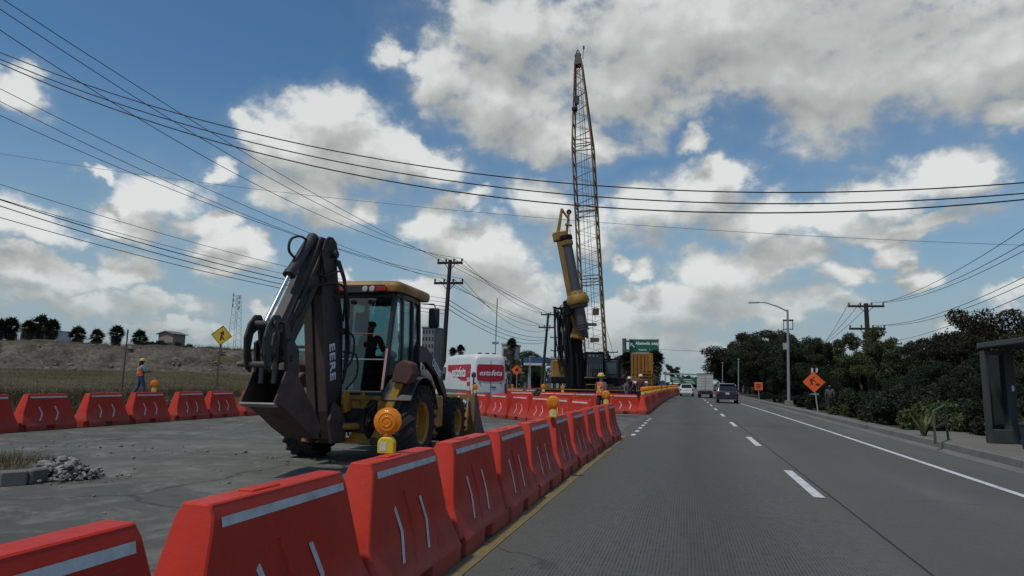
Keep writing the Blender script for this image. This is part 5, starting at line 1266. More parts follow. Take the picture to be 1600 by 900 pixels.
# machinery on the boom
for (u, v, w_, h_) in ((931, 487, .5, .55), (929, 531, .7, .35), (920, 507, 1.3, .22)):
    q = cl(u, v, -1.0); mb = MB(); mb.box(q, (w_, .4, h_)); P2(crane, 'pulley_housing', mb, M('crane_dark2', (.06, .045, .03), .6), .03)
mb = MB(); mb.box((0, 1.5, 1.9), (3.2, 5.0, 1.5)); P2(crane, 'machinery_house', mb, rig_yel, .05)
mb = MB(); mb.box((0, 1.5, .6), (5.0, 5.5, 1.0)); P2(crane, 'crawler_base', mb, rig_black, .1)
mb = MB(); mb.bar(bot+Vector((-.9, 0, -1.5)), bot+Vector((-.4, 0, .6)), .15, .15); mb.bar(bot+Vector((.9, 0, -1.5)), bot+Vector((.4, 0, .6)), .15, .15); P2(crane, 'boom_foot', mb, crane_yel, .01)
# ------------------------------------------------------------------ road vehicles
tail_red = M('tail_red', (.35, .015, .01))
def wheel_set(r, xs_, ys_, R, w, mat_rim=galv):
    mb = MB(); h = w/2
    mb.lathe([(R*.6, -h*.9), (R*.85, -h), (R*.97, -h*.8), (R, -h*.4), (R, h*.4), (R*.97, h*.8), (R*.85, h), (R*.6, h*.9)], (0, 0, 0), (1, 0, 0), n=28, closed=True); ty = mb.mesh('tyre', rubber, smooth=True)
    mb = MB(); mb.lathe([(R*.62, -h*.9), (R*.62, h*.9), (R*.56, h*.7), (R*.3, h*.5), (.001, h*.6)], (0, 0, 0), (1, 0, 0), n=24, closed=True)
    for k in range(5): a = 2*pi*k/5; mb.bar((h*.72, 0, 0), (h*.80, cos(a)*R*.58, sin(a)*R*.58), .05, .07, (1, 0, 0))
    rm = mb.mesh('wheel', mat_rim, smooth=True)
    for y in ys_:
        for x in xs_:
            o = link_mesh('wheel', rm, None, r); o.location = (x, y, R); o.rotation_euler = (0, 0, 0 if x > 0 else pi); link_mesh('tyre', ty, None, o)
def body_loft(st, sharp=.05):
    """stations: (y, z0, zbelt, ztop, wlow, wbelt, wtop) -> ring list"""
    rings = []
    for (y, z0, zb, zt, wl, wb, wt) in st:
        pts = [(wl*.92, z0), (wl, z0+.12), (wb, (z0+zb)*.5), (wb, zb), (wt+(wb-wt)*.12, zt-(zt-zb)*.14), (wt-.10, zt-.01), (wt*.5, zt+.015)]
        ring = [Vector((x, y, z)) for x, z in pts]+[Vector((-x, y, z)) for x, z in pts[::-1]]
        rings.append(ring)
    return rings
def suv(name_label, loc, rz, paint, cat, s=.87, h=1.70, w=.93, plate=(.55, .55, .52), light_dx=.74):
    r = empty('car', loc, rz, name_label, cat, None, s)
    st = [(0, .42, .95, 1.00, w*.92, w*.95, w*.88), (.05, .34, 1.00, 1.08, w*.96, w, w*.90), (.30, .30, 1.02, h-.10, w, w, w*.80), (.50, .28, 1.02, h-.02, w, w, w*.78),
          (1.6, .26, 1.0, h, w, w, w*.78), (2.7, .26, .98, h-.05, w, w, w*.76), (3.0, .26, .97, h-.22, w, w, w*.78), (3.55, .26, .96, 1.04, w, w*.98, w*.85), (4.4, .30, .82, .88, w*.95, w*.92, w*.8), (4.62, .36, .62, .70, w*.85, w*.84, w*.7)]
    mb = MB(); mb.loft(body_loft(st)); mb.build('body', paint, r, .02, True, angle=32)
    gl = dark_glass('car_glass', (.014, .018, .022)) if 'car_glass' not in bpy.data.materials else bpy.data.materials['car_glass']
    def q(pts, n_, m=None, par=r):
        mb = MB(); P = [Vector(p) for p in pts]; nn = (P[1]-P[0]).cross(P[-1]-P[0]).normalized()*.012; k = len(P)
        mb.add(P+[p+nn for p in P], [tuple(range(k-1, -1, -1)), tuple(range(k, 2*k))]+[(i, (i+1) % k, k+(i+1) % k, k+i) for i in range(k)]); return mb.build(n_, m or gl, par)
    q([(-w*.80, .055, 1.10), (w*.80, .055, 1.10), (w*.70, .275, h-.13), (-w*.70, .275, h-.13)], 'rear_window')
    for sx_ in (-1, 1):
        P = [(sx_*(w+.004), .5, 1.06), (sx_*(w+.004), 2.9, 1.04), (sx_*(w*.845), 2.55, h-.16), (sx_*(w*.845), .60, h-.14)]
        q(P if sx_ > 0 else P[::-1], 'side_window')
        mb = MB(); mb.box((sx_*w*.86, .02, .93), (.16, .14, .26)); mb.build('tail_light', tail_red, r, .02)
        mb = MB(); mb.box((sx_*(w+.10), 2.75, 1.08), (.20, .10, .15)); mb.build('mirror', paint, r, .03)
    mb = MB(); mb.box((0, -.04, .50), (w*1.85, .16, .24)); mb.build('bumper', paint, r, .03)
    mb = MB(); mb.box((0, .0, .33), (w*1.6, .16, .10)); mb.build('rear_diffuser', galv if h > 1.6 else black_paint, r, .02)
    mb = MB(); mb.box((0, -.005, .86), (.34, .02, .16)); mb.build('licence_plate', M('plate', plate, .5), r)
    mb = MB(); mb.box((0, .22, h+.0), (w*1.4, .22, .04)); mb.build('spoiler', paint, r, .01)
    wheel_set(r, (-w+.12, w-.12), (.85, 3.65), .36, .24)
    return r
navy = M('car_navy', (.007, .010, .020), .25, dirt=.25, dirt_c=(.10, .09, .08), scale=2)
wht_car = M('car_white', (.60, .62, .62), .3, dirt=.25, dirt_c=(.3, .29, .27), scale=2)
suv('dark blue car with white roof driving away in the right lane', (3.13, 56.6, .01), -.02, navy, 'car', .88)
bpy.data.objects['car'].children
c1 = [o for o in bpy.data.objects if o.name == 'car'][0]
mb = MB(); mb.loft([rr_ring(-.66, .66, .42, 2.9, 1.70, .2), rr_ring(-.62, .62, .46, 2.8, 1.74, .2)]); mb.build('roof_panel', wht_car, c1, .01)
for sx_ in (-1, 1): mb = MB(); mb.bar((sx_*.80, .32, 1.15), (sx_*.72, .40, 1.66), .05, .05); mb.build('roof_pillar_trim', wht_car, c1, .01)
suv('white car with dark rear window driving away beside the far barriers', (.03, 84.8, .01), -.02, wht_car, 'car', .85)
# pickup-like van seen far ahead of the white one is hidden; box truck
tr_ = empty('box_truck', (1.98, 76.5, .01), -.02, 'white box truck with its dark chassis between the white and the blue car', 'truck', None, .72)
mb = MB(); mb.box((0, 2.9, 2.30), (2.35, 5.6, 2.45)); mb.build('cargo_box', M('truck_white', (.46, .46, .43), .5, dirt=.5, dirt_c=(.28, .27, .24), scale=.8), tr_, .03)
for k in range(6): mb = MB(); mb.box((0, .085, 1.3+.40*k), (2.2, .02, .03)); mb.build('box_rib', M('rib_grey', (.32, .32, .31), .5), tr_)
mb = MB(); mb.box((0, .075, 2.30), (.04, .03, 2.3)); mb.build('door_seam', black_paint, tr_)
mb = MB(); mb.box((0, .09, 3.56), (2.4, .06, .10)); mb.build('top_rail', M('rib_dark', (.10, .10, .11), .5), tr_)
mb = MB(); mb.box((0, 3.0, .92), (1.0, 6.4, .24)); mb.box((0, .15, .62), (2.2, .12, .14)); mb.build('chassis', black_paint, tr_, .01)
mb = MB(); mb.box((0, 6.6, 1.55), (2.1, 1.7, 1.9), None, (.88, .8)); mb.build('cab', white_paint, tr_, .08)
for sx_ in (-1, 1): mb = MB(); mb.box((sx_*.9, .10, .78), (.25, .06, .14)); mb.build('tail_light', tail_red, tr_); mb = MB(); mb.box((sx_*.85, .9, .45), (.5, .03, .6)); mb.build('mud_flap', black_paint, tr_)
wheel_set(tr_, (-.85, .85), (1.3, 6.2), .45, .42, rust_steel)
# ------------------------------------------------------------------ delivery van
vr = A(766, 600, 36.0)
vp = Vector((vr.x, 36.0, 0))
van = empty('delivery_van', (vp.x, vp.y, .25), radians(39), 'tall white delivery van with red logo panels, seen from behind', 'van', None, 1.0)
wv = .98
def vst(y, z0, zt, wb, wt): return (y, z0, 1.45, zt, wb*.97, wb, wt)
st = [vst(0, .45, 2.70, wv*.94, wv*.84), vst(.06, .42, 2.86, wv*.98, wv*.88), vst(.35, .40, 2.98, wv, wv*.90), vst(3.5, .38, 3.00, wv, wv*.90), vst(4.7, .38, 2.92, wv, wv*.88), vst(5.15, .38, 2.62, wv, wv*.86), vst(5.75, .38, 1.85, wv, wv*.84), (6.2, .38, 1.15, 1.42, wv*.97, wv*.96, wv*.8), (6.75, .42, .9, 1.1, wv*.9, wv*.88, wv*.7)]
mb = MB(); mb.loft(body_loft(st)); mb.build('body', white_paint, van, .03, True, angle=30)
def vq(pts, n_, m, th=.010, par=van):
    mb = MB(); P = [Vector(p) for p in pts]; nn = (P[1]-P[0]).cross(P[-1]-P[0]).normalized()*th; k = len(P)
    mb.add(P+[p+nn for p in P], [tuple(range(k-1, -1, -1)), tuple(range(k, 2*k))]+[(i, (i+1) % k, k+(i+1) % k, k+i) for i in range(k)]); return mb.build(n_, m, par)
def yr(z): return -.004 if z < 1.45 else -.004+(z-2.36)*(.0)
rear = [(-.80, -.012, 1.62), (-.70, -.012, 1.54), (-.3, -.012, 1.50), (0, -.012, 1.49), (.3, -.012, 1.50), (.70, -.012, 1.54), (.80, -.012, 1.62), (.80, -.012, 2.30), (.72, -.012, 2.42), (-.72, -.012, 2.42), (-.80, -.012, 2.30)]
rp = vq(rear, 'logo_panel', cherry)
t = text_mesh('estafeta', .40, 'lettering', letter_white, (0, -.028, 1.95), (pi/2, 0, 0), rp, shear=.25, offset=.008, xs=1.08)
# left side panel (machine-left side faces the camera side)
sp = vq([(-wv*.955-.01, 4.3, 1.52), (-wv*.985-.012, .55, 1.50), (-wv*.955-.012, .55, 2.42), (-wv*.925-.012, 4.3, 2.42)], 'logo_panel', cherry)
t = text_mesh('estafeta', .78, 'lettering', letter_white, (-wv*.975-.034, 2.35, 1.98), (pi/2, 0, -pi/2), sp, shear=.25, offset=.018, xs=.93)
for x in (0,): mb = MB(); mb.bar((x, -.03, .62), (x, -.03, 2.62), .018, .014, (0, 1, 0)); mb.build('door_seam', black_paint, van)
for sx_ in (-1, 1):
    mb = MB(); mb.box((sx_*.91, .0, 1.15), (.14, .06, .55)); mb.build('tail_light', M('tail_dim', (.16, .02, .02), .3), van, .02)
    mb = MB(); mb.box((sx_*.62, -.02, 1.42), (.08, .04, .06)); mb.build('hinge', black_paint, van, .01)
mb = MB(); mb.box((.18, -.02, 1.20), (.30, .04, .06)); mb.build('door_handle', black_paint, van, .01)
mb = MB(); mb.box((-.45, -.02, .86), (.85, .03, .09)); mb.build('step_plate', M('step_navy', (.02, .03, .05), .5), van, .01)
mb = MB(); mb.box((0, -.05, .52), (1.8, .16, .20)); mb.build('bumper', M('bumper_grey', (.12, .12, .12), .6), van, .03)
mb = MB(); mb.box((-.35, -.015, .70), (.45, .02, .13)); mb.build('licence_plate', M('plate', (0, 0, 0)), van)
for x in (-.45, .0, .40): mb = MB(); mb.box((x, .5, 3.02), (.18, .22, .09)); mb.build('roof_vent', black_paint, van, .03)
mb = MB(); mb.bar((-wv-.012, .3, .95), (-wv-.012, 5.6, .95), .04, .16, (0, 0, 1)); mb.build('side_trim', M('bumper_grey', (0, 0, 0)), van, .01)
vq([(-wv-.01, 5.45, 1.55), (-wv-.01, 4.6, 1.55), (-wv*.93-.01, 4.6, 2.30), (-wv*.93-.01, 5.1, 2.30)], 'side_window', dark_glass('van_glass'))
mb = MB(); mb.box((-wv-.16, 5.3, 1.75), (.22, .12, .42)); mb.build('mirror', black_paint, van, .03)
wheel_set(van, (-wv+.14, wv-.14), (1.35, 5.75), .36, .26)
van.location.z = -.1

# ------------------------------------------------------------------ parked cars half hidden behind the shrubs on the right
for (u, v, Y, c, dxx, rzz, lab) in ((1240, 632, 58, wht_car, 2.0, radians(5), 'white parked car glimpsed through the bushes right of the street lamp'), (1508, 662, 30, M('car_bluegrey', (.06, .10, .17), .35, dirt=.2), 1.2, radians(10), 'blue grey parked car glimpsed between bushes left of the bus shelter')):
    p = A(u, v, Y); suv(lab, (p.x+dxx, Y, .1), rzz, c, 'car', .85)
# ------------------------------------------------------------------ poles and wires
def catmull(A_, B_, sag, n=40):
    return [A_.lerp(B_, t)-Vector((0, 0, 4*sag*t*(1-t))) for t in np.linspace(0, 1, n)]
def px(p):
    q = CR.transposed() @ (Vector(p)-Vector((0, 0, CAM_H))); return 800+FPX*q.x/-q.z, 450-FPX*q.y/-q.z
def wire(a, b, mid, r, label, group='overhead wires', cat='wire'):
    """cable between two world points sagging so that it passes through the sighted height at mid"""
    best = 0; lo, hi = 0.0, 12.0
    for _ in range(30):
        s_ = (lo+hi)/2; pts = catmull(a, b, s_, 60); pp = [px(p) for p in pts]
        v = None
        for (u0, v0), (u1, v1) in zip(pp, pp[1:]):
            if (u0-mid[0])*(u1-mid[0]) <= 0 and abs(u1-u0) > 1e-6: v = v0+(v1-v0)*(mid[0]-u0)/(u1-u0); break
        if v is None: break
        if v < mid[1]: lo = s_
        else: hi = s_
    # radius grows a little with distance so a far cable stays a thin line
    pts = catmull(a, b, (lo+hi)/2, 44)
    mb = MB(); mb.tube(pts, r, 5); return tag(mb.build('wire', wire_mat), label, cat, group)
def upole(name_label, foot, top, arms, r=.15, ins=4, tilt=None):
    """arms: (distance below top, half length, direction)"""
    r_ = empty('utility_pole', foot, 0, name_label, 'utility pole')
    f = Vector(foot); t = Vector(top)-f; mb = MB(); mb.tube([Vector((0, 0, 0)), t*.5, t], [r*1.25, r, r*.8], 10); pole = mb.build('pole', wood_pole, r_, 0, True, angle=50)
    ends = []
    ax = t.normalized()
    for (dn, hl, dr) in arms:
        d = Vector((cos(dr), sin(dr), 0)); c = t-ax*dn; mb = MB(); mb.bar(c-d*hl, c+d*hl, .14, .16); ca = mb.build('crossarm', wood_pole, r_, .01)
        for s in (-1, 1): mb = MB(); mb.bar(c+d*hl*.45*s, c-ax*.55, .04, .04); mb.build('brace', wood_pole, ca)
        for k in range(ins):
            x = (-1+2*k/(ins-1))*.94*hl if ins > 1 else 0
            mb = MB(); mb.lathe([(.001, 0), (.05, .03), (.075, .09), (.05, .14), (.07, .18), (.001, .22)], c+d*x+Vector((0, 0, .08)), (0, 0, 1), n=8); mb.build('insulator', M('insulator', (.05, .04, .04), .4), ca)
        ends.append([f+c+d*((-1+2*k/(ins-1))*.94*hl)+Vector((0, 0, .28)) for k in range(ins)])
    return r_, ends
# pole beside the backhoe
Y1 = 42.0
p1f = A(688, 640, Y1); p1f.z = 0; p1t = A(703.5, 406, Y1)
_, e1 = upole('dark wooden utility pole with two crossarms, leaning, behind the backhoe', p1f, p1t, [(.2, .85, .1), (1.55, .98, .1)], .15)
Y2 = 78.0
p2f = A(845, 625, Y2); p2f.z = 0; p2t = A(857, 489, Y2)
_, e2 = upole('dark wooden utility pole with two crossarms, left of the drilling rig', p2f, p2t, [(.2, .85, .1), (1.7, 1.0, .1)], .16)
for (u, v0, v1, Y, lab, hl) in ((867, 620, 525, 120, 'small distant utility pole just left of the drilling rig', .8), (950, 618, 548, 110, 'distant utility pole with one crossarm right of the rig cabin', 1.6), (972, 618, 557, 120, 'distant utility pole left of the green exit sign post', 1.2)):
    f = A(u-1, v0, Y); f.z = 0; t = A(u, v1, Y); upole(lab, f, t, [(.25, hl, 0), (2.6, hl*.9, 0)], .16, 2)
YR = 57.0
prf = A(1362, 640, YR); prf.z = 0; prt = A(1353, 474, YR)
_, eR = upole('dark wooden utility pole with two crossarms, rising from the trees on the right', prf, prt, [(.22, 1.30, .1), (1.95, 1.30, .1)], .19)
prf2 = A(1398, 640, 92); prf2.z = 0; prt2 = A(1395.5, 534, 92)
_, eR2 = upole('smaller utility pole standing farther back above the trees on the right', prf2, prt2, [(.25, 1.0, .1)], .18)
# wires converging on the first pole from upper left (behind and left of the camera)
wl_ = [((-160, -110), (215, 135), 0, 0, 12), ((-160, -95), (350, 237), 0, 1, 12), ((-160, -62), (415, 296), 0, 3, 12),
       ((-160, 56), (250, 261), 1, 0, 16), ((-160, 75), (435, 356), 1, 1, 16), ((-160, 105), (200, 268), 1, 3, 16)]
names = ['uppermost', 'second', 'third', 'fourth', 'fifth', 'sixth']
for i, (a_, m_, ar, k, Ya) in enumerate(wl_):
    wire(A(a_[0], a_[1], Ya), e1[ar][k], m_, .013, f'black overhead wire running from the upper left to the leaning pole, {names[i]} of its bundle')
low_t = p1f.lerp(p1t, .72)
for i, (a_, m_, r_c) in enumerate((((-160, 235), (225, 357), .012), ((-160, 262), (215, 372), .012), ((-160, 258), (215, 378), .022), ((-160, 268), (210, 386), .020), ((-160, 292), (205, 396), .016))):
    wire(A(a_[0], a_[1], 18), low_t+Vector((0, 0, -.25*i)), m_, r_c, f'low black cable at the left passing behind the digging arm, {names[i]} of its bundle')
# three heavy spans crossing the road + a thin one
for i, (a_, m_, b_, r_c) in enumerate((((-160, 10), (800, 278), (1760, 270), .022), ((-160, 18), (800, 295), (1760, 286), .022), ((-160, 20), (800, 311), (1760, 293), .024))):
    wire(A(a_[0], a_[1], 20), A(b_[0], b_[1], 24), m_, r_c, f'heavy black cable spanning the whole sky across the road, {["upper", "middle", "lower"][i]} of the three', 'cables crossing the road')
wire(A(-160, 213, 42), A(1760, 388, 52), (1150, 362), .014, 'thin grey wire crossing the sky just below the three heavy cables', 'cables crossing the road')
for i in range(4): wire(e1[0][i], e2[0][i], (775, [440, 444, 449, 453][i]), .016, f'wire between the two left utility poles, {names[i]} of the upper ones', 'wires between the left poles')
for i in range(4): wire(e1[1][i], e2[1][i], (775, [476, 481, 486, 490][i]), .016, f'wire between the two left utility poles, {names[i]} of the lower ones', 'wires between the left poles')
for i in range(3): wire(low_t+Vector((0, 0, -.3*i)), p2f.lerp(p2t, .70)+Vector((0, 0, -.3*i)), (775, 510+7*i), .022, f'low slack cable between the two left utility poles, {names[i]} of three', 'wires between the left poles')
for i, (b_, m_) in enumerate((((1760, 245), (1500, 420)), ((1760, 280), (1500, 433)), ((1760, 300), (1500, 440)), ((1760, 345), (1520, 470)), ((1760, 362), (1500, 485)))):
    s0 = eR[0][3 - (i % 2)] if i < 3 else eR[1][3-(i % 2)]
    wire(s0, A(b_[0], b_[1], 22), m_, .014, f'wire from the right utility pole to the right edge, {names[i]} from the top', 'wires on the right')
wire(eR2[0][1], A(1760, 390, 26), (1480, 510), .020, 'thick wire from the farther right pole to the right edge, below the others', 'wires on the right')
wire(A(1440, 548, 70), A(1760, 415, 30), (1560, 505), .014, 'lowest thin wire at the right edge above the bus shelter', 'wires on the right')
for i in range(3): wire(eR[0][i], A(1240-12*i, 560, 115), (1300, 519+5*i), .018, f'wire from the right utility pole down to the distant trees, {names[i]} of three', 'wires on the right')
wire(A(1010, 545, 130), A(1240, 552, 140), (1100, 549), .03, 'thin distant wire right of the green exit sign', 'wires on the right')

# ------------------------------------------------------------------ street lamp with a panel
sl = G(1233, 638); sl.z = .15
lamp_top = A(1230.5, 484, sl.y)
r = empty('street_lamp', (sl.x, sl.y, .15), 0, 'tall galvanised street lamp with curved arm and a small frame on its mast', 'street lamp')
t = lamp_top-Vector((sl.x, sl.y, .15))
mb = MB(); mb.box((0, 0, .1), (.6, .6, .5), None, (.75, .75)); mb.build('footing', concrete, r, .02)
mb = MB(); mb.tube([Vector((0, 0, .2)), t*.5, t], [.10, .085, .065], 12); mb.build('pole', galv, r, 0, True, angle=50)
tip = A(1184, 472, sl.y)-Vector((sl.x, sl.y, .15)); mb = MB()
pts = [t-Vector((0, 0, .1)), t.lerp(tip, .35)+Vector((0, 0, .05)), t.lerp(tip, .7)+Vector((0, 0, .10)), tip]; mb.tube(pts, [.05, .045, .04, .03], 8); arm = mb.build('arm', galv, r, 0, True)
mb = MB(); mb.box(tip+Vector((-.25, 0, -.02)), (.75, .28, .10), None, (.8, .7)); mb.build('lamp_head', galv, arm, .03)
for (v, w_) in ((500.5, .64), (514.5, .64)): q = A(1231.5, v, sl.y)-Vector((sl.x, sl.y, .15)); mb = MB(); mb.box(q, (w_, .12, .10 if v < 505 else .05)); mb.build('panel_frame', black_paint, r)
for dx in (-.28, .28): q = A(1231.5, 507.5, sl.y)-Vector((sl.x, sl.y, .15)); mb = MB(); mb.box(q+Vector((dx, 0, 0)), (.04, .05, .62)); mb.build('panel_frame', black_paint, r)
q = A(1229, 541, sl.y)-Vector((sl.x, sl.y, .15)); mb = MB(); mb.box(q+Vector((-.08, 0, 0)), (.28, .1, .42)); mb.build('plate', M('plate_grey', (.35, .36, .37), .6), r)
for (u, v0, v1, Y, lab) in ((1154, 627, 563, 66, 'thin grey lamp post far ahead behind the dark blue car'), (1129, 622, 568, 88, 'thinner grey lamp post farthest ahead in front of the trees')):
    f = A(u, v0, Y); f.z = .1; tt_ = A(u, v1, Y)-f; r = empty('street_lamp', f, 0, lab, 'street lamp'); mb = MB(); mb.tube([Vector((0, 0, 0)), tt_*.5, tt_], [.065, .055, .045], 8); mb.build('pole', galv, r, 0, True)
    mb = MB(); mb.lathe([(.08, 0), (.09, .1), (.001, .18)], tt_, (0, 0, 1), n=8); mb.build('cap', galv, r)

# ------------------------------------------------------------------ signs
def sign_post(r, h, rad=.032, lean=0.0, m=galv):
    mb = MB(); mb.bar((0, 0, 0), (lean, 0, h), .06, .05); return mb.build('post', m, r)
def rot_diamond(hw): return [(0, -hw), (hw, 0), (0, hw), (-hw, 0)]
# yellow merge sign, left
Ys = 24.0
f = A(334, 640, Ys); c = A(346, 524, Ys); gzf = gz(f.x, f.y)
r = empty('road_sign', (f.x, f.y, gzf), radians(24), 'yellow diamond merge sign on a leaning post at the grass edge', 'road sign')
def loc(p): d = Vector(p)-Vector((f.x, f.y, gzf)); cc, ss = cos(-radians(24)), sin(-radians(24)); return Vector((d.x*cc-d.y*ss, d.x*ss+d.y*cc, d.z))
c = loc(c); 
mb = MB(); mb.bar((0, .03, 0), Vector((c.x*.95, .03, c.z)), .07, .04, (0, 1, 0)); mb.build('post', M('post_rust', (.09, .075, .06), .8), r)
hw = .415; tl = radians(5)
def dpoly(poly): return [(x*cos(tl)+y*sin(tl), -x*sin(tl)+y*cos(tl)) for x, y in poly]
mb = MB(); mb.prism(dpoly(rot_diamond(hw)), (c.x, 0, c.z), (1, 0, 0), (0, 0, 1), (0, .006, 0)); bd = mb.build('sign_board', sign_yellow, r)
P_ = dpoly(rot_diamond(hw*.95)); P2_ = dpoly(rot_diamond(hw*.91))
for i in range(4):
    j = (i+1) % 4; mb = MB(); mb.prism([P_[i], P_[j], P2_[j], P2_[i]], (c.x, -.007, c.z), (1, 0, 0), (0, 0, 1), (0, .004, 0)); mb.build('border', sign_black, bd)
sym = [(-.055, -.20), (.005, -.20), (.035, .04), (.10, .03), (.04, .20), (-.09, .08), (-.03, .065)]
mb = MB(); mb.prism(dpoly([(x*.95, y) for x, y in sym]), (c.x, -.007, c.z), (1, 0, 0), (0, 0, 1), (0, .004, 0)); mb.build('arrow', sign_black, bd)
mb = MB(); mb.prism(dpoly([(.10, -.17), (.13, -.14), (.05, -.03), (.02, -.08)]), (c.x, -.009, c.z), (1, 0, 0), (0, 0, 1), (0, .004, 0)); mb.build('merge_branch', sign_black, bd)
# thin bare post in the field
f = A(187, 640, 27); z = gz(f.x, f.y); t = A(200, 515, 27); r = empty('post', (f.x, f.y, z), 0, 'thin leaning bare metal post standing in the grass left of the worker', 'post')
mb = MB(); mb.bar((0, 0, 0), t-Vector((f.x, f.y, z)), .05, .05); mb.build('bar', M('post_rust', (0, 0, 0)), r); mb = MB(); mb.bar((0, 0, 0), (0, 0, .12), .12, .12); mb.build('base', M('post_rust', (0, 0, 0)), r)
# orange workers diamond, right
f = G(1278, 648); f.z = .15; c = A(1274, 597, f.y); hw = .54
r = empty('road_sign', f, radians(-9), 'orange diamond roadworks sign with digging worker symbol on the right verge', 'road sign')
sign_post(r, c.z-.15, lean=-.12)
cz = c.z-.15; mb = MB(); mb.prism(rot_diamond(hw), (-.13, -.04, cz), (1, 0, 0), (0, 0, 1), (0, .006, 0)); bd = mb.build('sign_board', orange_sign, r)
man = [[(-.20, -.16), (-.14, -.02), (-.20, .10), (-.12, .20), (-.04, .12), (-.08, -.02), (-.02, -.17), (-.07, -.17), (-.12, -.06), (-.15, -.17)], [(-.06, .20), (-.02, .27), (.05, .25), (.04, .18)], [(-.05, .11), (.10, -.04), (.13, -.02), (-.02, .15)], [(.06, -.17), (.12, -.08), (.20, -.05), (.28, -.12), (.31, -.17)]]
for k, poly in enumerate(man): mb = MB(); mb.prism(poly, (-.13, -.048, cz), (1, 0, 0), (0, 0, 1), (0, .004, 0)); mb.build('worker_symbol', sign_black, bd)
mb = MB(); mb.box((-.12, -.02, cz-.62), (.42, .03, .05)); mb.build('bracket', galv, r)
for dx in (-.12, .10): mb = MB(); mb.prism([(0, 0), (.10, .02), (.12, .22), (.03, .26)], (-.13+dx, -.03, cz+hw-.06), (1, 0, 0), (0, 0, 1), (0, .004, 0)); mb.build('flag', M('flag_white', (.5, .5, .5), .7), r)
# orange square sign
f = G(1186, 631.5); f.z = .15; c = A(1185, 603.5, f.y); r = empty('road_sign', f, radians(-5), 'small square orange roadworks sign far down the right verge', 'road sign')
sign_post(r, c.z-.1); mb = MB(); mb.box((0, -.04, c.z-.15), (.60, .01, .60)); bd = mb.build('sign_board', orange_sign, r, .03)
for z, w_ in ((.13, .36), (-.0, .42), (-.13, .30)): mb = MB(); mb.box((0, -.05, c.z-.15+z), (w_, .004, .07)); mb.build('marking', sign_black, bd)
# orange diamond near the van
f = A(807, 618, 60); f.z = 0; c = A(807, 578, 60); r = empty('road_sign', f, 0, 'small orange roadworks sign between the van and the left utility pole', 'road sign')
sign_post(r, c.z); mb = MB(); mb.prism(rot_diamond(.50), (0, -.04, c.z), (1, 0, 0), (0, 0, 1), (0, .006, 0)); bd = mb.build('sign_board', orange_sign, r)
mb = MB(); mb.prism([(-.2, -.1), (.15, -.12), (.1, .1), (-.05, .16)], (0, -.05, c.z), (1, 0, 0), (0, 0, 1), (0, .004, 0)); mb.build('worker_symbol', sign_black, bd)
# green exit sign on its cantilever post
Yg = 62.0
gl_, gr_ = A(983, 541, Yg), A(1030, 541, Yg); W = gr_.x-gl_.x; gc = (gl_+gr_)/2; gh = abs(A(1007, 530, Yg).z-A(1007, 552, Yg).z)
gf = A(976, 620, Yg)
r = empty('exit_sign', (gf.x, Yg, 0), 0, 'green overhead exit sign reading Alameda otay on a grey cantilever post', 'road sign')
tp = A(975.5, 529, Yg)-Vector((gf.x, Yg, 0)); mb = MB(); mb.tube([Vector((0, 0, 0)), tp], .19, 12); mb.build('post', M('post_grey', (.22, .23, .22), .6), r, 0, True)
cx_, cz_ = gc.x-gf.x, gc.z
for dz in (.45, -.35): mb = MB(); mb.bar((0, 0, cz_+dz), (cx_+W*.45, 0, cz_+dz), .14, .14); mb.build('arm', M('post_grey', (0, 0, 0)), r)
mb = MB(); mb.box((cx_, -.16, cz_), (W, .04, gh)); bd = mb.build('sign_board', green_sign, r, .01)
for (x0, z0, w_, h_) in ((0, gh/2-.04, W-.06, .025), (0, -gh/2+.04, W-.06, .025), (-W/2+.04, 0, .025, gh-.06), (W/2-.04, 0, .025, gh-.06)): mb = MB(); mb.box((cx_+x0, -.184, cz_+z0), (w_, .005, h_)); mb.build('border', letter_white, bd)
text_mesh('Alameda otay', .37, 'lettering', letter_white, (cx_+.27, -.188, cz_+.24), (pi/2, 0, 0), bd, offset=.012)
text_mesh('Rosarito    1', .20, 'lettering', letter_white, (cx_+.05, -.188, cz_-.32), (pi/2, 0, 0), bd, offset=.006)
mb = MB(); mb.prism([(-.22, .20), (-.20, -.10), (-.10, -.02), (.16, -.20), (.22, -.10), (-.02, .08), (.06, .20)], (cx_-W/2+.30, -.186, cz_+.08), (1, 0, 0), (0, 0, 1), (0, .004, 0)); mb.build('arrow', letter_white, bd)
# distant green gantry with two boards, blue sign
Yd = 150.0
a, b = A(1044, 590, Yd), A(1090, 595, Yd)
r = empty('sign_gantry', (a.x, Yd, 0), 0, 'distant green direction boards on a gantry over the road', 'road sign')
for k, (u0, u1, v0, v1) in enumerate(((1047, 1064, 588.5, 598), (1065, 1088, 590.5, 601))):
    p, q = A(u0, v0, Yd), A(u1, v1, Yd); mb = MB(); mb.box(((p.x+q.x)/2-a.x, 0, (p.z+q.z)/2), (q.x-p.x, .1, p.z-q.z)); bd = mb.build('sign_board', green_sign, r)
    for j in range(3): mb = MB(); mb.box(((p.x+q.x)/2-a.x+.3*(j-1), -.06, p.z-(p.z-q.z)*(.25+.25*j)), ((q.x-p.x)*.6, .02, .10)); mb.build('text_line', letter_white, bd)
mb = MB(); mb.bar((-.6, .1, a.z+.9), (b.x-a.x+2.5, .1, a.z+.6), .25, .3); mb.build('beam', galv, r)
for x in (-.6, b.x-a.x+2.5): mb = MB(); mb.bar((x, .1, 0), (x, .1, a.z+.8), .3, .3); mb.build('post', galv, r)
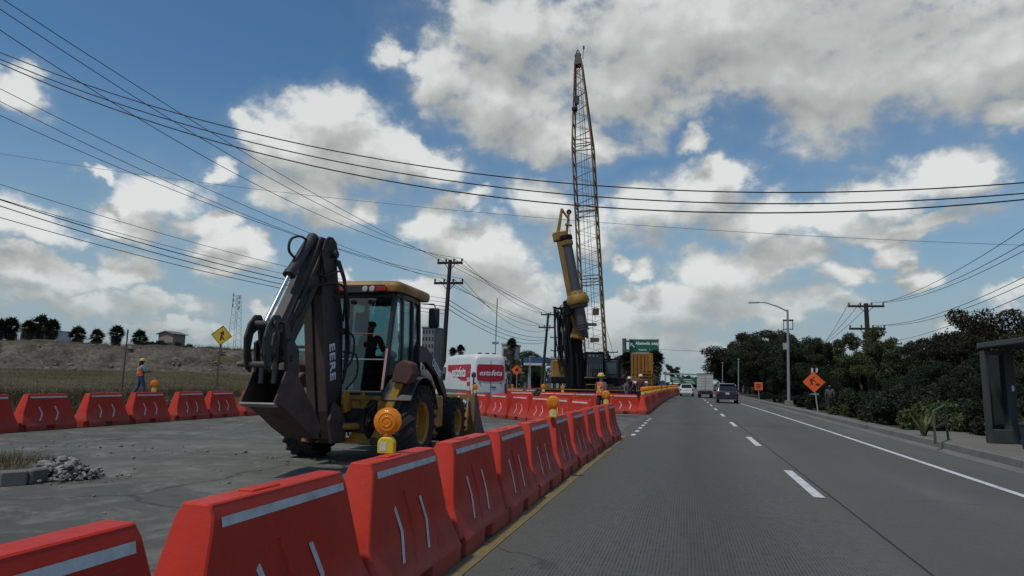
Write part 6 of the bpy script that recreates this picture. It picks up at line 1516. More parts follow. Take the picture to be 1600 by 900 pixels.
p = A(1034, 601, 120); r = empty('blue_sign', (p.x, 120, 0), 0, 'small distant blue board left of the green gantry', 'road sign'); mb = MB(); mb.box((0, 0, p.z), (1.5, .1, .75)); mb.build('sign_board', M('sign_blue', (.01, .07, .22), .5), r); mb = MB(); mb.bar((0, .08, 0), (0, .08, p.z), .1, .1); mb.build('post', galv, r)
p = A(1058, 609, 105); r = empty('white_board', (p.x, 105, 0), 0, 'pale distant trailer board just left of the white car', 'board'); mb = MB(); mb.box((0, 0, p.z-.1), (1.0, .1, 1.3)); mb.build('board', M('board_pale', (.42, .42, .36), .7), r, .02); mb = MB(); mb.box((0, .2, .3), (.8, .5, .6)); mb.build('base', black_paint, r)

# ------------------------------------------------------------------ steel column formwork
Yc = 52.0
q0, q1 = A(986, 622, Yc), A(1022, 622, Yc); w_ = q1.x-q0.x; ztop = A(1005, 552, Yc).z
r = empty('column_formwork', ((q0.x+q1.x)/2, Yc, 0), radians(8), 'tall orange yellow steel column formwork behind the far barriers', 'formwork')
fy = M('formwork_yellow', (.28, .12, .012), .6, dirt=.5, dirt_c=(.12, .08, .04), scale=1.2)
mb = MB(); mb.box((-.05, .5, (ztop+1.6)/2), (w_*.86, 1.0, ztop-1.6)); mb.build('panel', fy, r, .02)
mb = MB(); mb.box((w_*.36, .1, ztop/2), (w_*.22, .35, ztop)); mb.build('stiffener', fy, r, .02)
for k in range(5): mb = MB(); mb.box((-w_*.42+k*w_*.16, -.05, ztop*.78), (.07, .12, ztop*.42)); mb.build('rib', fy, r, .01)
for k in range(9): mb = MB(); mb.box((w_*.18, -.12, .5+k*ztop*.065), (w_*.42, .06, .06)); mb.build('ladder_rung', fy, r)
for x in (-.02, .40): mb = MB(); mb.box((w_*x, -.12, ztop*.33), (.07, .07, ztop*.66)); mb.build('ladder_rail', fy, r)
mb = MB(); mb.bar((-w_*.1, -.3, ztop*.60), (w_*.45, -.3, ztop*.60), .05, .05); mb.build('handrail', fy, r)

# ------------------------------------------------------------------ bus shelter at the right edge
shm = M('shelter_grey', (.030, .040, .040), .45, dirt=.35, dirt_c=(.09, .09, .08), scale=2)
s0 = G(1547, 692, .16)
r = empty('bus_shelter', (s0.x, s0.y, .155), radians(0), 'dark grey steel bus shelter with flat roof at the right edge', 'bus shelter')
hS = A(1535, 540, s0.y).z-.15
# end panel (ad frame) facing the camera, spans x
def sbox(n_, c, d, m=shm, b=.01, par=r): mb = MB(); mb.box(c, d); return mb.build(n_, m, par, b)
sbox('frame_post', (0, 0, hS*.46), (.07, .28, hS*.92)); sbox('frame_post', (.50, .02, hS*.46), (.20, .28, hS*.92)); sbox('frame_top', (.24, 0, hS*.93), (.56, .28, .07)); sbox('kick_panel', (.24, 0, .17), (.44, .26, .32))
sbox('ad_glass', (.24, .06, hS*.55), (.42, .02, hS*.72), dark_glass('shelter_glass', (.02, .03, .028)), 0)
sbox('sticker', (.53, -.125, hS*.56), (.055, .006, .13), letter_white, 0)
sbox('frame_post', (.86, -.45, hS*.46), (.10, .12, hS*.92)); sbox('frame_post', (.90, -2.9, hS*.46), (.10, .12, hS*.92)); sbox('frame_post', (1.5, -.3, hS*.46), (.10, .12, hS*.92))
sbox('roof', (1.05, -1.75, hS*.985), (2.15, 3.9, .07)); sbox('roof_edge', (-.045, -1.75, hS*1.0), (.04, 3.9, .12)); sbox('roof_fascia', (1.05, .22, hS*1.0), (2.2, .04, .12))
sg = sbox('name_board', (1.15, -.25, hS*.80), (.62, .05, .26), M('board_brown', (.06, .045, .045), .5)); text_mesh('PARADA', .13, 'lettering', M('letter_dim', (.16, .14, .14), .6), (1.15, -.285, hS*.80), (pi/2, 0, 0), sg)
sbox('bench', (1.0, -.9, .50), (.38, 1.5, .04), M('bench_pale', (.32, .36, .38), .4)); sbox('bench_leg', (1.0, -.3, .24), (.30, .06, .48)); sbox('bench_leg', (1.0, -1.5, .24), (.30, .06, .48))
f = G(1590, 700, .16); r2 = empty('litter_bin', (f.x+.15, f.y-.25, .155), 0, 'small dark blue litter bin under the shelter bench', 'bin'); mb = MB(); mb.lathe([(.14, 0), (.17, .5), (.19, .52), (.17, .54), (.15, .5), (.13, .05)], (0, 0, 0), (0, 0, 1), n=18); mb.build('bucket', M('bin_blue', (.012, .02, .045), .5), r2, 0, True)
mb = MB(); mb.lathe([(.195, .54), (.15, .60), (.001, .62)], (0, 0, 0), (0, 0, 1), n=18); mb.build('lid', M('bin_blue', (0, 0, 0)), r2, 0, True)
# green rail frame on the kerb
a, b = G(1466, 694, .15), G(1482, 688, .15)
r = empty('rail_frame', a, 0, 'green tubular steel rail frame standing on the kerb', 'railing'); d = b-a; gm = M('rail_green', (.035, .075, .040), .6, dirt=.5, dirt_c=(.12, .11, .09), scale=6)
tz1, tz2 = A(1461.5, 643, a.y).z-.15, A(1478, 634, b.y).z-.15
for n_, p, q in (('post', Vector((-.06, 0, 0)), Vector((-.06, 0, tz1))), ('post', d, Vector((d.x-.05, d.y, tz2))), ('rail', Vector((-.06, 0, tz1)), Vector((d.x-.05, d.y, tz2))), ('rail', Vector((-.06, 0, tz1*.5)), Vector((d.x-.03, d.y, tz2*.5)))):
    mb = MB(); mb.bar(p, q, .05, .05); mb.build(n_, gm, r, .006)
# ring emblem on top of mast (far right)
p = A(1578, 504, 60); r = empty('ring_emblem', (p.x, 60, 0), 0, 'large pale ring emblem on a pole above the trees at the right', 'emblem')
mb = MB(); mb.lathe([(.86, -.08), (1.02, -.08), (1.02, .08), (.86, .08)], (0, 0, p.z), (0, 1, 0), n=36, closed=True); mb.build('ring', galv, r, 0, True); mb = MB(); mb.bar((0, 0, 0), (0, 0, p.z-1), .2, .2); mb.build('pole', galv, r)
p = A(1590, 523, 50); r = empty('billboard_frame', (p.x, 50, 0), 0, 'thin pale steel frame above the shelter roof at the right edge', 'frame')
for dz in (0, -.5): mb = MB(); mb.bar((-1.0, 0, p.z+dz), (2.2, 0, p.z+dz), .07, .07); mb.build('bar', galv, r)
for dx in (-.9, 0, 1.0): mb = MB(); mb.bar((dx, 0, p.z-1.4 if dx else 0), (dx, 0, p.z), .07, .07); mb.build('upright', galv, r)

# ------------------------------------------------------------------ distant structures
def lattice_mast(u0, v0, u1, v1, Y, w0, w1, label, n=18, mats=galv, ants=True):
    f = A(u0, v0, Y); t = A(u1, v1, Y); z0 = gz(f.x, f.y) if f.x < -17 else 0
    r = empty('antenna_tower', (f.x, Y, z0), 0, label, 'tower'); a = Vector((0, 0, 0)); b = t-Vector((f.x, Y, z0)); cs = [(-1, -1), (1, -1), (1, 1), (-1, 1)]
    def c(k, i): s_ = k/n; w = w0+(w1-w0)*s_; return a.lerp(b, s_)+Vector((cs[i][0]*w, cs[i][1]*w, 0))
    for i in range(4): mb = MB(); mb.tube([c(0, i), c(n, i)], .05, 4); mb.build('leg', mats, r)
    for i in range(4): mb = MB(); mb.tube([c(k, i if k % 2 == 0 else (i+1) % 4) for k in range(n+1)], .035, 4); mb.build('lacing', mats, r)
    if ants:
        for k in range(6): mb = MB(); s_ = b*(.80+.04*k); mb.box(s_+Vector(((-1)**k*(w1+.25), -.3, 0)), (.22, .2, .8)); mb.build('antenna', M('antenna_grey', (.35, .36, .38), .6), r)
    return r
lattice_mast(365, 560, 371, 461, 130, 1.1, .55, 'slender grey lattice antenna tower behind the yellow sign')
f = A(772, 590, 140); t = A(777, 466, 140); r = empty('mast', (f.x, 140, 0), 0, 'very thin tall radio mast behind the white van', 'mast'); mb = MB(); mb.tube([Vector((0, 0, 0)), t-Vector((f.x, 140, 0))], .12, 5); mb.build('pole', galv, r)
q = A(774, 536, 140)-Vector((f.x, 140, 0)); mb = MB(); mb.box(q, (1.4, .3, .5)); mb.build('platform', M('pale_blue', (.15, .25, .35), .6), r)
def building(u0, u1, v0, v1, Y, label, wallc, floors, cols, name='apartment_building', winc=(.02, .025, .03), zb=0, cat='building', group=None):
    a, b = A(u0, v0, Y), A(u1, v1, Y); W = b.x-a.x; top = a.z; r = empty(name, (a.x+W/2, Y, zb), 0, label, cat, group); H = top-zb
    wm = M('wall_%.2f_%.2f' % wallc[:2], wallc, .85, dirt=.4, dirt_c=tuple(x*.6 for x in wallc), scale=.3)
    mb = MB(); mb.box((0, 4, H/2), (W, 8, H)); mb.build('wall', wm, r, .02); mb = MB(); mb.box((0, 4, H+.1), (W+.3, 8.3, .3)); mb.build('roof', wm, r)
    gm_ = M('pane_%.2f' % winc[0], winc, .2, dirt=.1)
    for i in range(floors):
        for j in range(cols):
            x = -W/2+W*(j+.5)/cols; z = H-(i+.55)*min(3.0, H/floors); mb = MB(); mb.box((x, -.02, z), (W/cols*.55, .08, min(3.0, H/floors)*.5)); mb.build('window', gm_, r)
    return r
building(660, 677, 512, 570, 150, 'grey apartment block between the backhoe cab and the utility pole', (.17, .175, .18), 8, 4)
building(784, 796, 538, 590, 120, 'pale cream tower building behind the van roof', (.42, .41, .36), 3, 1, 'tower_building')
building(792, 838, 583, 612, 110, 'low grey warehouse right of the van behind the barriers', (.16, .17, .17), 1, 5, 'warehouse', (.07, .08, .08))
building(862, 880, 560, 612, 95, 'pale blue grey cabin building behind the rig cabinet', (.30, .35, .38), 2, 2, 'cabin_building')
# plateau buildings
for (u0, u1, v, Y, lab) in ((20, 62, 516, 120, 'white three storey building between the palm trees on the plateau'),):
    p = A(u0, v, Y); building(u0, u1, v, v+10, Y, lab, (.55, .56, .55), 2, 4, 'white_building', zb=gz(p.x, Y)-.5)
p = A(247, 532, 100); q = A(270, 532, 100); pk = A(263, 518, 100); z0 = gz(p.x, 100)-.4
r = empty('small_house', (p.x, 100, z0), 0, 'small pale flat gabled house on the plateau right of the palm trees', 'house'); W = q.x-p.x; hw_ = A(250, 522.5, 100).z-z0; hp_ = pk.z-z0
mb = MB(); mb.prism([(0, 0), (W, 0), (W, hw_), (W*.5, hp_), (0, hw_)], (0, 1.5, 0), (1, 0, 0), (0, 0, 1), (0, 3, 0)); mb.build('wall', M('house_tan', (.26, .22, .19), .8), r)
mb = MB(); mb.prism([(-.3, hw_), (W*.5, hp_+.02), (W+.3, hw_), (W+.3, hw_+.12), (W*.5, hp_+.16), (-.3, hw_+.12)], (0, 1.5, 0), (1, 0, 0), (0, 0, 1), (0, 3.6, 0)); mb.build('roof', M('house_roof', (.18, .16, .15), .8), r)
for x in (.16, .34): mb = MB(); mb.box((W*x, -.02, hw_*.6), (W*.12, .06, hw_*.3)); mb.build('window', M('pane_dark', (.03, .03, .03), .3), r)
# blue-white canopy
Yk = 100.0; a, b = A(823, 559, Yk), A(858, 566, Yk)
r = empty('canopy', (a.x, Yk, 0), 0, 'filling station canopy with blue fascia left of the second utility pole', 'canopy'); W = b.x-a.x
mb = MB(); mb.box((W/2, 0, a.z-.35), (W, 4, .75)); mb.build('fascia', M('fascia_blue', (.02, .075, .17), .5), r); mb = MB(); mb.box((W/2, 0, a.z-.95), (W*1.0, 3.9, .40)); mb.build('fascia_white', M('fascia_white', (.5, .52, .53), .5), r)
for x in (.12, .8): mb = MB(); mb.box((W*x, 0, (a.z-1)/2), (.3, .3, a.z-1)); mb.build('column', galv, r)
f = A(829, 610, 90); t = A(828, 557, 90); r = empty('street_lamp', (f.x, 90, 0), 0, 'thin pale lamp post in front of the blue canopy', 'street lamp'); mb = MB(); mb.tube([Vector((0, 0, 0)), t-Vector((f.x, 90, 0))], .08, 6); mb.build('pole', galv, r); mb = MB(); mb.box(t-Vector((f.x-.3, 90, 0)), (.9, .2, .1)); mb.build('lamp_head', galv, r)

# ------------------------------------------------------------------ cones and posts
def cone(p, s, label):
    r = empty('traffic_cone', p, 0, label, 'traffic cone', None, s); om = M('cone_orange', (.62, .06, .02), .5)
    mb = MB(); mb.box((0, 0, .02), (.36, .36, .04)); mb.lathe([(.13, .04), (.025, .70), (.001, .71)], (0, 0, 0), (0, 0, 1), n=16); b_ = mb.build('cone_body', om, r, 0, True)
    for z in (.30, .50): mb = MB(); mb.lathe([(.134-.105*(z-.04)/.66+.003, z), (.134-.105*(z+.1-.04)/.66+.003, z+.1)], (0, 0, 0), (0, 0, 1), n=16, closed=True); mb.build('reflective_band', tape, b_)
p = A(719, 622, 27); cone((p.x, 27, 0), 1.25, 'orange and white traffic cone in front of the van, above the loader bucket')
p = A(782, 613, 45); cone((p.x, 45, .55), 1.0, 'small orange cone right of the van at the barriers')
p = A(773, 612, 42); cone((p.x, 42, .3), 1.0, 'tiny orange cone directly behind the barriers right of the van')
p = A(732, 592, 28.5); r = empty('striped_post', (p.x, 28.5, 0), 0, 'red and white checked marker post in front of the van', 'marker post')
zt = A(732, 581, 28.5).z
for k in range(6): mb = MB(); mb.box((0, 0, zt-.15-.3*k*.62), (.13, .05, .19)); mb.build('band', tape if k % 2 else M('band_red', (.5, .03, .03), .5), r)
mb = MB(); mb.box((0, .03, zt*.5), (.05, .04, zt)); mb.build('post', galv, r)
p = A(740, 592, 28.2); r = empty('warning_tripod', (p.x, 28.2, 0), 0, 'dark marker stand with small red top beside the checked post', 'marker stand'); mb = MB(); mb.box((0, 0, .9), (.06, .06, 1.8)); mb.build('post', black_paint, r)
mb = MB(); mb.box((0, 0, A(740, 586, 28.2).z), (.20, .08, .20)); mb.build('head', black_paint, r, .03)

# ------------------------------------------------------------------ people in the street
wk = dict(kl=(-.12, -.12, .50), kr=(.10, .06, .52), al=(-.12, -.06, .09), ar=(.10, .30, .14))
def place(u, vtop, Y, hgt):
    """ground position and base height so that the top of the head shows at (u, vtop)"""
    p = A(u, vtop, Y); return p, p.z-hgt
p, z = place(223, 559.5, 25.5, 1.78); zg = gz(p.x, p.y)
person((p.x, p.y, z), radians(150), 'worker with yellow helmet, long dark hair, orange vest and pale blue sleeves in the field', pose=dict(wk, wl=(-.05, -.25, 1.22), wr=(.08, -.25, 1.18), el=(-.26, -.08, 1.16), er=(.26, -.08, 1.16)),
       trousers=(.035, .075, .14), shirt=(.10, .26, .30), vest=(.62, .09, .04), vest2=(.55, .50, .15), helmet=(.60, .42, .04), hair=True)
p, z = place(939, 581.5, 24.5, 1.80)
person((p.x, p.y, z), radians(152), 'worker with yellow helmet, orange vest and olive sleeves walking before the drilling rig', pose=dict(wk, chest=(0, -.05, 1.30), wl=(-.20, -.16, .95), wr=(.22, -.30, .92), er=(.24, -.06, 1.12)),
       trousers=(.025, .03, .035), shirt=(.10, .105, .075), vest=(.62, .075, .04), vest2=(.55, .50, .12), helmet=(.62, .44, .04))
p, z = place(990, 585, 40, 1.78)
person((p.x, p.y, z), radians(-40), 'worker with white helmet and dark clothes bending forward right of the rig', pose=dict(pel=(0, .1, .95), waist=(0, .05, 1.07), chest=(0, -.12, 1.24), neck=(0, -.26, 1.38), head=(0, -.34, 1.50), top=(0, -.36, 1.60), sl=(-.17, -.2, 1.34), sr=(.17, -.2, 1.34), el=(-.22, -.3, 1.08), er=(.22, -.3, 1.08), wl=(-.14, -.45, .90), wr=(.14, -.45, .90)),
       trousers=(.025, .028, .04), shirt=(.05, .035, .05), helmet=(.55, .56, .56))
p, z = place(1001, 585, 40.5, 1.76)
person((p.x, p.y, z), radians(160), 'worker with white helmet and dark red shirt standing beside the yellow formwork', trousers=(.03, .032, .045), shirt=(.10, .03, .035), helmet=(.6, .6, .6))
p, z = place(980, 592, 39.5, 1.72)
person((p.x, p.y, z), radians(60), 'person in grey shirt and trousers standing left of the bending worker', pose=dict(wk), trousers=(.07, .065, .06), shirt=(.13, .12, .11), hair=None, cap=(.05, .045, .04))
p, z = place(782, 590, 43, 1.78)
person((p.x, p.y, max(z, 0)), radians(20), 'distant worker in yellow hi-vis top right of the white van', trousers=(.03, .035, .05), shirt=(.30, .32, .05), helmet=(.6, .45, .05))
p, z = place(1297, 624, 36, 1.75)
person((p.x, 36, .15), radians(170), 'pedestrian in grey hooded top walking on the sidewalk by the orange diamond sign', 'pedestrian', pose=dict(wk), trousers=(.018, .02, .022), shirt=(.075, .08, .078), hair=True, s=.80)
# ------------------------------------------------------------------ vegetation
npr = np.random.RandomState(5)
def leaves(centres, radii, n, size, droop=0.0, flat=.75, shell=.45, aspect=2.2):
    """n leaf quads spread in clumps; returns V, F arrays"""
    C = np.array(centres, float); R = np.array(radii, float); w = R**2; w /= w.sum()
    idx = npr.choice(len(C), n, p=w)
    d = npr.normal(size=(n, 3)); d /= np.linalg.norm(d, axis=1)[:, None]
    rr = (shell+(1-shell)*npr.rand(n))**.8*npr.uniform(.75, 1.12, n)
    P = C[idx]+d*(R[idx]*rr)[:, None]*np.array([1, 1, flat])
    a = npr.normal(size=(n, 3)); a[:, 2] -= droop; a /= np.linalg.norm(a, axis=1)[:, None]
    b = npr.normal(size=(n, 3)); b -= a*(a*b).sum(1)[:, None]; b /= np.linalg.norm(b, axis=1)[:, None]
    s = size*npr.uniform(.6, 1.35, n); la = a*(s*aspect*.5)[:, None]; lb = b*(s*.5)[:, None]
    V = np.stack([P-la, P+lb, P+la, P-lb], 1).reshape(-1, 3); F = np.arange(4*n).reshape(n, 4); return V, F
leafA = leaf_mat('foliage_eucalyptus', (.015, .022, .010), (.058, .070, .034))
leafB = leaf_mat('foliage_dark', (.011, .017, .008), (.042, .056, .026))
leafC = leaf_mat('foliage_bright', (.030, .042, .015), (.12, .14, .055))
leafD = leaf_mat('foliage_brown', (.024, .022, .012), (.085, .068, .038))
leafE = leaf_mat('foliage_olive', (.018, .020, .009), (.060, .058, .028))
bark = M('bark', (.055, .045, .036), .95, dirt=.5, dirt_c=(.025, .02, .016), scale=4)
def tree_proto(seed, h, spread, n, lm, size=.16, trunks=2, low=.25, ncl=30, droop=.5, open_=.5, cr=(.07, .13)):
    r_ = random.Random(seed); cl_ = []; rad = []; mb = MB()
    for t in range(trunks):
        b = Vector((r_.uniform(-.3, .3), r_.uniform(-.3, .3), 0)); ang = r_.random()*6.28; lean = r_.uniform(.05, .22)
        top = b+Vector((cos(ang)*lean*h, sin(ang)*lean*h, h*r_.uniform(.62, .8))); mid = b.lerp(top, .5)+Vector((r_.uniform(-.3, .3), r_.uniform(-.3, .3), 0))
        pts = [b, b.lerp(mid, .5), mid, mid.lerp(top, .5), top]; mb.tube(pts, [h*.022, h*.018, h*.014, h*.010, h*.005], 7)
        for k in range(ncl//trunks):
            f = r_.uniform(low, 1.0); p = b.lerp(mid, f*2) if f < .5 else mid.lerp(top, f*2-1)
            a = r_.random()*6.28; env = sin(pi*min(1, max(0, (f-low*.6)/(1.18-low*.6))))**.6
            rr = spread*env*r_.uniform(.35, 1.0); e = p+Vector((cos(a)*rr, sin(a)*rr, r_.uniform(.05, .28)*h*(1.1-f*.5))); e.z = min(e.z, h*r_.uniform(.86, .97))
            m_ = p.lerp(e, .5)+Vector((0, 0, -.08*rr)); mb.tube([p, m_, e], [h*.007, h*.005, h*.002], 5)
            cl_.append(e); rad.append(h*r_.uniform(*cr))
            if r_.random() < open_: cl_.append(p.lerp(e, .65)+Vector((r_.uniform(-.4, .4), r_.uniform(-.4, .4), r_.uniform(-.3, .3)))); rad.append(h*r_.uniform(cr[0]*.7, cr[1]*.8))
    V, F = leaves(cl_, rad, n, size, droop)
    return mb.mesh('trunk', bark, smooth=True), raw_mesh('crown', V, F, lm), float(np.percentile(V[:, 2], 99.3))
TP = {
 'eu1': tree_proto(1, 9, 2.8, 15000, leafA, .085, 2, .42, 26, .5, .4, (.055, .095)), 'eu2': tree_proto(2, 8.5, 2.9, 17000, leafA, .085, 3, .36, 30, .6, .4, (.055, .10)), 'eu3': tree_proto(12, 9, 2.6, 15000, leafE, .085, 2, .38, 24, .6, .4, (.055, .10)),
 'dk1': tree_proto(3, 7, 3.2, 30000, leafB, .088, 3, .08, 44, .3, .8, (.09, .16)), 'dk2': tree_proto(4, 6.5, 3.4, 30000, leafB, .088, 3, .05, 46, .3, .8, (.09, .17)),
 'br1': tree_proto(5, 7.5, 2.0, 16000, leafC, .08, 2, .40, 20, .7, .4, (.06, .11)), 'bn1': tree_proto(6, 8, 2.4, 14000, leafD, .08, 2, .4, 24, .5, .4, (.055, .10)),
 'ol1': tree_proto(8, 7.5, 1.9, 19000, leafE, .08, 2, .45, 24, .2, .6, (.08, .15)),
}
def bush_proto(seed, n, lm, h, w, size):
    r_ = random.Random(seed); c = []; R = []
    for k in range(16): c.append((r_.uniform(-w, w), r_.uniform(-w*.6, w*.6), r_.uniform(.15, .8)*h)); R.append(r_.uniform(.22, .4)*h)
    V, F = leaves(c, R, n, size, 0, .8); mb = MB()
    for k in range(5): mb.tube([Vector((0, 0, 0)), Vector((r_.uniform(-w, w)*.6, r_.uniform(-.3, .3), h*.7))], [.05, .015], 5)
    return mb.mesh('stem', bark), raw_mesh('foliage', V, F, lm), float(np.percentile(V[:, 2], 98))
BP = {'b1': bush_proto(11, 7000, leafB, 1.7, 1.5, .09), 'b2': bush_proto(12, 6000, leafC, 1.4, 1.4, .08), 'b3': bush_proto(13, 7000, leafB, 2.4, 1.9, .10), 'b4': bush_proto(14, 5000, leafD, 1.0, 1.2, .07)}
tr_r = random.Random(9)
def plant(kind, p, h, label, group, cat='tree', name='tree', names=('trunk', 'crown'), T=TP, xs=1.0):
    a, b, H = T[kind]; r = empty(name, p, tr_r.random()*6.28, label, cat, group); s = h/H; r.scale = (s*xs, s*xs, s)
    link_mesh(names[0], a, None, r); link_mesh(names[1], b, None, r); return r
# right-hand tree belt: (u, v_top, Y, kind, what is near)
RT = [(1098, 560, 150, 'dk1', 'small dark tree at the far end of the belt, above the truck'), (1112, 548, 128, 'dk2', 'dark tree just right of the box truck'), (1127, 538, 112, 'eu2', 'loose tree behind the thinner distant lamp post'),
      (1141, 530, 105, 'eu1', 'tall airy tree rising behind the dark blue car'), (1160, 526, 95, 'eu3', 'tall airy tree behind the thin grey lamp post'), (1148, 572, 88, 'dk1', 'low dense tree directly behind the dark blue car'),
      (1172, 540, 84, 'dk2', 'dense dark tree left of the square orange sign'), (1186, 536, 80, 'eu3', 'airy tree above the square orange sign'), (1198, 533, 78, 'bn1', 'brownish tree right of the square orange sign'),
      (1178, 578, 74, 'dk1', 'low dark tree behind the square orange sign'), (1216, 527, 72, 'eu2', 'tall airy tree just left of the street lamp'), (1207, 575, 66, 'dk2', 'low dark tree between square sign and street lamp'),
      (1240, 532, 66, 'eu1', 'airy tree just right of the street lamp'), (1254, 540, 60, 'dk1', 'dark tree between street lamp and orange diamond sign'), (1238, 580, 58, 'dk2', 'low dark tree behind the foot of the street lamp'),
      (1275, 538, 58, 'eu2', 'airy tree above the orange diamond sign'), (1272, 578, 52, 'dk1', 'low dense tree behind the orange diamond sign'), (1296, 540, 54, 'eu3', 'loose tree right of the orange diamond sign'),
      (1322, 520, 41, 'br1', 'brighter green willow-like tree left of the right utility pole'), (1343, 530, 40, 'br1', 'second brighter green tree touching the right utility pole'), (1308, 575, 46, 'dk2', 'low dark tree behind the pedestrian'),
      (1375, 538, 52, 'bn1', 'brownish thin tree just right of the right utility pole'), (1352, 570, 43, 'dk1', 'dense dark tree below the right utility pole'), (1395, 552, 44, 'dk2', 'wide dark tree below the smaller utility pole'),
      (1420, 545, 42, 'eu2', 'loose dark tree right of the smaller utility pole'), (1446, 534, 40, 'eu3', 'loose tree between smaller utility pole and the tallest brownish tree'), (1386, 592, 36, 'dk1', 'low dark tree over the sidewalk below the smaller pole'),
      (1430, 585, 33, 'dk2', 'low dark tree behind the agave'), (1468, 530, 36, 'eu2', 'dark tree left of the tallest olive tree'), (1497, 498, 34, 'ol1', 'tall olive brown tree left of the bus shelter'),
      (1480, 570, 30, 'dk1', 'dense dark tree behind the green rail frame'), (1532, 512, 33, 'eu1', 'thin airy tree between the tall olive tree and the shelter'), (1560, 492, 32, 'ol1', 'tall olive tree rising over the bus shelter roof'),
      (1520, 578, 27, 'dk2', 'dense dark tree just left of the bus shelter'), (1572, 560, 28, 'dk1', 'dark tree seen through the bus shelter'), (1610, 520, 30, 'eu2', 'dark tree at the right edge above the shelter roof'), (1615, 585, 25, 'dk2', 'low dark tree behind the right end of the shelter')]
for (u, v, Y, k, lab) in RT:
    p = A(u, v, Y); h = p.z; plant(k, (max(p.x, 9.6 if Y < 60 else 8.9), Y, 0), h*(1.08 if Y > 50 else 1.03), lab, 'trees of the belt along the right side', xs=max(.9, min(1.25, Y/75)))
SH = [(1165, 616, 70, 'b3'), (1200, 622, 58, 'b1'), (1222, 622, 52, 'b3'), (1252, 624, 47, 'b1'), (1290, 622, 42, 'b3'), (1262, 630, 42, 'b4'), (1320, 618, 37, 'b3'), (1345, 622, 34, 'b1'), (1375, 625, 31, 'b3'),
      (1400, 632, 28, 'b1'), (1422, 615, 28, 'b3'), (1445, 640, 25, 'b2'), (1462, 632, 26, 'b1'), (1500, 655, 22.5, 'b2'), (1520, 640, 23.5, 'b1'), (1488, 648, 24, 'b2'), (1536, 655, 21.5, 'b2'), (1572, 640, 22.5, 'b3'), (1600, 640, 21, 'b1'), (1360, 655, 30, 'b4'), (1328, 640, 35, 'b2')]
for i, (u, v, Y, k) in enumerate(SH):
    p = A(u, v, Y); plant(k, (max(p.x, 8.95 if Y < 25 else 7.3), Y, .10), max(.5, p.z)/.9, f'shrub along the back of the sidewalk, {ordn(i)} of the row counting from afar', 'shrubs behind the sidewalk', 'shrub', 'shrub', ('stem', 'foliage'), BP)
# distant hedge of trees that reads as one mass
C = []; R = []
for k in range(60): C.append((npr.uniform(16, 60), npr.uniform(60, 200), npr.uniform(.5, 2.8))); R.append(npr.uniform(1.5, 2.4))
for k in range(26): C.append((npr.uniform(11, 20), npr.uniform(22, 75), npr.uniform(.4, 1.5))); R.append(npr.uniform(.8, 1.4))
V, F = leaves(C, R, 70000, .26, 0, .9, .3); o = link_mesh('woodland', raw_mesh('woodland', V, F, leafB)); tag(o, 'dark mass of woodland filling the gaps between the roadside trees', 'woodland', kind='stuff')
# far trees at the end of the road
for (u, v, Y, k, lab) in ((1050, 572, 190, 'eu1', 'bare loose tree left of the far green gantry'), (1073, 588, 230, 'dk1', 'small dark tree behind the far green gantry'), (1086, 590, 220, 'dk2', 'second small dark tree behind the far green gantry'), (1038, 596, 160, 'dk2', 'low dark tree left of the far green gantry'), (1062, 600, 210, 'dk1', 'low dark tree under the far green gantry'),
                          (818, 553, 115, 'dk1', 'dark broad tree right of the pale tower behind the van'), (838, 572, 110, 'dk2', 'low dark tree behind the blue canopy'), (806, 585, 105, 'dk1', 'low dark tree behind the warehouse'), (962, 560, 130, 'dk2', 'dark tree right of the rig cabin'), (885, 590, 120, 'dk1', 'low dark tree behind the drilling rig tracks'), (944, 585, 120, 'dk2', 'low dark tree behind the worker'),
                          (455, 588, 80, 'dk1', 'dark tree seen behind the digging arm'), (720, 594, 90, 'dk2', 'low dark tree behind the van')):
    p = A(u, v, Y); plant(k, (p.x, Y, 0), p.z/.95, lab, 'distant trees at the end of the road')
# agave by the kerb
p = G(1425, 681, .15); r = empty('agave', (p.x+.30, p.y, .1), 0, 'spiky pale green agave at the edge of the sidewalk', 'plant'); r_ = random.Random(2); ag = leaf_mat('agave_leaf', (.075, .10, .04), (.15, .17, .08))
for k in range(16):
    a = r_.random()*6.28; t_ = r_.uniform(.05, .55); L_ = r_.uniform(.5, .8); e = Vector((cos(a)*sin(t_)*L_, sin(a)*sin(t_)*L_, cos(t_)*L_)); s_ = e.cross(Vector((0, 0, 1))).normalized()*.055; mb = MB(); m_ = e*.45+Vector((0, 0, .05))
    mb.add([-s_*.8, s_*.8, m_+s_, e, m_-s_], [(0, 1, 2, 4), (4, 2, 3)]); mb.build('leaf', ag, r)
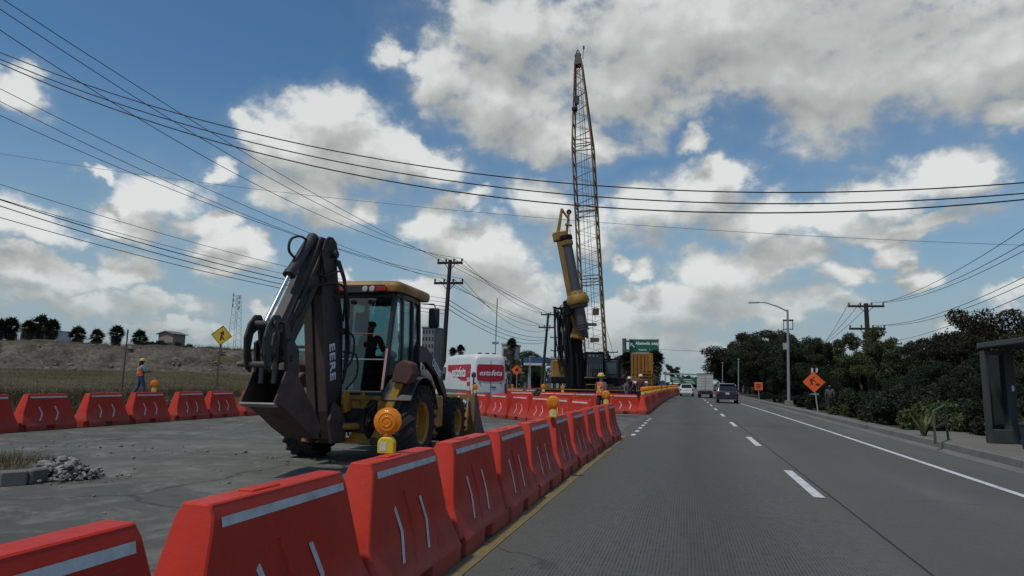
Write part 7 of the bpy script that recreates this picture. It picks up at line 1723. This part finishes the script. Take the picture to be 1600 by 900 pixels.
# fan palms
palm_leaf = leaf_mat('palm_green', (.012, .018, .008), (.04, .05, .022)); palm_dry = leaf_mat('palm_skirt', (.045, .036, .024), (.12, .095, .062))
def palm_proto(seed, crown_r=1.5, th=3.2, skirt=1.6, nl=64):
    r_ = random.Random(seed); mb = MB()
    def fan(c, d, L_, n=9, mbx=None, droop=.34):
        d = d.normalized(); sd = d.cross(Vector((0, 0, 1))); sd = sd.normalized() if sd.length > .05 else Vector((1, 0, 0)); up = sd.cross(d)
        b = c+d*L_*.45; mbx.bar(c, b, .03, .02)
        for k in range(n):
            a = radians(-75+150*k/(n-1)); dd = (d*cos(a)+sd*sin(a)).normalized(); e = b+dd*L_*.62*(1-.25*abs(sin(a)))+Vector((0, 0, -droop*L_*r_.uniform(.3, 1))); w = up.cross(dd).normalized()*.05*L_
            mbx.add([b-w*.5, b+w*.5, b.lerp(e, .6)+w, e, b.lerp(e, .6)-w], [(0, 1, 2, 4), (4, 2, 3)])
    for k in range(nl):
        a = r_.random()*6.28; el = radians(r_.uniform(-15, 88)); fan(Vector((0, 0, th)), Vector((cos(a)*cos(el), sin(a)*cos(el), sin(el))), crown_r*r_.uniform(.8, 1.1), 9, mb)
    crown = mb.mesh('crown', palm_leaf)
    mb = MB()
    for k in range(170):
        z = th-.05-skirt*r_.random()**1.0; a = r_.random()*6.28; f = (th-z)/skirt; el = radians(-38-38*f); fan(Vector((cos(a)*.15, sin(a)*.15, z)), Vector((cos(a)*cos(el), sin(a)*cos(el), sin(el))), crown_r*(.80-.38*f), 5, mb, .1)
    sk = mb.mesh('skirt', palm_dry); mb = MB(); mb.tube([Vector((0, 0, 0)), Vector((0, 0, th*.5)), Vector((0, 0, th))], [.26, .20, .18], 10); return mb.mesh('trunk', bark), crown, sk, th+crown_r
PP = [palm_proto(21, 1.35, 3.2, 1.9, 80), palm_proto(22, 1.35, 3.0, 2.4, 80), palm_proto(23, 1.35, 2.3, 1.3, 70)]
PT = palm_proto(24, 1.1, 7.0, 2.6, 110)
PS = palm_proto(25, 1.15, 4.2, 3.4, 110)
def palm(P, p, h, label, group='fan palms on the plateau'):
    r = empty('fan_palm', p, tr_r.random()*6, label, 'palm tree', group); s = h/P[3]; r.scale = (s,)*3
    for n_, m_ in (('trunk', P[0]), ('crown', P[1]), ('skirt', P[2])): link_mesh(n_, m_, None, r)
for i, (u, v, vb, Y, k, lab) in enumerate(((2, 495, 533, 62, 0, 'fan palm cut by the left edge of the photo'), (19, 492, 531, 63, 1, 'thick fan palm second from the left edge'), (47, 497, 529, 64, 1, 'fan palm just right of the white building'), (65, 488, 527, 70, 0, 'tallest fan palm of the left trio, slightly behind the others'), (83, 495, 530, 66, 1, 'leaning fan palm at the right of the left trio'),
                                           (123, 506, 531, 70, 2, 'small fan palm standing alone right of the trio'), (153, 511, 530, 74, 2, 'lowest fan palm, in the middle of the plateau edge'), (184, 505, 530, 75, 1, 'fan palm above the bare leaning post'), (220, 512, 531, 78, 2, 'fan palm left of the small house'))):
    p = A(u, v, Y); zb = gz(p.x, Y)-.6; palm(PP[k], (p.x, Y, zb), p.z-zb, lab)
for (u, v, Y, P, lab) in ((800, 526, 100, PT, 'tall shaggy fan palm right of the pale tower'), (708, 541, 130, PT, 'thin distant fan palm, left one of the pair above the van'), (720, 537, 130, PT, 'thin distant fan palm, right one of the pair above the van'),
                          (981, 546, 58, PS, 'fan palm behind the green exit sign, left of the formwork'), (1024, 543, 56, PS, 'bushy fan palm behind the green exit sign, right of the formwork')):
    p = A(u, v, Y); palm(P, (p.x, Y, 0), p.z, lab, 'fan palms along the road')
# grasses: field behind the left row
def blades(pos, hs, w, seed):
    rs = np.random.RandomState(seed); n = len(pos); a = rs.rand(n)*6.28; d = np.stack([np.cos(a), np.sin(a), np.zeros(n)], 1); ln = rs.normal(size=(n, 2))*.42
    tip = pos+np.stack([ln[:, 0]*hs, ln[:, 1]*hs, hs], 1); V = np.stack([pos-d*w[:, None], pos+d*w[:, None], tip], 1).reshape(-1, 3); return V, np.arange(3*n).reshape(n, 3)
rs = np.random.RandomState(8)
def field(n, x0, x1, y0, y1, h0, h1, w, pw=1.0):
    x = x1-(x1-x0)*rs.rand(n)**pw; y = y0+(y1-y0)*rs.rand(n); keep = np.array([mnoise.fractal(Vector((a*.22, b*.22, 0)), 1, 2, 4) > -.30+.55*rs.rand() for a, b in zip(x, y)]); x = x[keep]; y = y[keep]
    z = np.array([gz(a, b) for a, b in zip(x, y)])-.05; m = np.array([.75+.6*mnoise.noise(Vector((a*.25, b*.25, 5))) for a, b in zip(x, y)]); return np.stack([x, y, z], 1), (h0+(h1-h0)*rs.rand(len(x)))*m, np.full(len(x), w)
gA = leaf_mat('grass_green', (.024, .024, .009), (.090, .074, .036), trans=.2, scale=.5); gB = leaf_mat('grass_dry', (.085, .066, .034), (.14, .108, .060), trans=.1, scale=.3)
a = blades(*field(60000, -26, -17.2, 6, 62, .30, .75, .009), 1); o = link_mesh('tall_grass', raw_mesh('tall_grass', a[0], a[1], gA)); tag(o, 'tall green weeds growing behind the left row of barriers', 'grass', kind='stuff')
a = blades(*field(80000, -75, -22, 8, 85, .10, .30, .013), 2); o = link_mesh('dry_grass', raw_mesh('dry_grass', a[0], a[1], gB)); tag(o, 'dry yellowish grass covering the sloping field', 'grass', kind='stuff')
pos, hs_, w_ = field(1500, -30, -17.3, 8, 50, .4, .7, .0); pos[:, 2] += hs_*.9; C_ = pos; V, F = leaves(C_, np.full(len(C_), .06), 2600, .030, 0, 1, .2, 1.0)
o = link_mesh('wildflowers', raw_mesh('wildflowers', V, F, leaf_mat('petals', (.35, .35, .28), (.50, .42, .10)))); tag(o, 'tiny white and yellow flowers scattered in the tall weeds', 'flowers', kind='stuff')
# weeds on the plateau rim
pr = []; 
for k in range(9000):
    t = rs.uniform(-50, 45); s_ = rs.uniform(6.0, 11.0); q = CL0+CLD*t+CLN*s_; pr.append((q.x, q.y, gz(q.x, q.y)+.25))
pr = np.array(pr); a = blades(pr, rs.uniform(.2, .75, len(pr)), np.full(len(pr), .02), 3); o = link_mesh('rim_weeds', raw_mesh('rim_weeds', a[0], a[1], gA)); tag(o, 'weeds along the rim of the earth bank', 'weeds', kind='stuff')
for i, (u, Y) in enumerate(((238, 82), (262, 84), (140, 76), (290, 88))):
    p = A(u, 530, Y); z = gz(p.x, Y); plant('b3' if i else 'b1', (p.x, Y, z-.2), 1.6 if i != 2 else 1.1, ['round bush left of the small house', 'bush in front of the small house', 'bush between the lone palms', 'low bush right of the small house'][i], 'bushes on the plateau', 'bush', 'bush', ('stem', 'foliage'), BP)
# ------------------------------------------------------------------ traffic island with grass and broken end
K = [(-16, 4.9), (-11.5, 5.95), (-9.4, 6.75), (-8.55, 7.12), (-8.38, 7.35), (-8.40, 7.62)]; Kb = [(-8.70, 8.15), (-9.4, 8.55), (-12, 8.2), (-16, 7.2)]
mb = MB(); poly = K+Kb
n = len(poly); mb.add([(x, y, -.02) for x, y in poly]+[(x, y, .155) for x, y in poly], [tuple(range(n, 2*n))]+[(i, (i+1) % n, n+(i+1) % n, n+i) for i in range(n)]); tag(mb.build('island', M('island_soil', (.055, .05, .035), .95, dirt=.6, dirt_c=(.09, .085, .07), bmp=.4)), kind='structure')
for (a_, b_) in zip(K, K[1:]): pass
kp = [Vector((x, y, .09)) for x, y in K]; mb = MB()
for a_, b_ in zip(kp, kp[1:]): mb.bar(a_, b_+(b_-a_).normalized()*.01, .16, .20)
tag(mb.build('island_kerb', concrete, None, .02), kind='structure')
xs_ = rs.uniform(-15, -8.75, 9000); ys_ = rs.uniform(5.2, 8.4, 9000)
def inside(x, y):
    c = False; j = n-1
    for i in range(n):
        if (poly[i][1] > y) != (poly[j][1] > y) and x < (poly[j][0]-poly[i][0])*(y-poly[i][1])/(poly[j][1]-poly[i][1])+poly[i][0]: c = not c
        j = i
    return c
pp = np.array([(x, y, .145) for x, y in zip(xs_, ys_) if inside(x, y) and inside(x, y-.15)]); a = blades(pp, rs.uniform(.06, .24, len(pp)), np.full(len(pp), .006), 4); o = link_mesh('island_grass', raw_mesh('island_grass', a[0], a[1], gB)); tag(o, 'short dry grass on the kerbed island at the left', 'grass', kind='stuff')
# rubble heap at the broken end
r_ = random.Random(6); mb = MB(); mb2 = MB()
for k in range(700):
    a = r_.random()*6.28; q = abs(r_.gauss(0, .25)); x, y = -8.42+cos(a)*q*1.2, 7.95+sin(a)*q; hmax = max(0, .28-.42*q); R_ = r_.uniform(.010, .050)*(1.5 if r_.random() < .06 else 1)*(1.2 if q < .35 else .6); z = r_.random()*hmax+R_*.3
    tgt = mb if r_.random() < .65 else mb2; rock(tgt, (x, y, z), R_*1.35, r_)
tag(mb.build('rubble', M('rubble_grey', (.25, .245, .225), .95, dirt=.4, dirt_c=(.10, .10, .09), scale=9), None, 0), 'heap of pale broken concrete at the end of the grassy island', 'rubble', kind='stuff')
tag(mb2.build('dark_rubble', M('rubble_dark', (.13, .12, .105), .95), None, 0), 'dark soil clods mixed into the broken concrete heap', 'rubble', kind='stuff')
# loose debris over the yard
mb = MB()
for k in range(260):
    x, y = r_.uniform(-15, -2.6), r_.uniform(6, 27); R_ = r_.uniform(.006, .03); rock(mb, (x, y, R_*.35), R_*1.1, r_)
for k in range(60):
    x, y = -9.5+r_.uniform(-3, 5), 11+r_.gauss(0, 1.0)*.5+r_.uniform(-.5, .5); R_ = r_.uniform(.01, .045); rock(mb, (x, y, R_*.35), R_*1.1, r_)
tag(mb.build('debris', M('debris_grey', (.20, .195, .175), .95)), 'small stones and crumbs scattered over the work area', 'debris', kind='stuff')
mb = MB()
for k in range(40):
    x, y = r_.choice([(-1.45, 0), (5.85, 0)])[0]+r_.gauss(0, .10), r_.uniform(4, 34); R_ = r_.uniform(.006, .02); rock(mb, (x, y, R_*.4+.01), R_*1.2, r_)
tag(mb.build('road_grit', M('debris_grey', (0, 0, 0))), 'grit collected along the yellow line and the gutter', 'debris', kind='stuff')
